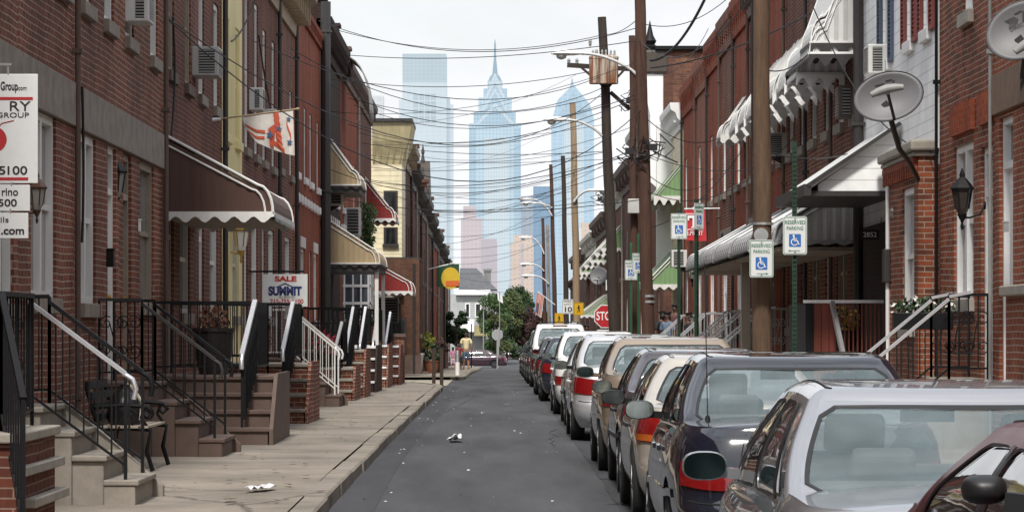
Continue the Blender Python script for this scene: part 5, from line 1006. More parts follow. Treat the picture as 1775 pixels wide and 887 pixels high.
# ------------------------------------------------------------------ satellite dishes
DISH=mat('dish_grey',(.125,.125,.13),.5,var=.1,scale=3); DGR=mat('dish_dark_print',(.03,.03,.03),.5,var=0)
def dish(label,c,w,h,nrm,roll,mount,lnb,printm=True,scale=1):
    t=thing('satellite_dish',label,'satellite dish',tuple(c)); c=Vector(c); n=Vector(nrm).normalized(); r=Vector((0,0,1)).cross(n).normalized(); u=n.cross(r); ca,sa=math.cos(roll),math.sin(roll); r,u=r*ca+u*sa,u*ca-r*sa
    S=lambda a,b:c+r*(a*w/2)+u*(b*h/2)-n*.09*w*(1-(a*a+b*b))
    mb=MB(); K=36; rings=[]
    for k in range(9): q=k/8; rings.append([mb.vert(S(q*math.cos(2*PI*j/K),q*math.sin(2*PI*j/K))) for j in range(K)] if k else [mb.vert(S(0,0))])
    for j in range(K): mb.face(rings[0][0],rings[1][j],rings[1][(j+1)%K])
    for A,B in zip(rings[1:],rings[2:]):
        for j in range(K): mb.face(A[j],B[j],B[(j+1)%K],A[(j+1)%K])
    mb.build('reflector',DISH,t,smooth=60,solid=.008)
    rim=MB(); rim.tube([S(math.cos(2*PI*j/K),math.sin(2*PI*j/K)) for j in range(K+1)],.007,6,cap=False); rim.build('rim',DGREY,t,smooth=60)
    if printm:
        def flat(poly,nm,par=t):
            q=MB(); q.poly([S(a,b)+n*.009 for a,b in poly]); return q.build(nm,DGR,par,recalc=False)
        # letter D with an open swoosh, then the small word beneath it
        e=flat([(-.30,.30),(-.02,.34),(.06,.46),(-.02,.60),(-.30,.60),(-.22,.45)],'dish_emblem'); flat([(.12,.32),(.22,.34),(.30,.62),(.24,.62)],'dish_emblem',t); flat([(.04,.62),(.24,.62),(.22,.68),(.02,.68)],'dish_emblem',t)
        cu=text_obj('DIRECTV',.055*scale,DGR,t,(0,0,0),name='lettering'); org=Vector(t['_org'])
        for v in cu.data.vertices:
            p=v.co+org; v.co=c+r*p.x+u*(p.z+.12*h)-n*(.09*w*.9-.012)-org
    m=MB(); back=c-n*.1*w; mt=Vector(mount); cv=[back,back-n*.08,back+Vector((.02,0,-.2))-n*.08,back.lerp(mt,.35)+Vector((0,0,-.26)),back.lerp(mt,.7)+Vector((0,0,-.08)),mt]; m.tube([cv[0]]+[(cv[i-1]*(1-t)**2+cv[i]*2*t*(1-t)+cv[i+1]*t*t) if False else cv[i].lerp(cv[i+1],t) for i in range(5) for t in (.33,.66,1)],.034,8); m.bar(back+Vector((-.06,0,-.05)),back+Vector((.06,0,-.2)),.09,.08); m.build('mast',DGREY,t,smooth=50)
    a=MB(); L=Vector(lnb); b0=c-u*h*.48-n*.02; a.tube([b0,b0.lerp(L,.5)-u*.02,L],.02,8); a.build('feed_arm',DGREY,t,smooth=50); hd=MB(); hd.tube([L-r*.2*scale,L-r*.1*scale+u*.02,L+u*.03,L+r*.1*scale+u*.02,L+r*.2*scale],[.035,.05,.055,.05,.035],10); hd.tube([L,L-n*.1],[.04,.03],10); hd.build('feed_head',GREYT,t,smooth=60)
    return t
c=at(1540,167,39.5); dish('tilted oval satellite dish on a bent mast above the brick bay, nearest full one',c,.86,.62,(-.12,-1,.22),R(14),(5.36,41.0,3.55),at(1538,158,38.9))
c=at(1772,52,33.6); dish('satellite dish cut by the right frame edge above the orange brick front',c,.78,.62,(-.25,-1,.28),R(28),(5.58,34.2,4.2),at(1790,75,33.0))
c=at(1038,478,148); dish('small far satellite dish on the far right row behind the green awnings',c,.85,.85,(-.3,-1,.3),0,(5.55,148.6,c.z-.4),c+Vector((-.1,-.4,-.2)),printm=False)
# dark clutter of dishes on the roof edge of the left and right rows
# ------------------------------------------------------------------ window air conditioners
ACM=mat('air_conditioner_grey',(.42,.42,.40),.5,var=.15,scale=6,streak=True); ACW=mat('air_conditioner_white',(.66,.66,.63),.5,var=.12,scale=6,streak=True)
def ac(label,side,Y0,z0,w=.62,h=.42,d=.42,m=ACM,bracket=True,grille=None):
    n=1 if side<0 else -1; xw=XL if side<0 else XR; x1=xw+n*d; X=sorted((xw-n*.05,x1)); t=thing('air_conditioner',label,'air conditioner',(xw+n*.1,Y0+w/2,z0),'window air conditioners')
    b=MB(); b.box(*X,Y0,Y0+w,z0,z0+h); b.build('casing',m,t,bevel=.015); g=MB()
    a0,a1=sorted((xw+n*.1,xw+n*(d-.06)))
    for k in range(9): z=z0+.06+k*(h-.12)/8; g.box(a0,a1,Y0-.012,Y0-.002,z-.008,z+.012)
    dk=MB(); dk.box(a0,a1,Y0-.003,Y0-.001,z0+.04,z0+h-.04); dk.build('side_vent',DARK,t)
    fx=sorted((x1+n*.001,x1+n*.012))
    for k in range(10): z=z0+.05+k*(h-.1)/9; g.box(*fx,Y0+.04,Y0+w-.04,z-.006,z+.012)
    g.build('grille',grille or GREYT,t)
    if bracket: k=MB(); k.prism([(xw,Y0+.1,z0-.002),(x1-n*.1,Y0+.1,z0-.002),(xw,Y0+.1,z0-.16)],(0,.03,0)); k.prism([(xw,Y0+w-.13,z0-.002),(x1-n*.1,Y0+w-.13,z0-.002),(xw,Y0+w-.13,z0-.16)],(0,.03,0)); k.build('bracket',WOOD2,t)
ac('grey window air conditioner jutting out above the brown awning',-1,48.9,5.5,.7,.44,.4,bracket=False)
ac('cream window air conditioner at the top edge of the photo above the stone belt',-1,40.3,5.5,.6,.42,.27,ACW,bracket=False)
ac('white window air conditioner beside the tall white upper windows behind the flag',-1,60.2,5.75,.6,.42,.25,ACW,bracket=False); ac('small pale window air conditioner right of another one behind the flag',-1,64.3,5.7,.6,.35,.22,ACW,bracket=False)
ac('pale window air conditioner under the upper tan awning',-1,88.2,5.05,.7,.7,.42,ACW); ac('pale box air conditioner on the dark brown brick below the upper tan awning',-1,97.6,4.5,.7,.85,.5,ACM); ac('dark window air conditioner under the lower red awning',-1,118.2,1.9,.9,.95,1.0,DGREY)
ac('window air conditioner on the brown brick house beyond the yellow corner house',-1,126,-50) if False else None
ac('white window air conditioner between the blue shutters on the white clapboard front',1,46.0,5.3,.6,.42,.3,ACW); ac('white window air conditioner under the green awning end of the right row',1,92.3,4.35,.6,.42,.38,ACW); ac('white window air conditioner tilted on the orange red brick row',1,86.8,4.35,.6,.62,.3,ACW); ac('grey window air conditioner beside the stout near pole',1,62.2,5.0,.6,.45,.4,ACM); ac('pale air conditioner above the pale stone lintels left of the red flag',1,94.8,3.5,.7,.5,.45,ACW)
ac('brown air conditioner box under the large white upper awning',1,50.2,4.95,.5,.5,.28,mat('brown_box',(.10,.075,.06),.6,var=.2),bracket=False)
# ------------------------------------------------------------------ lanterns
BRASS=MATS['brass']; LGL=mat('lantern_glass',(.30,.29,.26),.1,var=.1)
def lantern(label,c,n,s,m,glass=LGL,hang=False,cat='wall lantern'):
    c=Vector(c); t=thing('wall_lantern',label,cat,tuple(c)); g=MB(); g.lathe(c,[(.05*s,-.16*s),(.075*s,-.1*s),(.11*s,.12*s)],6); g.build('glass',glass,t); f=MB()
    for k in range(6): a=2*PI*k/6; f.bar(c+Vector((.078*s*math.cos(a),.078*s*math.sin(a),-.1*s)),c+Vector((.114*s*math.cos(a),.114*s*math.sin(a),.12*s)),.014*s)
    f.lathe(c,[(.135*s,.12*s),(.14*s,.14*s),(.07*s,.23*s),(.03*s,.27*s),(.035*s,.29*s),(.008*s,.37*s)],6); f.lathe(c,[(.01*s,-.34*s),(.022*s,-.3*s),(.012*s,-.26*s),(.03*s,-.22*s),(.06*s,-.16*s)],8)
    f.build('frame',m,t,smooth=30); a=MB(); w=c+Vector((-n*.26*s,0,-.06*s)); a.tube([w,w+Vector((n*.05*s,0,-.1*s)),w+Vector((n*.17*s,0,-.14*s)),c+Vector((0,0,-.2*s))],.014*s,6); a.lathe(w,[(.05*s,-.01*s),(.05*s,.01*s)],10,'x'); a.build('bracket',m,t,smooth=50)
lantern('black wall lantern on the red brick between the paired doors',at(200,318,39.35),1,1.05,BLACKM); lantern('copper coloured wall lantern behind the hanging estate sign',at(64,343,30.9),1,.72,mat('copper_brown',(.10,.045,.03),.4,metal=.5,var=.1)); lantern('brass porch lantern hanging beside the yellow house front',at(418,415,56),1,1.2,BRASS,WHITE2)
lantern('large black coach lantern on a scrolled bracket in front of the white double window',(5.28,36.6,3.12),-1,.98,BLACKM,mat('smoky_glass',(.04,.035,.03),.1,var=.1))
lantern('white bodied wall lantern left of the near pole by a white door',at(1252,438,78),-1,1.3,BLACKM); lantern('black wall lantern near the thin green sign post',at(1200,470,91),-1,1.3,BLACKM)
c=at(1553,368,43.6); t=thing('wall_lamp','small brass gooseneck wall lamp with glass globe on the brick bay','wall lamp',tuple(c)); m=MB(); m.tube([c+Vector((.14,0,.08)),c+Vector((.1,0,.2)),c+Vector((.03,0,.2)),c+Vector((0,0,.1))],.014,6); m.lathe(c,[(.09,0),(.085,.03),(.03,.08),(.02,.12)],12); m.build('arm_and_shade',mat('pewter',(.32,.29,.22),.35,metal=.8,var=.1),t,smooth=50); m=MB(); m.lathe(c-Vector((0,0,.09)),[(.02,0),(.07,.02),(.085,.06),(.08,.09)],12); m.build('globe',LGL,t,smooth=60)
for px,py,Y,w,h,m,lab,d in ((190,448,38.2,.14,.2,BLACKM,'black letter box beside the white front door',.08),(1497,405,48.9,.14,.06,WHITE2,'small white house number plate in the dark brick recess',.03),(1752,394,35.3,.1,.1,WHITE2,'small white doorbell box by the right edge door',.05),(239,392,41.5,.1,.14,WHITE2,'small white door plate on the red brick pier',.03)):
    c=at(px,py,Y); n=1 if px<860 else -1; xw=XL if n>0 else XR; X=sorted((xw+n*.003,xw+n*(.003+d))); mb=MB(); mb.box(*X,Y-w/2,Y+w/2,c.z-h/2,c.z+h/2); mb.box(X[0] if n>0 else X[0]-.01,X[1]+.01 if n>0 else X[1],Y-w/2-.01,Y+w/2+.01,c.z+h/2,c.z+h/2+.02); tag(mb.build('wall_box',m,bevel=.006),lab,'wall box')
t=thing('number_plate','white house number on a dark board under the white door hood','house number',(5.35,46.5,2.7)); c=at(1508,407,46.0); mb=MB(); mb.box(c.x-.13,c.x+.13,46,46.02,c.z-.07,c.z+.07); mb.build('plate',DARK,t); text_obj('2852',.10,WHITE2,t,(c.x,45.997,c.z),width=.19)
# ------------------------------------------------------------------ flags
def cloth(nm,c0,right,down,w,h,m,t,wav=.04,nu=22,nv=14,slack=.12,fn=None):
    mb=MB(); c0=Vector(c0); r=Vector(right).normalized(); d=Vector(down).normalized(); nn=r.cross(d)
    mb.grid(lambda u,v:c0+r*(u*w)+d*(v*h*(1+slack*math.sin(u*2.1)))+nn*(wav*math.sin(u*9+v*2)*(0.2+v)), nu,nv); return mb.build(nm,m,t,smooth=80,recalc=False)
def flagcol(name,fn):
    """node-painted cloth: fn(nt, u, v sockets) -> colour socket; UV from object space planes"""
    return None
FW=mat('flag_white_cloth',(.62,.58,.53),.8,var=.15,scale=8); FR=mat('flag_red_cloth',(.50,.085,.04),.8,var=.15,scale=8); FB=mat('flag_blue_cloth',(.05,.09,.17),.8,var=.1)
Y=52.4; a=at(368,208,Y); b=at(515,189,Y); t=thing('decorative_flag','white flag with red stripes and blue stars on a wall pole at left','flag',tuple(a))
m=MB(); m.tube([a,b],.013,8); m.lathe(b,[(.02,-.01),(.028,.02),(.012,.04)],8,'x'); m.build('flag_pole',mat('pale_wood',(.35,.25,.16),.6,var=.1),t,smooth=50); m=MB(); m.tube([a-Vector((.02,0,0)),a+Vector((.14,0,.015))],[.035,.02],8); m.build('holder',WHITE2,t,smooth=50)
def P2(px,py,dy=0): return at(px,py,Y+dy)
def hang(u,v):
    top=P2(420,201).lerp(P2(508,190),u); bx=[(0,(424,222)),(.25,(446,248)),(.5,(470,258)),(.8,(500,268)),(1,(511,270))]
    for (u0,q0),(u1,q1) in zip(bx,bx[1:]):
        if u<=u1+1e-9: k=(u-u0)/(u1-u0); bt=P2(q0[0]+(q1[0]-q0[0])*k,q0[1]+(q1[1]-q0[1])*k); break
    p=top.lerp(bt,v); p.y+=.06*math.sin(u*11+v*1.5)*v; return p
m=MB(); m.grid(hang,30,16); fl=m.build('flag_cloth',[FW],t,smooth=80,recalc=False); st=MB()
def patch(mb,pts,off=-.004):
    mb.poly([hang(min(1,max(0,u)),min(1,max(0,v)))+Vector((0,off,0)) for u,v in pts])
def band(mb,u0,v0,u1,v1,w):
    for k in range(8):
        a,b=k/8,(k+1)/8; f=lambda s:(u0+(u1-u0)*s,v0+(v1-v0)*s)
        (ua,va),(ub,vb)=f(a),f(b); patch(mb,[(ua,va-w),(ub,vb-w),(ub,vb+w),(ua,va+w)],-.012)
band(st,.02,.62,.42,.56,.05); band(st,.05,.92,.4,.74,.045)
for k in range(7): patch(st,[(.48+.0*k,.45+.07*k),(.62-.012*k,.30+.095*k),(.62-.012*k,.395+.095*k),(.48,.52+.07*k)],-.014)
for k in range(6): patch(st,[(.60,.05+.15*k*.9),(.70,.0+.16*k),(.72,.16*(k+1)),(.62,.05+.15*(k+1)*.9)],-.016)
band(st,.56,.8,.74,.95,.06); band(st,.84,.3,.93,.62,.08); st.build('red_stripe',FR,fl,recalc=False)
stz=MB()
def star(u,v,r):
    c=hang(u,v)+Vector((0,-.024,0)); stz.poly([(c.x+(r if k%2==0 else r*.42)*math.sin(k*PI/5+.2),c.y,c.z+(r if k%2==0 else r*.42)*math.cos(k*PI/5+.2)) for k in range(10)])
for u,v,r in ((.5,.62,.075),(.68,.42,.06),(.88,.72,.06),(.9,.2,.05)): star(u,v,r)
stz.build('blue_star',FB,fl,recalc=False)
# red flag with a white T on the right
Y=64.5; c=at(1190,362,Y); t=thing('team_flag','red flag with white block letter hanging behind the reserved parking signs','flag',tuple(c)); m=MB(); m.tube([at(1248,361,Y),at(1186,362,Y)],.013,6); m.build('flag_pole',WHITE2,t)
fc=cloth('flag_cloth',at(1187,364,Y),(1,0,.0),(0.04,0,-1),.41,.6,mat('team_flag_red',(.50,.02,.03),.7,var=.12,scale=6),t,wav=.012,slack=.03)
q=at(1204,384,Y-.02); lt=MB(); s=.0115; yy=Y-.022
for (a,b_,c_,d) in ((-12,12,6,11),(-3.5,3.5,-9,6),(-5.5,5.5,-11,-8.5),(-12,-9.5,2,6),(9.5,12,2,6)): lt.poly([(q.x+a*s,yy,q.z+c_*s),(q.x+b_*s,yy,q.z+c_*s),(q.x+b_*s,yy,q.z+d*s),(q.x+a*s,yy,q.z+d*s)])
for (a,b_,c_,d) in ((-15,15,13,14.2),(-15,15,-14.2,-13),(-15,-13.8,-13,13),(13.8,15,-13,13)): lt.poly([(q.x+a*s,yy,q.z+c_*s),(q.x+b_*s,yy,q.z+c_*s),(q.x+b_*s,yy,q.z+d*s),(q.x+a*s,yy,q.z+d*s)])
lt.build('letter_emblem',WHITE2,t,recalc=False); text_obj('TEMPLE',.12,WHITE2,t,(q.x+.0,yy,q.z-.235),width=.34,mirror=True)
# dark green banner (its printed figure is left out: plain colour blocks only)
Y=165; c=at(764,458,Y); t=thing('banner','dark green banner with plain yellow and orange blocks on a white pole far left','flag',tuple(c)); m=MB(); m.tube([at(728,470,Y),at(790,455,Y)],.03,6); m.build('flag_pole',WHITE2,t)
cloth('banner_cloth',at(757,459,Y),(1,0,.05),(0,0,-1),1.15,1.1,mat('banner_green',(.02,.07,.03),.8,var=.1),t,wav=.03); m=MB(); q=at(781,482,Y-.1); m.poly([(q.x+.48*math.cos(a*PI/8),Y-.1,q.z+.56*math.sin(a*PI/8)) for a in range(16)]); m.build('yellow_block',mat('banner_yellow',(.62,.42,.03),.8,var=.08),t,recalc=False); m=MB(); q=at(784,491,Y-.12); m.poly([(q.x-.33,Y-.12,q.z-.16),(q.x+.33,Y-.12,q.z-.13),(q.x+.33,Y-.12,q.z+.15),(q.x-.33,Y-.12,q.z+.13)]); m.build('orange_block',mat('banner_orange',(.62,.13,.03),.8,var=.05),t,recalc=False)
# far flag with stripes, and small pale banner over the crossing
Y=170; a=at(962,528,Y); b=at(932,505,Y); t=thing('striped_flag','small red and white striped flag on a pole far down the street','flag',tuple(a)); m=MB(); m.tube([a,b],.025,6); m.build('flag_pole',WHITE2,t)
f0=at(931,507,Y); cl=cloth('flag_cloth',f0,(.55,0,-.35),(-.12,0,-1),.42,1.0,FW,t,wav=.03)
for k in range(5): cloth('stripe',f0+Vector((.01+.05*k*1.4,-.03,-.03*k-.02)),(.55,0,-.35),(-.12,0,-1),.04,1.0,FR,cl,wav=.0,nu=2)
cloth('blue_canton',f0+Vector((-.01,-.035,-.5)),(.55,0,-.35),(-.12,0,-1),.14,.5,FB,cl,wav=0,nu=2)
Y=235; t=thing('pale_banner','tiny pale banner fluttering above the far green tree','flag',tuple(at(866,513,Y))); cloth('banner_cloth',at(862,508,Y),(1,0,-.5),(.1,0,-1),.4,.5,WHITE2,t); m=MB(); m.tube([at(866,506,Y),at(866,600,Y)],.04,6); m.build('banner_pole',GREYT,t)
# ------------------------------------------------------------------ people
SKIN=mat('skin',(.34,.19,.12),.55,var=.06); SKIND=mat('skin_dark',(.12,.06,.04),.55,var=.06); HAIRB=mat('dark_hair',(.015,.011,.009),.6,var=.1)
def skin_mesh(name,verts,edges,rad,m,parent,sub=2,root=0):
    me=bpy.data.meshes.new(name); me.from_pydata(verts,edges,[]); o=bpy.data.objects.new(name,me); COL.objects.link(o)
    md=o.modifiers.new('skin','SKIN'); md.use_smooth_shade=True
    for i,r in enumerate(rad): sv=me.skin_vertices[0].data[i]; sv.radius=r if isinstance(r,tuple) else (r,r); sv.use_root=(i==root)
    s=o.modifiers.new('sub','SUBSURF'); s.levels=sub; s.render_levels=sub
    dg=bpy.context.evaluated_depsgraph_get(); m2=bpy.data.meshes.new_from_object(o.evaluated_get(dg)); bpy.data.objects.remove(o)
    o=bpy.data.objects.new(name,m2); COL.objects.link(o); m2.materials.clear(); m2.materials.append(m); o.parent=parent; o['_org']=(0,0,0)
    for p in m2.polygons: p.use_smooth=True
    return o
def person(label,loc,rot,skin,shirt,shorts,hair,h=1.75,stride=.12,sleeve=.5,longhair=False,trousers=False,arm=0.0):
    k=h/1.75; t=thing('person',label,'person',(0,0,0)); S=lambda *p:tuple(c*k for c in p)
    V=[S(0,0,.95),S(0,0,1.12),S(0,-.01,1.32),S(0,0,1.44),S(0,.0,1.53),S(0,.01,1.60),S(0,.015,1.70)]; E=[(0,1),(1,2),(2,3),(3,4),(4,5),(5,6)]; RD=[(.125,.10),(.115,.095),(.145,.10),(.10,.075),(.052,.055),(.072,.085),(.06,.075)]
    for s in (-1,1):
        b=len(V); f=stride*s
        V+=[S(s*.10,0,.88),S(s*.105,f*.45,.50),S(s*.11,f*.6-.03,.09),S(s*.115,f*.6+.09,.035)]; E+=[(0,b),(b,b+1),(b+1,b+2),(b+2,b+3)]; RD+=[(.09,.09),(.058,.06),(.04,.043),(.04,.028)]
        b=len(V); V+=[S(s*.19,0,1.40),S(s*.245,-.02-f*.2,1.13),S(s*.25,.06-f*.5,.90),S(s*.245,.09-f*.5,.81),S(s*.235,.11-f*.5,.75)]; E+=[(3,b),(b,b+1),(b+1,b+2),(b+2,b+3),(b+3,b+4)]; RD+=[.052,.042,.03,(.022,.042),(.014,.03)]
    bd=skin_mesh('body',V,E,[tuple(x*k for x in (r if isinstance(r,tuple) else (r,r))) for r in RD],skin,t)
    fc=MB(); 
    for s in (-1,1): fc.lathe(S(s*.075,.005,1.635),[(.012*k,-.012*k),(.03*k,0),(.01*k,.012*k)],8,'x')
    fc.build('ear',skin,t,smooth=70); fc=MB(); fc.lathe(S(0,.095,1.625),[(.004*k,-.02*k),(.018*k,0),(.004*k,.03*k)],8); fc.build('nose',skin,t,smooth=70)
    ey=MB()
    for s in (-1,1): ey.lathe(S(s*.03,.088,1.655),[(.002,-.004),(.011*k,0),(.002,.008)],8,'y')
    ey.build('eye',HAIRB,t,smooth=70); ey=MB(); ey.box(-.022*k,.022*k,.086*k,.094*k,1.578*k,1.585*k); ey.build('mouth',HAIRB,t)
    hr=skin_mesh('hair',[S(0,-.02,1.66),S(0,-.005,1.73),S(0,-.045,1.60 if not longhair else 1.45)],[(0,1),(0,2)],[(.088*k,.085*k),(.068*k,.07*k),(.06*k,.05*k)],hair,t)
    SV=[S(0,0,.90),S(0,0,1.12),S(0,-.005,1.32),S(0,0,1.43)]; SE=[(0,1),(1,2),(2,3)]; SR=[(.155*k,.125*k),(.135*k,.115*k),(.165*k,.12*k),(.10*k,.085*k)]
    for s in (-1,1): b=len(SV); f=stride*s; SV+=[S(s*.19,0,1.405),S(s*.235,-.015-f*.1,1.20 if sleeve>.3 else 1.3)]; SE+=[(3,b),(b,b+1)]; SR+=[(.068*k,.068*k),(.072*k,.072*k)]
    skin_mesh('shirt',SV,SE,SR,shirt,t)
    PV=[S(0,0,.97),S(0,0,.88)]; PE=[(0,1)]; PR=[(.145*k,.115*k),(.14*k,.115*k)]
    for s in (-1,1):
        b=len(PV); f=stride*s; PV+=[S(s*.10,0,.82),S(s*.105,f*.4,.48)]; PE+=[(1,b),(b,b+1)]; PR+=[(.10*k,.105*k),(.088*k,.09*k)]
        if trousers: PV+=[S(s*.11,f*.6-.03,.08)]; PE+=[(b+1,b+2)]; PR+=[(.06*k,.06*k)]
    skin_mesh('trousers' if trousers else 'shorts',PV,PE,PR,shorts,t)
    sh=MB()
    for s in (-1,1): f=stride*s; x,y,z=S(s*.113,f*.6+.03,.03); sh.lathe((x,y,0),[(.05*k,0),(.052*k,.03*k),(.04*k,.07*k),(.02*k,.085*k)],10)
    so=sh.build('shoe',HAIRB if trousers else WHITE2,t,smooth=60)
    for v in so.data.vertices: pass
    t.location=loc; t.rotation_euler=(0,0,rot); return t
q=at(808,640,148); person('man seen from behind in pale yellow T-shirt and denim shorts on the left pavement',(q.x,148,zs(148)),0,SKIN,mat('pale_yellow_shirt',(.78,.68,.40),.8,var=.1),mat('denim',(.08,.13,.20),.8,var=.15),HAIRB,h=1.78)
q=at(785,640,146); person('small child in pink dress beside the man on the left pavement',(q.x,146,zs(146)),.2,SKIN,mat('pink_cloth',(.55,.22,.36),.8,var=.1),mat('pale_pink_cloth',(.6,.42,.5),.8,var=.1),HAIRB,h=1.08,stride=.06,longhair=True)
q=at(796,640,147); person('child in dark red top between the man and the child in pink',(q.x,147.5,zs(147)),-.1,SKIND,mat('dark_red_cloth',(.20,.02,.02),.8,var=.1),mat('dark_cloth',(.02,.02,.025),.8,var=.1),HAIRB,h=1.25,stride=.05)
z=lambda Y:zs(Y)
for px,Y,zz,sh,tr,hh,rot,lab in ((1148,90,.35,mat('black_top',(.015,.015,.018),.8,var=.1),mat('dark_cloth',(.02,.02,.025)),1.72,.6,'person in black top standing at the stoop beneath the green awning'),(1157,89,.35,mat('slate_blue_top',(.14,.19,.27),.8,var=.1),mat('denim',(0,0,0)),1.70,2.4,'person in slate blue top beside the one in black under the green awning'),(1170,93,.5,mat('maroon_top',(.10,.04,.04),.8,var=.1),mat('dark_cloth',(0,0,0)),1.80,2.8,'person in maroon top standing in the shade behind the one in slate blue'),(1193,84,.2,mat('black_top',(0,0,0)),mat('dark_cloth',(0,0,0)),1.80,1.8,'person in dark clothes by the thin green post beside the silver rail'),(1017,112,.0,mat('black_top',(0,0,0)),mat('dark_cloth',(0,0,0)),1.80,PI,'person in dark clothes whose head shows above the white parked car')):
    q=at(px,590,Y); s=MB(); s.box(q.x-.35,q.x+.35,Y-.3,Y+.3,z(Y)-.1,z(Y)+zz); 
    if zz>.1: tag(s.build('porch_step',STEP,bevel=.01),'low stone step under the '+lab[:40].replace('person','standing person'),'step')
    person(lab,(q.x,Y,z(Y)+zz),rot,SKIND,sh,tr,HAIRB,h=hh,stride=.04,trousers=True,longhair='slate' in lab)
# ------------------------------------------------------------------ trees at the end of the street
BARK=mat('bark',(.05,.04,.03),.9,var=.4,scale=12,bump=.4)
def tree(label,c,h,r,leafs,n,seed,trunk=.12,low=.25):
    rd=random.Random(seed); c=Vector(c); t=thing('tree',label,'tree',tuple(c),'trees at the end of the street'); mb=MB(); top=c+Vector((0,0,h*.8)); mb.tube([c-Vector((0,0,.3)),c+Vector((.05,0,h*.3)),c+Vector((-.05,.05,h*.55)),top],[trunk,trunk*.75,trunk*.5,trunk*.15],8); blobs=[]
    for k in range(26):
        a=rd.random()*2*PI; zz=low+(1-low)*rd.random(); rr=r*math.sqrt(max(.05,1-((zz-.55)/.55)**2))*rd.uniform(.35,1); p=c+Vector((rr*math.cos(a),rr*math.sin(a),h*zz)); b0=c+Vector((0,0,h*(.25+.5*rd.random()*zz))); mb.tube([b0,b0.lerp(p,.55)+Vector((0,0,.15)),p],[trunk*.35,trunk*.2,trunk*.05],5); blobs.append((p,r*rd.uniform(.28,.5)))
    mb.build('trunk',BARK,t,smooth=50)
    for j,lm in enumerate(leafs):
        m=MB()
        for p,rr in blobs[j::len(leafs)]:
            for _ in range(n):
                d=Vector((rd.gauss(0,1),rd.gauss(0,1),rd.gauss(0,.75))).normalized()*rr*rd.random()**.45; q=p+d
                a=Vector((rd.gauss(0,1),rd.gauss(0,1),rd.gauss(0,1))).normalized(); b=a.orthogonal().normalized(); s=rd.uniform(.07,.15); m.poly([q-a*s,q+b*s*.6,q+a*s,q-b*s*.6])
        m.build('foliage',lm,t,recalc=False)
def g_at(px,Y): v=at(px,600,Y); return Vector((v.x,Y,zr(Y)))
LEAF1B=leafmat('mid_green_leaves',(.075,.12,.05)); 
tree('tall olive green tree on the left of the tree group at the street end',g_at(857,279),6.0,1.35,[LEAF2,LEAF1],210,1); tree('broad green tree in the middle of the tree group at the street end',g_at(878,284),6.0,1.75,[LEAF1,LEAF1B,LEAF2],240,2,low=.15); tree('dark green tree behind the broad green one at the street end',g_at(893,325),7.0,1.6,[LEAF3,LEAF1],200,3); tree('red brown leafed tree right of the green trees at the street end',g_at(920,285),4.7,1.7,[LEAFR,leafmat('purple_brown_leaves',(.04,.018,.016))],260,4,low=.1); tree('second smaller red brown tree behind the row of dark cars',g_at(934,270),4.4,1.2,[LEAFR],200,5,low=.1)
tree('dark green tree right at the end behind the grey far pole',g_at(914,335),5.8,1.1,[LEAF3],200,6); tree('small dark leafy tree by the far left corner above the man',g_at(792,215),3.9,.75,[LEAF3],120,7,trunk=.06,low=.5)
# ------------------------------------------------------------------ white house at the far corner
Y=285; s=Y/F; t=thing('house','white far house with grey pitched roof at the end of the street','house',tuple(g_at(822,Y)))
def fx(px): return (px-VX)*s
def fz(py): return HC-(py-VY)*s
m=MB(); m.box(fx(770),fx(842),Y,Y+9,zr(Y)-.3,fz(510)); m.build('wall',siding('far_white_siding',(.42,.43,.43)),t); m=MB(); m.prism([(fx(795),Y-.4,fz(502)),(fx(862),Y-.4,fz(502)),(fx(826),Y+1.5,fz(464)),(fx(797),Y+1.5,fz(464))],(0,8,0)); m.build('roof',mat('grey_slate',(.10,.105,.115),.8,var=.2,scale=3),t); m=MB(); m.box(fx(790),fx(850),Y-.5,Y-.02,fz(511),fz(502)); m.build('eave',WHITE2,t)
for a,b,c_,d in ((823,834,525,550),(806,815,525,550)):
    w=MB(); w.box(fx(a),fx(b),Y-.06,Y-.003,fz(d),fz(c_)); w=w.build('window',WHITE2,t); p=MB(); p.box(fx(a+2),fx(b-2),Y-.08,Y-.062,fz(d-2),fz(c_+2)); p.build('pane',PANED,w)
m=MB(); m.prism([(fx(797),Y-1.6,fz(575)),(fx(822),Y-1.6,fz(575)),(fx(822),Y-.05,fz(555)),(fx(797),Y-.05,fz(555))],(0,0,.08)); m.build('porch_roof',WHITE2,t); m=MB(); m.prism([(fx(822),Y-1.6,fz(582)),(fx(846),Y-1.6,fz(582)),(fx(846),Y-.05,fz(566)),(fx(822),Y-.05,fz(566))],(0,0,.08)); m.build('porch_canopy',mat('khaki_canopy',(.25,.22,.10),.7),t)
m=MB(); m.lathe((fx(845),Y+2,fz(470)),[(.3,-1),(.3,0),(.38,.05),(.38,.25)],4); m.build('chimney',GREYT,t)
for px,Y2,lab in ((838,270,'thin far pole left of the green trees'),(864,262,'thin far post before the broad green tree'),(817,225,'thin dark far post beside the crossing purple car')):
    q=g_at(px,Y2); m=MB(); m.tube([q,q+Vector((0,0,4.6 if px<850 and px!=817 else 3.2))],.05,6); tag(m.build('post',GREYT if px!=817 else BLACKM,smooth=50),lab,'post')
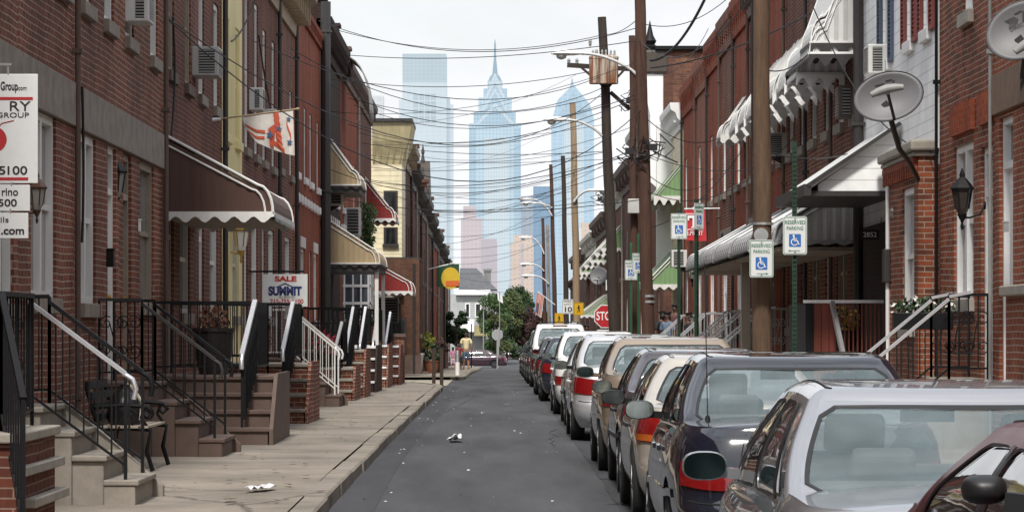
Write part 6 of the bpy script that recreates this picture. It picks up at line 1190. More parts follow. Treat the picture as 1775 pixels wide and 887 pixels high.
# ------------------------------------------------------------------ skyline of glass towers, haze put into their materials
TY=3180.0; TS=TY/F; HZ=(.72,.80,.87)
def sx(px,Y=TY): return (px-VX)*Y/F
def sz(py,Y=TY): return HC-(py-VY)*Y/F
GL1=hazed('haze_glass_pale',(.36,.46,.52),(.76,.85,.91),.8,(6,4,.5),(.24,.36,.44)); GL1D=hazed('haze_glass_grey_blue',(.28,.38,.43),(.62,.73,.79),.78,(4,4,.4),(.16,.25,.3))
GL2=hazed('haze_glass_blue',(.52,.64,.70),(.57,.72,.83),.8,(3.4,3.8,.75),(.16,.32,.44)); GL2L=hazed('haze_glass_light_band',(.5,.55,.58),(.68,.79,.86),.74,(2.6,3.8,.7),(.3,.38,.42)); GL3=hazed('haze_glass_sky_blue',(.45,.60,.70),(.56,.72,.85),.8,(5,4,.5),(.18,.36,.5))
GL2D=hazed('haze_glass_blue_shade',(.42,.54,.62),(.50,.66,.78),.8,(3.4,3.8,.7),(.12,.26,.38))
def tower(label,px): return thing('skyscraper',label,'skyscraper',(sx(px),TY,-1.2),'distant city towers')
def tbox(t,nm,a,b,top,bot,m,dy=0,dep=60,Y=TY): mb=MB(); mb.box(sx(a,Y),sx(b,Y),Y+dy,Y+dy+dep,sz(bot,Y),sz(top,Y)); return mb.build(nm,m,t)
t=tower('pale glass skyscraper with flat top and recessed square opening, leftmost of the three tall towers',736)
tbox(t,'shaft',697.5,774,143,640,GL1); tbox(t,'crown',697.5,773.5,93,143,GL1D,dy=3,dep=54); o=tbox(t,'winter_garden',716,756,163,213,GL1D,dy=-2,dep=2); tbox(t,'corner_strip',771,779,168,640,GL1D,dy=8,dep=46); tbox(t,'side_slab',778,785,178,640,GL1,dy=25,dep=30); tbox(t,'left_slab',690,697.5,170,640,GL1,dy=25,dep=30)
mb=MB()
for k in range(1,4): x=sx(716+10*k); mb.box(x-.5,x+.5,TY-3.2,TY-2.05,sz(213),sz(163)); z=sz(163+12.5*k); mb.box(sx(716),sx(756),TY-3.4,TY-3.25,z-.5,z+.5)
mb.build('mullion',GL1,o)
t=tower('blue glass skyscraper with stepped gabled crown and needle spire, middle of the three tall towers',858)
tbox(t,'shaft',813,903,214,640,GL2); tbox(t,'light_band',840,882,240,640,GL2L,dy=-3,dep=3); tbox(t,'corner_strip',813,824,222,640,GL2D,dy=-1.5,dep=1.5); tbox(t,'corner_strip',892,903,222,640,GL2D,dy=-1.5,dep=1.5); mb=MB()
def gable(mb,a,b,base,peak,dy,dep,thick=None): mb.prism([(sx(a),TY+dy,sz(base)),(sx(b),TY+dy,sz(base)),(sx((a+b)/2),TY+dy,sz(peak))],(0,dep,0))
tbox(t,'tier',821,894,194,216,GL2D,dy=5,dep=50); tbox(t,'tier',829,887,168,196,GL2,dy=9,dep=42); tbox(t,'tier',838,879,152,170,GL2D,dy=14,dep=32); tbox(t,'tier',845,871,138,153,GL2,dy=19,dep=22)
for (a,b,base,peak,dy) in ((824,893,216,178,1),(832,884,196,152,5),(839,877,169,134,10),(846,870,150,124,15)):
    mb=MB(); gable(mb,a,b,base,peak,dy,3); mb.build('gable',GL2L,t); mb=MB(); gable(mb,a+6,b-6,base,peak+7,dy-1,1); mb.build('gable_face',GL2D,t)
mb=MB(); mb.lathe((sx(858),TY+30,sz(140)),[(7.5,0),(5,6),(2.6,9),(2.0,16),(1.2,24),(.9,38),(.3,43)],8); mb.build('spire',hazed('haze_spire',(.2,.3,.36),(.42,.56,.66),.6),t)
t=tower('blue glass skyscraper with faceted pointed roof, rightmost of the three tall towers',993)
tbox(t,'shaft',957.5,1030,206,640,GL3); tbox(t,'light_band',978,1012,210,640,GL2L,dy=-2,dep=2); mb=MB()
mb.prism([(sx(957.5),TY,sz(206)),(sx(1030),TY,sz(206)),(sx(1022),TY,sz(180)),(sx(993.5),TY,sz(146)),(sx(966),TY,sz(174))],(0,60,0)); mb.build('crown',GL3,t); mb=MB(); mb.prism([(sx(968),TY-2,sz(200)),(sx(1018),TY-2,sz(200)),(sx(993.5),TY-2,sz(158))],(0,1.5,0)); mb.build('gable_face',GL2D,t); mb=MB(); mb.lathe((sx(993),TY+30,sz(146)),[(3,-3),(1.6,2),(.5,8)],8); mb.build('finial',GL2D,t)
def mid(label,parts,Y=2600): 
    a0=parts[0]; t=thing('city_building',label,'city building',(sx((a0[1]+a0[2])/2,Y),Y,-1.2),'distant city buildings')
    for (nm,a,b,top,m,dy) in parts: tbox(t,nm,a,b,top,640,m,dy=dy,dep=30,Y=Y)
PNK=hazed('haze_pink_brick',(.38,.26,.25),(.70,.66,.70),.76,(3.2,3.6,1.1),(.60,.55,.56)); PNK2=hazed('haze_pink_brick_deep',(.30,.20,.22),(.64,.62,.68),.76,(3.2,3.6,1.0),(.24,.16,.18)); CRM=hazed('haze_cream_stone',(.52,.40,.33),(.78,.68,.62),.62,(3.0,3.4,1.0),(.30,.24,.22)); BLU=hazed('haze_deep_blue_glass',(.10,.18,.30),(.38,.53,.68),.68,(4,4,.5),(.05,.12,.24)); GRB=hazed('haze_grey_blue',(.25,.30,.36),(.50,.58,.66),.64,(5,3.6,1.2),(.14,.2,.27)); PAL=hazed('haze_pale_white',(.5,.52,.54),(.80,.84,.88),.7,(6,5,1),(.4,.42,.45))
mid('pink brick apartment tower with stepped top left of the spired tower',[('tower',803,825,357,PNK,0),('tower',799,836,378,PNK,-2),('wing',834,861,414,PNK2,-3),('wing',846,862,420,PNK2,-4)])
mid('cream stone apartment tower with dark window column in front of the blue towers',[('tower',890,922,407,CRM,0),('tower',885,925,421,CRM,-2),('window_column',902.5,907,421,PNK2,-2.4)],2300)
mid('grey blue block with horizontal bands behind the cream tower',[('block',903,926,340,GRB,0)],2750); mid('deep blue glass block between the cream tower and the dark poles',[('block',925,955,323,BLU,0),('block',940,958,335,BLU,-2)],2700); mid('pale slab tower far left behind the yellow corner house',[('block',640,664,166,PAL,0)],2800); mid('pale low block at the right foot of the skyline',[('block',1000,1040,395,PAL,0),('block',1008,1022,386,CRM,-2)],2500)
# ------------------------------------------------------------------ cars
GLS=car_glass('car_glass_rear',(.24,.32,.335),.40); GLSD=car_glass('car_glass_side',(.025,.026,.026),.86,.02); GLF=car_glass('car_windshield',(.16,.2,.21),.25)
TYRE=mat('tyre_rubber',(.014,.014,.014),.85,var=.2,scale=20); RIM=mat('alloy_rim',(.16,.165,.17),.4,metal=.8,var=.1); TRIMB=mat('black_trim',(.012,.012,.013),.45,var=.1); CHROME=mat('chrome',(.7,.71,.72),.12,metal=1,var=0); SEAT=mat('seat_cloth',(.08,.083,.088),.9,var=.15,scale=10); INTD=mat('car_interior',(.045,.045,.048),.85,var=.1)
TLR=mat('tail_lens_red',(.20,.006,.007),.12,coat=1,var=.15,scale=18); TLA=mat('tail_lens_amber',(.42,.10,.015),.12,coat=1,var=.12,scale=18); TLW=mat('tail_lens_clear',(.5,.5,.5),.15,coat=1,var=.05); MIR=mat('mirror_glass',(.12,.135,.13),.1,metal=1,var=0); MIRD=mat('mirror_glass_dark',(.022,.034,.034),.1,metal=1,var=0); PLATE=mat('licence_plate',(.55,.56,.6),.4,var=.06)
WELL=mat('wheel_well',(.006,.006,.006),.95,var=0); SEAM=mat('panel_gap',(.004,.004,.004),.9,var=0)
def lerp(a,b,t): return a+(b-a)*t
def pl(tab,x):
    if x<=tab[0][0]: return tab[0][1]
    for (a,u),(b,v) in zip(tab,tab[1:]):
        if x<=b: t=(x-a)/(b-a); t=t*t*(3-2*t); return u+(v-u)*t
    return tab[-1][1]
def hp(s,W2,L,rr,rf):
    if s<=1: return (W2-rr)*s,0.0
    if s<=2: a=(s-1)*PI/2; return W2-rr+rr*math.sin(a),rr-rr*math.cos(a)
    if s<=3: return W2,rr+(L-rr-rf)*(s-2)
    if s<=4: a=(s-3)*PI/2; return W2-rf+rf*math.cos(a),L-rf+rf*math.sin(a)
    return (W2-rf)*(5-s),L
WL=[(0,.87),(.08,.93),(.2,.972),(.35,.992),(.55,1.0),(.72,.992),(.86,.968),(.95,.935),(1,.90)]
def car(label,x,y,spec,pnt,cat='car',flip=False,rot=0,glass=None,group='cars parked along the right kerb',z=None):
    d=dict(L=4.6,W=1.75,H=1.40,belt=.93,zt=.95,zh=.86,yrb=.55,yrt=1.15,yft=2.6,yfb=3.35,ra=.95,fa=3.6,wr=.31,tail=(.55,1.75,.60,.86),xt=.62,rake=.05,amber=False,rwin=(-.975,.975,.07,.955),win=None,bump=.0,plate=True,mould=True,rr=.30,rf=.5,cr=.065,taillow=0,roofrack=False,antenna=None,wiper=False,bumperm=None,mirror=True,mm=None,hb=False); d.update(spec)
    L,W_,H=d['L'],d['W'],d['H']; zb=.2
    t=thing('parked_car' if cat!='pickup truck' else 'pickup_truck',label,cat,(0,0,0),group)
    ztab=[(0,d['zt']-.05),(.22,d['zt']),(d['yrb'],max(d['zt']+.01,d['belt']-.0) if d['hb'] else d['zt']+.02),(d['yrb']+.35,d['belt']),(d['yfb']-.25,d['belt']-.02),(d['yfb']+.1,d['zh']+.05),(L*.9,d['zh']-.1),(L,d['zh']-.25)]
    ztop=lambda yy:pl(ztab,yy)
    REAR=[(0,.14),(.1,.06),(.2,.015),(.34,.0),(.44,.015),(.47,.05),(.6,.06),(.8,.085),(.93,.12),(1,.17)]; FRNT=[(0,.2),(.2,.05),(.4,0),(.6,.05),(.8,.12),(1,.25)]
    def B(s,f,sd=1,off=0):
        W2=W_/2*pl(WL,f); ir,iff=pl(REAR,f),pl(FRNT,f); xx,yy=hp(s,W2,L-ir-iff,d['rr'],d['rf']); yy+=ir
        u=2*yy/L-1; xx*=1-.06*abs(u)**3.2*(1.25 if u<0 else 1.6)
        if yy<1.0: yy-=.055*(1-(xx/W2)**2)*(1-yy)**2
        if yy>L-1.2: yy+=.10*(1-(xx/W2)**2)*(1-(L-yy)/1.2)
        zz=zb+f*(ztop(yy)-zb)
        return Vector((sd*xx,yy,zz))
    def Bn(s,f,sd,off):
        p=B(s,f,sd); a=B(min(5,s+.02),f,sd)-B(max(0,s-.02),f,sd); b=B(s,min(1,f+.02),sd)-B(s,max(0,f-.02),sd); n=a.cross(b)
        if n.length<1e-9: return p
        n.normalize(); c=Vector((0,L/2,.5))
        if n.dot(p-c)<0: n=-n
        return p+n*off
    ss=[k/7 for k in range(7)]+[1+k/8 for k in range(8)]+[2+k/44 for k in range(44)]+[3+k/8 for k in range(8)]+[4+k/6 for k in range(7)]
    fs=[0,.04,.1,.16,.22,.3,.38,.43,.46,.5,.6,.7,.8,.87,.92,.96,.985,1]
    mb=MB(); n=len(ss); rows=[]
    for f in fs:
        rowR=[mb.vert(B(s,f,1)) for s in ss]; rowL=[rowR[0]]+[mb.vert(B(s,f,-1)) for s in ss[1:-1]]+[rowR[-1]]; rows.append((rowR,rowL))
    for (a,b),(c_,e) in zip(rows,rows[1:]):
        for i in range(n-1): mb.face(a[i],a[i+1],c_[i+1],c_[i]); mb.face(b[i+1],b[i],e[i],e[i+1])
    M=10; tr,tl=rows[-1]; br_,bl=rows[0]; prevT=prevB=None
    for i in range(n):
        if i in (0,n-1): T=[tr[i]]*(M+1); Bq=[br_[i]]*(M+1)
        else:
            pr,pl_=mb.v[tr[i]],mb.v[tl[i]]; w=abs(pr.x)
            T=[tr[i]]+[mb.vert(pr.lerp(pl_,k/M)+Vector((0,0,.045*(w/(W_/2))*(1-(2*k/M-1)**2)))) for k in range(1,M)]+[tl[i]]
            qr,ql=mb.v[br_[i]],mb.v[bl[i]]; Bq=[br_[i]]+[mb.vert(qr.lerp(ql,k/M)) for k in range(1,M)]+[bl[i]]
        if prevT:
            for k in range(M):
                for (P,Q,up) in ((prevT,T,1),(prevB,Bq,0)):
                    ids=[]; 
                    for v in (P[k],Q[k],Q[k+1],P[k+1]):
                        if v not in ids: ids.append(v)
                    if len(ids)>2: mb.face(*(ids if up else ids[::-1]))
        prevT,prevB=T,Bq
    body=mb.build('body',[pnt,WELL],t)
    # wheel openings
    for ya in (d['ra'],d['fa']):
        cu=MB(); r=d['wr']+.055; 
        for sd in (-1,1):
            cu.lathe((0,ya,d['wr']+.01),[(r,min(sd*W_*.30,sd*W_*.62)),(r,max(sd*W_*.30,sd*W_*.62))],40,'x')
        co=cu.build('cutter',WELL,None); md=body.modifiers.new('b','BOOLEAN'); md.object=co; md.operation='DIFFERENCE'; md.solver='EXACT'
        dg=bpy.context.evaluated_depsgraph_get(); me=bpy.data.meshes.new_from_object(body.evaluated_get(dg)); body.modifiers.clear(); body.data=me; bpy.data.objects.remove(co)
    me=body.data; me.materials.clear(); me.materials.append(pnt); me.materials.append(WELL)
    for p in me.polygons:
        p.use_smooth=True; c=p.center
        if any((c.y-ya)**2+(c.z-d['wr']-.01)**2<(d['wr']+.05)**2 for ya in (d['ra'],d['fa'])) and abs(c.x)<W_*.5-.004: p.material_index=1
        else: p.material_index=0
    me.set_sharp_from_angle(angle=R(40))
    # wheels
    for ya in (d['ra'],d['fa']):
        for sd in (-1,1):
            c=Vector((sd*(W_/2-.115),ya,d['wr'])); r=d['wr']; w=MB(); h=.10
            w.lathe(c,[(r*.62,-h),(r*.93,-h),(r*.985,-h*.82),(r,-h*.5),(r,h*.5),(r*.985,h*.82),(r*.93,h),(r*.62,h)],28,'x'); wh=w.build('wheel',TYRE,t,smooth=35); rm=MB(); rm.lathe(c+Vector((sd*.0,0,0)),[(r*.60,-.06*1),(r*.63,.085*sd if sd>0 else -.085),(r*.55,.07*sd)],24,'x')
            for k in range(6):
                a=2*PI*k/6; rm.bar(c+Vector((sd*.075,0,0)),c+Vector((sd*.07,r*.58*math.cos(a),r*.58*math.sin(a))),.06,.03)
            rm.lathe(c+Vector((sd*.075,0,0)),[(.06,-.02),(.06,.02),(.03,.03)],12,'x'); rm.build('rim',RIM,wh,smooth=40)
    # surface panels helper
    def patch(nm,m,s0,s1,f0,f1,off,sd,par=t,nu=14,nv=5,edge=True,shape=None):
        q=MB(); I=[]
        for j in range(nv+1):
            row=[]
            for i in range(nu+1):
                u,v=i/nu,j/nv; s,f=s0+(s1-s0)*u,f0+(f1-f0)*v
                if shape: s,f=shape(u,v,s,f)
                row.append(q.vert(Bn(s,f,sd,off)))
            I.append(row)
        for j in range(nv):
            for i in range(nu): q.face(I[j][i],I[j][i+1],I[j+1][i+1],I[j+1][i])
        if edge:
            loop=I[0]+[r[-1] for r in I[1:]]+I[-1][-2::-1]+[r[0] for r in I[-2:0:-1]]; 
            cen=Vector((0,L/2,.5)); inn=[]
            for v in loop: p=q.v[v]; dd=(cen-p); dd.z*=.3; inn.append(q.vert(p+dd.normalized()*(abs(off)+.02)))
            for k in range(len(loop)): m2=(k+1)%len(loop); q.face(loop[k],loop[m2],inn[m2],inn[k])
        return q.build(nm,m,par,smooth=45)
    s0,s1,f0,f1=d['tail']
    for sd in (-1,1):
        tl_=patch('tail_light',TLR,s0,s1,f0,f1,.012,sd)
        if d['amber']: patch('amber_lens',TLA,s0+.02,s1-.02,f0+.01,f0+(f1-f0)*.3,.017,sd,tl_,edge=False); patch('clear_lens',TLW,s0+.03,s0+(s1-s0)*.3,f0+(f1-f0)*.34,f0+(f1-f0)*.55,.017,sd,tl_,edge=False)
        if d['mould']: patch('side_moulding',pnt if d['mm'] else TRIMB,2.06,2.94,.44,.50,.012,sd,nu=24,nv=2)
        patch('headlight',TLW,3.2,4.5,.55,.8,.008,sd)
        # door and lid gaps
        g=MB()
        def strip(pts,w=.006):
            for (s,f),(s2,f2) in zip(pts,pts[1:]): 
                a=Bn(s,f,sd,.002); b=Bn(s2,f2,sd,.002); dd=(b-a)
                if dd.length<1e-5: continue
                nn=(Bn(s,f,sd,.05)-Bn(s,f,sd,0)).cross(dd).normalized()*w/2; g.poly([a+nn,a-nn,b-nn,b+nn])
        LS=L-d['rr']-d['rf']; sy=lambda yy:2+(yy-d['rr'])/LS
        yB=(d['yrt']+d['yft'])/2+.05
        for yy in (yB,d['yfb']-.12): strip([(sy(yy),.1+.9*k/12) for k in range(13)])
        strip([(sy(d['ra']+d['wr']+.12-.16*(max(0,k-6)/6)**.6),.1+.9*k/12) for k in range(13)])
        strip([(sy(d['ra']+.4+(d['yfb']-d['ra']-.5)*k/14),.10) for k in range(15)])
        strip([(k/10*1.6,.455) for k in range(11)],.012); strip([(s0-.05 if False else .86,.47+.5*k/8) for k in range(9)],.007) if not d['hb'] else strip([(.93,.46+.5*k/8) for k in range(9)],.008)
        g.build('panel_gaps',SEAM,t,recalc=False)
        hd=MB()
        for yy in (yB-.22,d['yfb']-.95 if d['yfb']-.95>yB+.2 else yB+.75): 
            a=Bn(sy(yy),.80,sd,.018); hd.box(a.x-.012,a.x+.012,a.y-.09,a.y+.09,a.z-.018,a.z+.018)
        hd.build('door_handle',pnt if d['mm'] else TRIMB,t,bevel=.006)
    if d['bumperm']: 
        for sd in (-1,1): patch('bumper',d['bumperm'],0,2.0,.18,.44,.015,sd,nu=20)
    if d['plate']:
        pz=B(.0,.66 if d['zt']<1.2 else .5,1); q=MB(); q.box(-.155,.155,pz.y-.012,pz.y+.05,pz.z-.075,pz.z+.075); p=q.build('licence_plate',PLATE,t,bevel=.006); text_obj('',.1,NAVY,p,(0,pz.y-.02,pz.z)) if False else None
        lp=MB()
        for k in range(6): lp.box(-.11+k*.038,-.09+k*.038,pz.y-.015,pz.y-.013,pz.z-.025,pz.z+.02)
        lp.build('plate_print',NAVY,p)
    # cabin ------------------------------------------------------------
    xb=W_/2*.905; xt=W_/2*d['xt']/.62*.685; hr=H-.052; ym=(d['yrt']+d['yft'])/2; hl=(d['yft']-d['yrt'])/2
    zroof=lambda yy:hr-.022*((yy-ym)/hl)**2 if abs(yy-ym)<hl*1.2 else hr-.045
    def C(s,v,sd=1,off=0):
        vv=v; W2=lerp(xb,xt,vv)+.035*math.sin(PI*vv); y0=lerp(d['yrb']-.02,d['yrt'],vv)-.03*math.sin(PI*vv); y1=lerp(d['yfb'],d['yft'],vv)+.03*math.sin(PI*vv); rr=lerp(d['cr']+.015,d['cr'],vv); xx,yy=hp(s,W2,y1-y0,rr,rr); yy+=y0
        q=1-(xx/W2)**2
        if s<=2: yy-=lerp(.10,.07,vv)*q*(1 if s<=1 else 1)
        if s>=3: yy+=lerp(.16,.10,vv)*q
        zz=lerp(ztop(min(max(yy,d['yrb']),d['yfb']))-.02,zroof(min(max(yy,d['yrt']-.1),d['yft']+.1)),vv)
        return Vector((sd*xx,yy,zz))
    cen=Vector((0,ym,.9))
    def Cn(s,v,sd,off):
        p=C(s,v,sd); a=C(min(5,s+.01),v,sd)-C(max(0,s-.01),v,sd); b=C(s,min(1,v+.01),sd)-C(s,max(0,v-.01),sd); nn=a.cross(b).normalized()
        if nn.dot(p-cen)<0: nn=-nn
        return p+nn*off
    shell=MB(); seal=MB(); pil=MB()
    def rounded(poly,it=3):
        for _ in range(it):
            o=[]
            for i in range(len(poly)): a,b=poly[i],poly[(i+1)%len(poly)]; k=.11; o+= [(a[0]*(1-k)+b[0]*k,a[1]*(1-k)+b[1]*k),(a[0]*k+b[0]*(1-k),a[1]*k+b[1]*(1-k))]
            poly=o
        return poly
    def window(S,rect,poly,nm,m,asp,sealw=.035,frame=shell,seal=seal):
        """rect (u0,u1,v0,v1) of painted shell with a glazed opening poly inside; S(u,v,off)->point"""
        u0,u1,v0,v1=rect; poly=rounded(poly); cx=sum(p[0] for p in poly)/len(poly); cy=sum(p[1] for p in poly)/len(poly)
        angs=sorted([2*PI*k/72 for k in range(72)]+[math.atan2((vv-cy),(uu-cx)*asp)%(2*PI) for uu in (u0,u1) for vv in (v0,v1)])
        inn,out=[],[]
        for a in angs:
            dx,dy=math.cos(a)/asp,math.sin(a); tt=min([((u1 if dx>0 else u0)-cx)/dx if abs(dx)>1e-9 else 9e9,((v1 if dy>0 else v0)-cy)/dy if abs(dy)>1e-9 else 9e9]); out.append((cx+dx*tt,cy+dy*tt)); best=tt*.98
            for i in range(len(poly)):
                (ax,ay),(bx,by)=poly[i],poly[(i+1)%len(poly)]; ex,ey=bx-ax,by-ay; den=dx*ey-dy*ex
                if abs(den)<1e-12: continue
                k=((ax-cx)*ey-(ay-cy)*ex)/den; w=((ax-cx)*dy-(ay-cy)*dx)/den
                if k>0 and -1e-6<=w<=1+1e-6: best=min(best,k)
            inn.append((cx+dx*best,cy+dy*best))
        K=len(angs); A=[frame.vert(S(*p,0)) for p in out]; Bm=[frame.vert(S(lerp(p[0],q[0],.5),lerp(p[1],q[1],.5),0)) for p,q in zip(out,inn)]; Cc=[frame.vert(S(*p,0)) for p in inn]; Dd=[frame.vert(S(*p,-.02)) for p in inn]
        for k in range(K): m2=(k+1)%K; frame.face(A[k],A[m2],Bm[m2],Bm[k]); frame.face(Bm[k],Bm[m2],Cc[m2],Cc[k]); frame.face(Cc[k],Cc[m2],Dd[m2],Dd[k])
        g=MB(); prev=None
        for sc in (1.0,.8,.6,.4,.2): 
            ring=[g.vert(S(cx+(p[0]-cx)*sc,cy+(p[1]-cy)*sc,-.006)) for p in inn]
            if prev: 
                for k in range(K): m2=(k+1)%K; g.face(prev[k],prev[m2],ring[m2],ring[k])
            prev=ring
        c0=g.vert(S(cx,cy,-.006)); 
        for k in range(K): g.face(prev[k],prev[(k+1)%K],c0)
        go=g.build(nm,m,t,smooth=80)
        e1=[seal.vert(S(*p,.004)) for p in inn]; e2=[]
        for p in inn:
            dl=math.hypot((p[0]-cx)*asp,p[1]-cy); q=1-sealw/max(.05,dl); e2.append(seal.vert(S(cx+(p[0]-cx)*q,cy+(p[1]-cy)*q,.0)))
        for k in range(K): m2=(k+1)%K; seal.face(e1[k],e1[m2],e2[m2],e2[k])
        return go
    def Srear(u,v,off): return Cn(abs(u),v,1 if u>=0 else -1,off) if abs(u)>1e-6 else Cn(0,v,1,off)
    def Sfront(u,v,off): return Cn(5-abs(u),v,1 if u>=0 else -1,off)
    a,b,c0,c1=d['rwin']; rw=window(Srear,(-1,1,0,1),[(a,c0),(a*.55,c0-.0),(-a*.55,c0),(b,c0),(b,(c0+c1)/2),(b*.99,c1),(b*.5,c1+.012),(-b*.5,c1+.012),(-b*.99,c1),(-b,(c0+c1)/2)],'rear_window',glass or GLS,1.35)
    window(Sfront,(-1,1,0,1),[(-.96,.05),(.96,.05),(.96,.95),(-.96,.95)],'windscreen',GLF,1.5)
    for sd in (-1,1):
        Sside=lambda u,v,off,sd=sd:Cn(2+u,v,sd,off)
        ws=d['win'] or [((0,.52),[(.06,.06),(.50,.06),(.50,.93),(.17,.93),(.05,.45)]),((.52,1),[(.54,.06),(.97,.06),(.90,.93),(.54,.93)])]
        for (r0,r1),poly in ws: window(Sside,(r0,r1,0,1),poly,'side_window',GLSD,3.4,.03)
        bp=MB(); ub=ws[0][0][1]; 
        for k in range(8): bp.poly([Cn(2+ub-.018,.06+k*.11,sd,.004),Cn(2+ub+.018,.06+k*.11,sd,.004),Cn(2+ub+.018,.17+k*.11,sd,.004),Cn(2+ub-.018,.17+k*.11,sd,.004)])
        bp.build('door_pillar',TRIMB,t,recalc=False)
        for (sa) in (1,3):   # corner pillars
            for j in range(10):
                for i in range(6): shell.poly([C(sa+i/6,j/10,sd),C(sa+(i+1)/6,j/10,sd),C(sa+(i+1)/6,(j+1)/10,sd),C(sa+i/6,(j+1)/10,sd)])
    seal.build('window_seal',TRIMB,t,recalc=False)
    # roof skin over the top ring
    S2=[k/10 for k in range(10)]+[1+k/6 for k in range(6)]+[2+k/24 for k in range(24)]+[3+k/6 for k in range(6)]+[4+k/10 for k in range(11)]
    def ringrow(ins,dz):
        r=[]
        for s in S2:
            p=C(s,1,1); q=Vector((p.x*(1-ins/xt),lerp(p.y,ym,ins/hl*.9),p.z+dz)); r.append(q)
        return r
    rr=[ringrow(0,0),ringrow(.02,.022),ringrow(.05,.040),ringrow(.10,.052)]
    for A,Bq in zip(rr,rr[1:]):
        for sd in (-1,1):
            f=lambda p:Vector((p.x*sd,p.y,p.z))
            for i in range(len(S2)-1): shell.poly([f(A[i]),f(A[i+1]),f(Bq[i+1]),f(Bq[i])])
    T=rr[-1]; dome=H-(hr+.052); K=10
    rows=[[Vector((p.x*(1-2*k/K),p.y,p.z+max(.0,dome)*(1-(1-2*k/K)**2)*min(1,(p.x/xt)*1.0))) for k in range(K+1)] for p in T]
    for A,Bq in zip(rows,rows[1:]):
        for k in range(K):
            pts=[A[k],Bq[k],Bq[k+1],A[k+1]]
            shell.poly(pts)
    shell.build('roof_and_pillars',d.get('roofm') or pnt,t,weld=True,smooth=50)
    rl=MB(); tp_=ringrow(.075,.0465)
    for sd in (-1,1): rl.tube([Vector((sd*p.x,p.y,p.z)) for p,s in zip(tp_,S2) if 1.2<s<3.6],.005,5)
    rl.build('roof_seam',SEAM if not d['roofrack'] else TRIMB,t,smooth=60)
    if d['roofrack']:
        rk=MB()
        for sd in (-1,1): rk.tube([Vector((sd*(xt-.12),d['yrt']+.2+k*(hl*2-.4)/6,H+.02+(.03 if 0<k<6 else -.02))) for k in range(7)],.02,6)
        for yy in (d['yrt']+.5,d['yft']-.6): rk.bar((-xt+.12,yy,H+.045),(xt-.12,yy,H+.045),.04,.02)
        rk.build('roof_rack',TRIMB,t,smooth=60)
    # interior
    it=MB(); yb=d['yrb']+.05; it.poly([(-xb*.93,yb-.1,d['belt']-.0),(xb*.93,yb-.1,d['belt']),(xb*.93,yb+.42,d['belt']+.008),(-xb*.93,yb+.42,d['belt']+.008)]); it.grid(lambda u,v:((u-.5)*2*xb*.92,yb+.42+(d['yfb']-yb-.5)*v,max(d['belt']+.055,ztop(lerp(yb+.42,d['yfb'],v))+.05)),6,10); it.build('parcel_shelf_and_dash',INTD,t,recalc=False)
    st=MB(); zs_=d['belt']-.05; yr=min(d['yrt']+.12,yb+.45) if not d['hb'] else d['yrt']+.9
    def pad(x0,x1,yy,z0,z1,lean=.12):
        pts=[(yy,z0),(yy+.1,z0),(yy+.1-lean,z1-.05),(yy+.05-lean,z1),(yy-.02-lean,z1-.04)]; st.prism([(x0,p[0],p[1]) for p in pts],(x1-x0,0,0))
    pad(-xb*.85,xb*.85,yr,zs_,zs_+.14)
    for sx_ in (-.38,.38): pad(sx_-.13,sx_+.13,yr-.03,zs_+.1,zs_+.27,.05); yy=ym+.25; pad(sx_-.24,sx_+.24,yy,zs_-.1,zs_+.22); pad(sx_-.13,sx_+.13,yy-.07,zs_+.2,min(zs_+.40,H-.14),.05)
    st.build('seat',SEAT,t,bevel=.03); im=MB(); im.box(-.12,.12,d['yft']+.0,d['yft']+.03,H-.2,H-.13); im.build('rear_view_mirror',TRIMB,t); im=MB(); im.tube([(-.38+.19*math.cos(2*PI*k/16),d['yfb']-.42,d['belt']+.12+.16*math.sin(2*PI*k/16)) for k in range(17)],.015,6); im.build('steering_wheel',TRIMB,t)
    hb_=MB(); hb_.box(-.16,.16,d['yrb']+.09,d['yrb']+.15,d['belt']+.01,d['belt']+.045); hb_.build('brake_light',TLR,t) if not d['hb'] else None
    if d['mirror']:
        for sd in (-1,1):
            c=Vector((sd*(W_/2+.075*(1 if 'msc' not in d else .3)),d['yfb']-.42,d['belt']+.06+d.get('mz',0))); mm=MB(); K=18; rings=[]; msc=d.get('msc',.9)
            for (yy,k) in ((-.045,.93),(-.03,1.0),(.0,1.0),(.05,.88),(.09,.6),(.105,.25)):
                rings.append([mm.vert((c.x+.115*msc*k*math.copysign(abs(math.cos(2*PI*j/K))**.75,math.cos(2*PI*j/K)),c.y+yy*msc,c.z+.075*msc*k*math.copysign(abs(math.sin(2*PI*j/K))**.75,math.sin(2*PI*j/K)))) for j in range(K)])
            for A,Bq in zip(rings,rings[1:]):
                for j in range(K): mm.face(A[j],A[(j+1)%K],Bq[(j+1)%K],Bq[j])
            mm.face(*rings[0]); mm.face(*rings[-1]); mm.bar((c.x-sd*.16,c.y+.05,c.z-.04),(c.x-sd*.05,c.y+.02,c.z-.03),.06,.05); mo=mm.build('wing_mirror',pnt if d['mm'] and d.get('mg') else TRIMB,t,smooth=50)
            g=MB(); g.poly([(c.x+.107*msc*math.copysign(abs(math.cos(2*PI*j/24))**.75,math.cos(2*PI*j/24)),c.y-.047*msc,c.z+.068*msc*math.copysign(abs(math.sin(2*PI*j/24))**.75,math.sin(2*PI*j/24))) for j in range(24)]); g.build('mirror_glass',MIRD if d.get('mg') else MIR,mo,recalc=False)
    if d['antenna']:
        ax,ay,ah=d['antenna']; zz=ztop(ay)+.01; an=MB(); an.lathe((ax,ay,zz),[(.02,0),(.012,.03)],8); an.tube([(ax,ay,zz),(ax-.02,ay,zz+ah)],.0035,5); an.build('antenna',TRIMB,t)
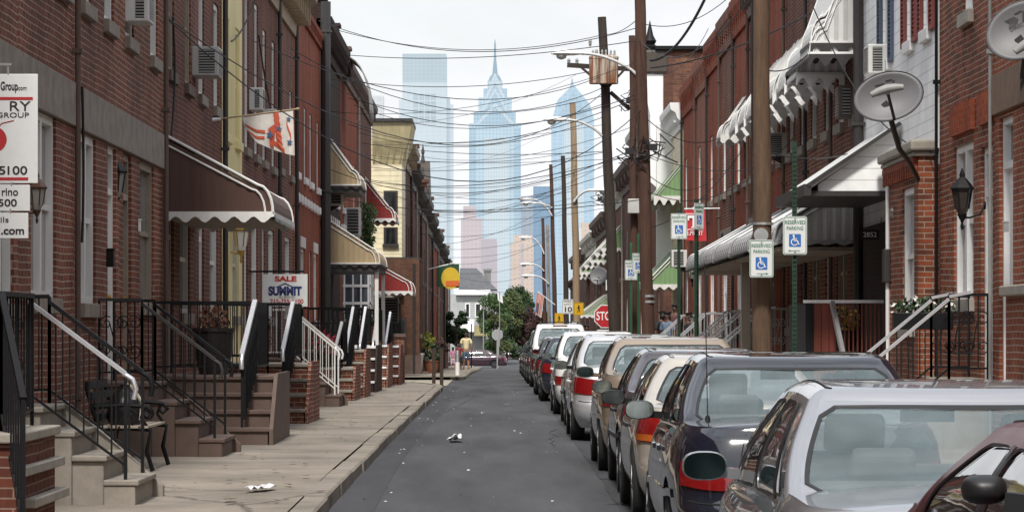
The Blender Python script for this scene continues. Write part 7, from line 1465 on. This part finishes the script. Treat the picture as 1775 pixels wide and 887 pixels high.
    if d['wiper']:
        w=MB(); w.bar(C(.2,.10,1)+Vector((0,-.02,0)),C(.5,.22,-1)+Vector((0,-.03,0)),.02); w.build('rear_wiper',TRIMB,t); w=MB(); w.box(-.22,.22,d['yrt']-.09,d['yrt']-.03,H-.075,H-.045); w.build('brake_light',TLR,t)
    ex=MB(); ex.tube([(-.45,.35,.24),(-.45,.03,.23)],.028,10); ex.build('exhaust',GALV,t,smooth=50)
    lc=MB(); 
    t.location=(x,y,zr(y+2.2) if z is None else z); t.rotation_euler=(0,0,rot+(PI if flip else 0))
    sl=(zr(y+3.6)-zr(y+1.0))/2.6 if z is None else 0; t.rotation_euler[0]=math.atan(sl) if not rot else 0
    return t
SIL=paint('paint_silver',(.37,.38,.40),.6,.3); BLKP=paint('paint_black_blue',(.006,.009,.018),.0,.10); CHAMP=paint('paint_champagne',(.58,.53,.45),.5,.32); PLUM=paint('paint_plum_grey',(.055,.045,.055),.3,.25); GOLD=paint('paint_gold_beige',(.34,.27,.20),.5,.32); SIL2=paint('paint_light_silver',(.58,.59,.60),.45,.32); WHTP=paint('paint_white',(.75,.75,.74),0,.3); DKB=paint('paint_dark_blue',(.015,.02,.035),.1,.2); DKG=paint('paint_dark_grey',(.035,.035,.038),.2,.25); MAR=paint('paint_maroon',(.07,.006,.010),.0,.35); BURG=paint('paint_burgundy',(.10,.014,.018),.1,.2); MAR.node_tree.nodes['Principled BSDF'].inputs['Coat Weight'].default_value=.12; MAR.node_tree.nodes['Principled BSDF'].inputs['Specular IOR Level'].default_value=.25; PURP=paint('paint_purple',(.045,.015,.03),.1,.2); REDT=paint('paint_truck_red',(.30,.02,.018),0,.25)
SED3=[((0,.16),[(.05,.10),(.15,.10),(.15,.80),(.12,.55)]),((.16,.56),[(.18,.06),(.545,.06),(.545,.93),(.24,.93),(.19,.62)]),((.56,1),[(.575,.06),(.97,.06),(.89,.93),(.575,.93)])]
# X of each left flank is read from the photo; car centre = flank + half width
def park(label,xl,yrear,pnt,W_=1.74,**k):
    sp=dict(k); sp['W']=W_; return car(label,xl+W_/2,yrear,sp,pnt)
park('silver sedan with black trimmed rear window and big left mirror, nearest whole car',1.03,11.5,SIL,1.80,L=4.95,H=1.44,belt=.97,zt=1.0,zh=.9,yrb=.98,yrt=1.62,yft=2.95,yfb=3.75,ra=1.05,fa=3.8,xt=.66,rwin=(-.99,.99,.07,.955),win=SED3,cr=.045,mm=1,mg=1,tail=(.5,1.7,.58,.84))
park('glossy black sedan with rounded roof reflecting blue sky, behind the silver one',1.09,20.0,BLKP,1.76,L=4.5,H=1.48,belt=1.0,zt=1.03,zh=.88,yrb=.72,yrt=1.32,yft=2.6,yfb=3.35,ra=.98,fa=3.6,xt=.66,rwin=(-.97,.97,.06,.95),tail=(.72,1.75,.56,.74),antenna=(-.62,.62,1.0),amber=False,mm=1)
park('champagne sedan with rounded oval rear window and red and amber tail lights',1.12,26.1,CHAMP,1.70,L=4.35,H=1.39,belt=.93,zt=.97,zh=.84,yrb=.62,yrt=1.28,yft=2.5,yfb=3.2,ra=.90,fa=3.4,xt=.60,rwin=(-.965,.965,.09,.94),tail=(.80,1.95,.64,.90),cr=.07,rr=.36,mould=False,amber=True,plate=True)
park('plum grey sedan tucked between the champagne and the gold car',1.17,30.75,PLUM,1.68,L=4.2,H=1.40,belt=.93,zt=.98,zh=.84,yrb=.55,yrt=1.15,yft=2.4,yfb=3.1,ra=.85,fa=3.3,xt=.62,rwin=(-.965,.965,.08,.945),tail=(.55,1.8,.6,.85))
park('gold beige sedan with wide rear window in the middle of the row',1.13,35.35,GOLD,1.74,L=4.65,H=1.505,belt=1.02,zt=1.08,zh=.90,yrb=.85,yrt=1.4,yft=2.75,yfb=3.45,ra=.95,fa=3.6,xt=.66,rwin=(-.97,.97,.07,.95),tail=(.85,1.85,.62,.84),cr=.05,mm=1,mg=1)
park('light silver estate car with square rear window before the white car',1.06,45.7,SIL2,1.74,L=4.7,H=1.53,belt=1.0,zt=1.05,zh=.9,yrb=.45,yrt=.9,yft=2.9,yfb=3.7,ra=.95,fa=3.7,xt=.68,rwin=(-.965,.965,.08,.94),tail=(.9,1.9,.58,.84),mm=1)
park('pale silver sedan almost hidden between the estate car and the white car',1.12,53.0,paint('paint_pale_silver',(.66,.67,.68),.4,.3),1.72,L=4.5,H=1.46,belt=.95,zt=1.0,yrb=.6,yrt=1.15,mm=None)
park('white car with large rear window and low red tail lights',1.08,61.0,WHTP,1.76,L=4.75,H=1.60,belt=1.04,zt=1.08,zh=.9,yrb=.4,yrt=.95,yft=2.9,yfb=3.8,ra=.97,fa=3.75,xt=.68,rwin=(-.965,.965,.08,.95),tail=(.8,1.9,.44,.62),amber=False,plate=True,mm=1)
park('black sedan ahead of the white car',1.0,74.0,DKB,1.72,L=4.5,H=1.50,belt=.97,zt=1.0,yrb=.6,yrt=1.1)
park('dark grey sedan ahead of the black one',.98,82.5,DKG,1.72,L=4.5,H=1.50,belt=.97,zt=1.0,yrb=.6,yrt=1.1)
park('burgundy sport utility car with white roof and dark rear glass',1.0,96.0,BURG,1.82,L=4.8,H=1.90,belt=1.15,zt=1.17,zh=1.05,yrb=.12,yrt=.55,yft=3.0,yfb=3.7,ra=.95,fa=3.75,wr=.36,xt=.68,rwin=(-.92,.92,.08,.9),tail=(.75,1.7,.68,1.0),hb=True,wiper=True,roofrack=True,roofm=WHTP,glass=car_glass('car_glass_privacy',(.012,.013,.013),.93,.15),amber=False,cr=.08)
for i,(y,p,h,hb,lab) in enumerate(((103.5,DKG,1.5,False,'dark sedan ahead of the burgundy sport utility car'),(110.5,paint('paint_dark_green',(.012,.03,.02),.1,.2),1.75,True,'dark tall car just ahead with a light roof edge'),(121,DKB,1.5,False,'far dark blue sedan near the end of the parked row'),(133,BLKP,1.5,False,'far black sedan near the end of the parked row'),(148,DKG,1.5,False,'far dark grey sedan, second from the end of the parked row'),(165,DKB,1.5,False,'farthest dark car of the parked row'))):
    park(lab,(.97,.97,1.0,1.04,1.1,1.2)[i],y,p,1.74,H=h,hb=hb,belt=1.0,zt=1.05 if hb else 1.0,yrb=.2 if hb else .6,yrt=.6 if hb else 1.15)
# maroon car at the lower right corner, pointing towards the viewer
car('dark maroon car cut by the lower right corner with a glossy black mirror',2.12,11.0,dict(msc=.5,W=1.74,L=4.3,H=1.39,belt=1.06,zt=1.07,zh=.98,mz=.13,yrb=.5,yrt=.95,yft=2.5,yfb=3.3,ra=.9,fa=3.3,xt=.64,cr=.16),MAR,flip=True,z=0)
# crossing car and oncoming red truck
q=g_at(800,255); car('purple sedan crossing the street at the far junction',q.x-.2,255.5,dict(W=1.75,L=4.9,H=1.42,belt=.92,yrb=.9,yrt=1.5,yft=2.9,yfb=3.8,ra=1.0,fa=3.85),PURP,rot=PI/2,group=None,z=zr(255)) if False else None
c=car('purple sedan crossing the street at the far junction',at(879,600,255).x,255.0,dict(W=1.75,L=4.9,H=1.45,belt=.95,zt=.97,yrb=.9,yrt=1.5,yft=2.9,yfb=3.8,ra=1.0,fa=3.85),PURP,rot=PI/2,group='moving vehicles at the far junction',z=zr(255))
tk=car('red pickup truck with chrome front facing the viewer down the street',at(886,600,322).x,322,dict(W=2.0,L=5.2,H=1.85,belt=1.2,zt=1.2,zh=1.12,yrb=1.5,yrt=1.75,yft=2.9,yfb=3.6,ra=1.0,fa=4.2,wr=.37,xt=.70,mould=False,rf=.25),REDT,cat='pickup truck',flip=True,group='moving vehicles at the far junction',z=zr(320))
gr=MB(); gr.box(-.62,.62,5.1,5.22,.62,.98); gr.box(-.98,.98,5.15,5.3,.38,.6); g_=gr.build('chrome_grille',CHROME,tk,bevel=.03)
hl_=MB(); hl_.box(-.92,-.64,5.02,5.2,.72,.98); hl_.box(.64,.92,5.02,5.2,.72,.98); hl_.build('headlight',TLW,tk,bevel=.02); rb=MB(); rb.box(-.6,.6,2.2,2.5,1.86,1.96); rb.build('roof_lights',TLR,tk)
# ------------------------------------------------------------------ light, sky and camera
w=bpy.data.worlds.new('World'); SC.world=w; w.use_nodes=True; nt=w.node_tree; L_=nt.links; bg=nt.nodes['Background']; bg.inputs[1].default_value=.13
EL,AZ=R(52),R(205)
sk=N(nt,'ShaderNodeTexSky'); sk.sky_type='NISHITA'; sk.sun_disc=False; sk.sun_elevation=EL; sk.sun_rotation=AZ; sk.air_density=1.3; sk.dust_density=2.0
tc=N(nt,'ShaderNodeTexCoord'); mp=N(nt,'ShaderNodeMapping'); mp.inputs['Scale'].default_value=(1,1,2.6); L_.new(tc.outputs['Generated'],mp.inputs[0])
no=N(nt,'ShaderNodeTexNoise',i_Scale=3.2,i_Detail=7.0,i_Roughness=.55); L_.new(mp.outputs[0],no.inputs['Vector'])
r=N(nt,'ShaderNodeMapRange'); r.inputs['From Min'].default_value=.38; r.inputs['From Max'].default_value=.62; r.inputs['To Min'].default_value=.3; r.inputs['To Max'].default_value=.9; L_.new(no.outputs[0],r.inputs[0])
sz_=N(nt,'ShaderNodeSeparateXYZ'); L_.new(tc.outputs['Generated'],sz_.inputs[0]); hz_=N(nt,'ShaderNodeMapRange'); hz_.inputs['From Min'].default_value=.02; hz_.inputs['From Max'].default_value=.42; hz_.inputs['To Min'].default_value=.52; hz_.inputs['To Max'].default_value=0; L_.new(sz_.outputs[2],hz_.inputs[0]); ad_=N(nt,'ShaderNodeMath',operation='ADD'); ad_.use_clamp=True; L_.new(r.outputs[0],ad_.inputs[0]); L_.new(hz_.outputs[0],ad_.inputs[1])
n2=N(nt,'ShaderNodeTexNoise',i_Scale=7.0,i_Detail=6.0); L_.new(mp.outputs[0],n2.inputs['Vector']); r2=N(nt,'ShaderNodeMapRange'); r2.inputs['To Min'].default_value=6.8; r2.inputs['To Max'].default_value=8.6; L_.new(n2.outputs[0],r2.inputs[0])
zb_=N(nt,'ShaderNodeMapRange'); zb_.inputs['From Min'].default_value=.12; zb_.inputs['From Max'].default_value=.9; zb_.inputs['To Min'].default_value=1; zb_.inputs['To Max'].default_value=1.6; L_.new(sz_.outputs[2],zb_.inputs[0]); zm_=N(nt,'ShaderNodeMath',operation='MULTIPLY'); L_.new(r2.outputs[0],zm_.inputs[0]); L_.new(zb_.outputs[0],zm_.inputs[1])
cl=N(nt,'ShaderNodeVectorMath',operation='SCALE'); cl.inputs[0].default_value=(.985,1.0,1.03); L_.new(zm_.outputs[0],cl.inputs['Scale'])
mx=N(nt,'ShaderNodeMix',data_type='RGBA'); L_.new(ad_.outputs[0],mx.inputs[0]); L_.new(sk.outputs[0],mx.inputs[6]); L_.new(cl.outputs[0],mx.inputs[7]); L_.new(mx.outputs[2],bg.inputs[0])
sd=bpy.data.lights.new('sun','SUN'); sd.energy=3.8; sd.angle=R(8); sd.color=(1,.96,.9); so=bpy.data.objects.new('sun',sd); COL.objects.link(so)
dv=Vector((-math.sin(R(6))*math.cos(EL),-math.cos(R(6))*math.cos(EL),math.sin(EL)))   # towards the sun: behind the viewer, to the left
so.rotation_euler=dv.to_track_quat('Z','Y').to_euler(); sk.sun_rotation=math.atan2(dv.x,dv.y)
cd=bpy.data.cameras.new('camera'); co=bpy.data.objects.new('camera',cd); COL.objects.link(co); co.location=(0,0,HC); co.rotation_euler=(PI/2,0,0); cd.sensor_width=36; cd.lens=36*F/1775; cd.shift_x=(887.5-VX)/1775; cd.shift_y=(VY-443.5)/1775; cd.clip_start=.5; cd.clip_end=20000; SC.camera=co
SC.view_settings.view_transform='Standard'; SC.view_settings.look='None'; SC.view_settings.exposure=0
SC.render.engine='CYCLES'; SC.cycles.max_bounces=8; SC.cycles.transparent_max_bounces=16; SC.cycles.use_denoising=True
# pieces that are parts of their own: one object each
def split_loose(o):
    me=o.data; n=len(me.vertices); p=list(range(n))
    def f(a):
        while p[a]!=a: p[a]=p[p[a]]; a=p[a]
        return a
    for e in me.edges: p[f(e.vertices[0])]=f(e.vertices[1])
    G={}
    for i in range(n): G.setdefault(f(i),[]).append(i)
    if len(G)<2: return
    pol={}
    for q in me.polygons: pol.setdefault(f(q.vertices[0]),[]).append(q)
    nm=o.name.split('.')[0]; metas=[]
    for k,vs in G.items():
        ix={v:i for i,v in enumerate(vs)}; m=bpy.data.meshes.new(nm); m.from_pydata([me.vertices[v].co for v in vs],[],[[ix[v] for v in q.vertices] for q in pol.get(k,[])])
        for mm in me.materials: m.materials.append(mm)
        for a,b in zip(m.polygons,pol.get(k,[])): a.use_smooth=b.use_smooth
        metas.append(m)
    for m in metas[1:]: c=o.copy(); c.data=m; COL.objects.link(c)
    o.data=metas[0]
SPL={'door_handle','bolt','shoe','headlight','seat','red_line','awning_post','blue_star','bracket','bushing','eye','ear','sill_band','dish_emblem'}
for o in [o for o in bpy.data.objects if o.type=='MESH' and o.name.split('.')[0] in SPL]: split_loose(o)
for o in list(bpy.data.objects):
    for k in ('_org','_top'):
        if k in o: del o[k]
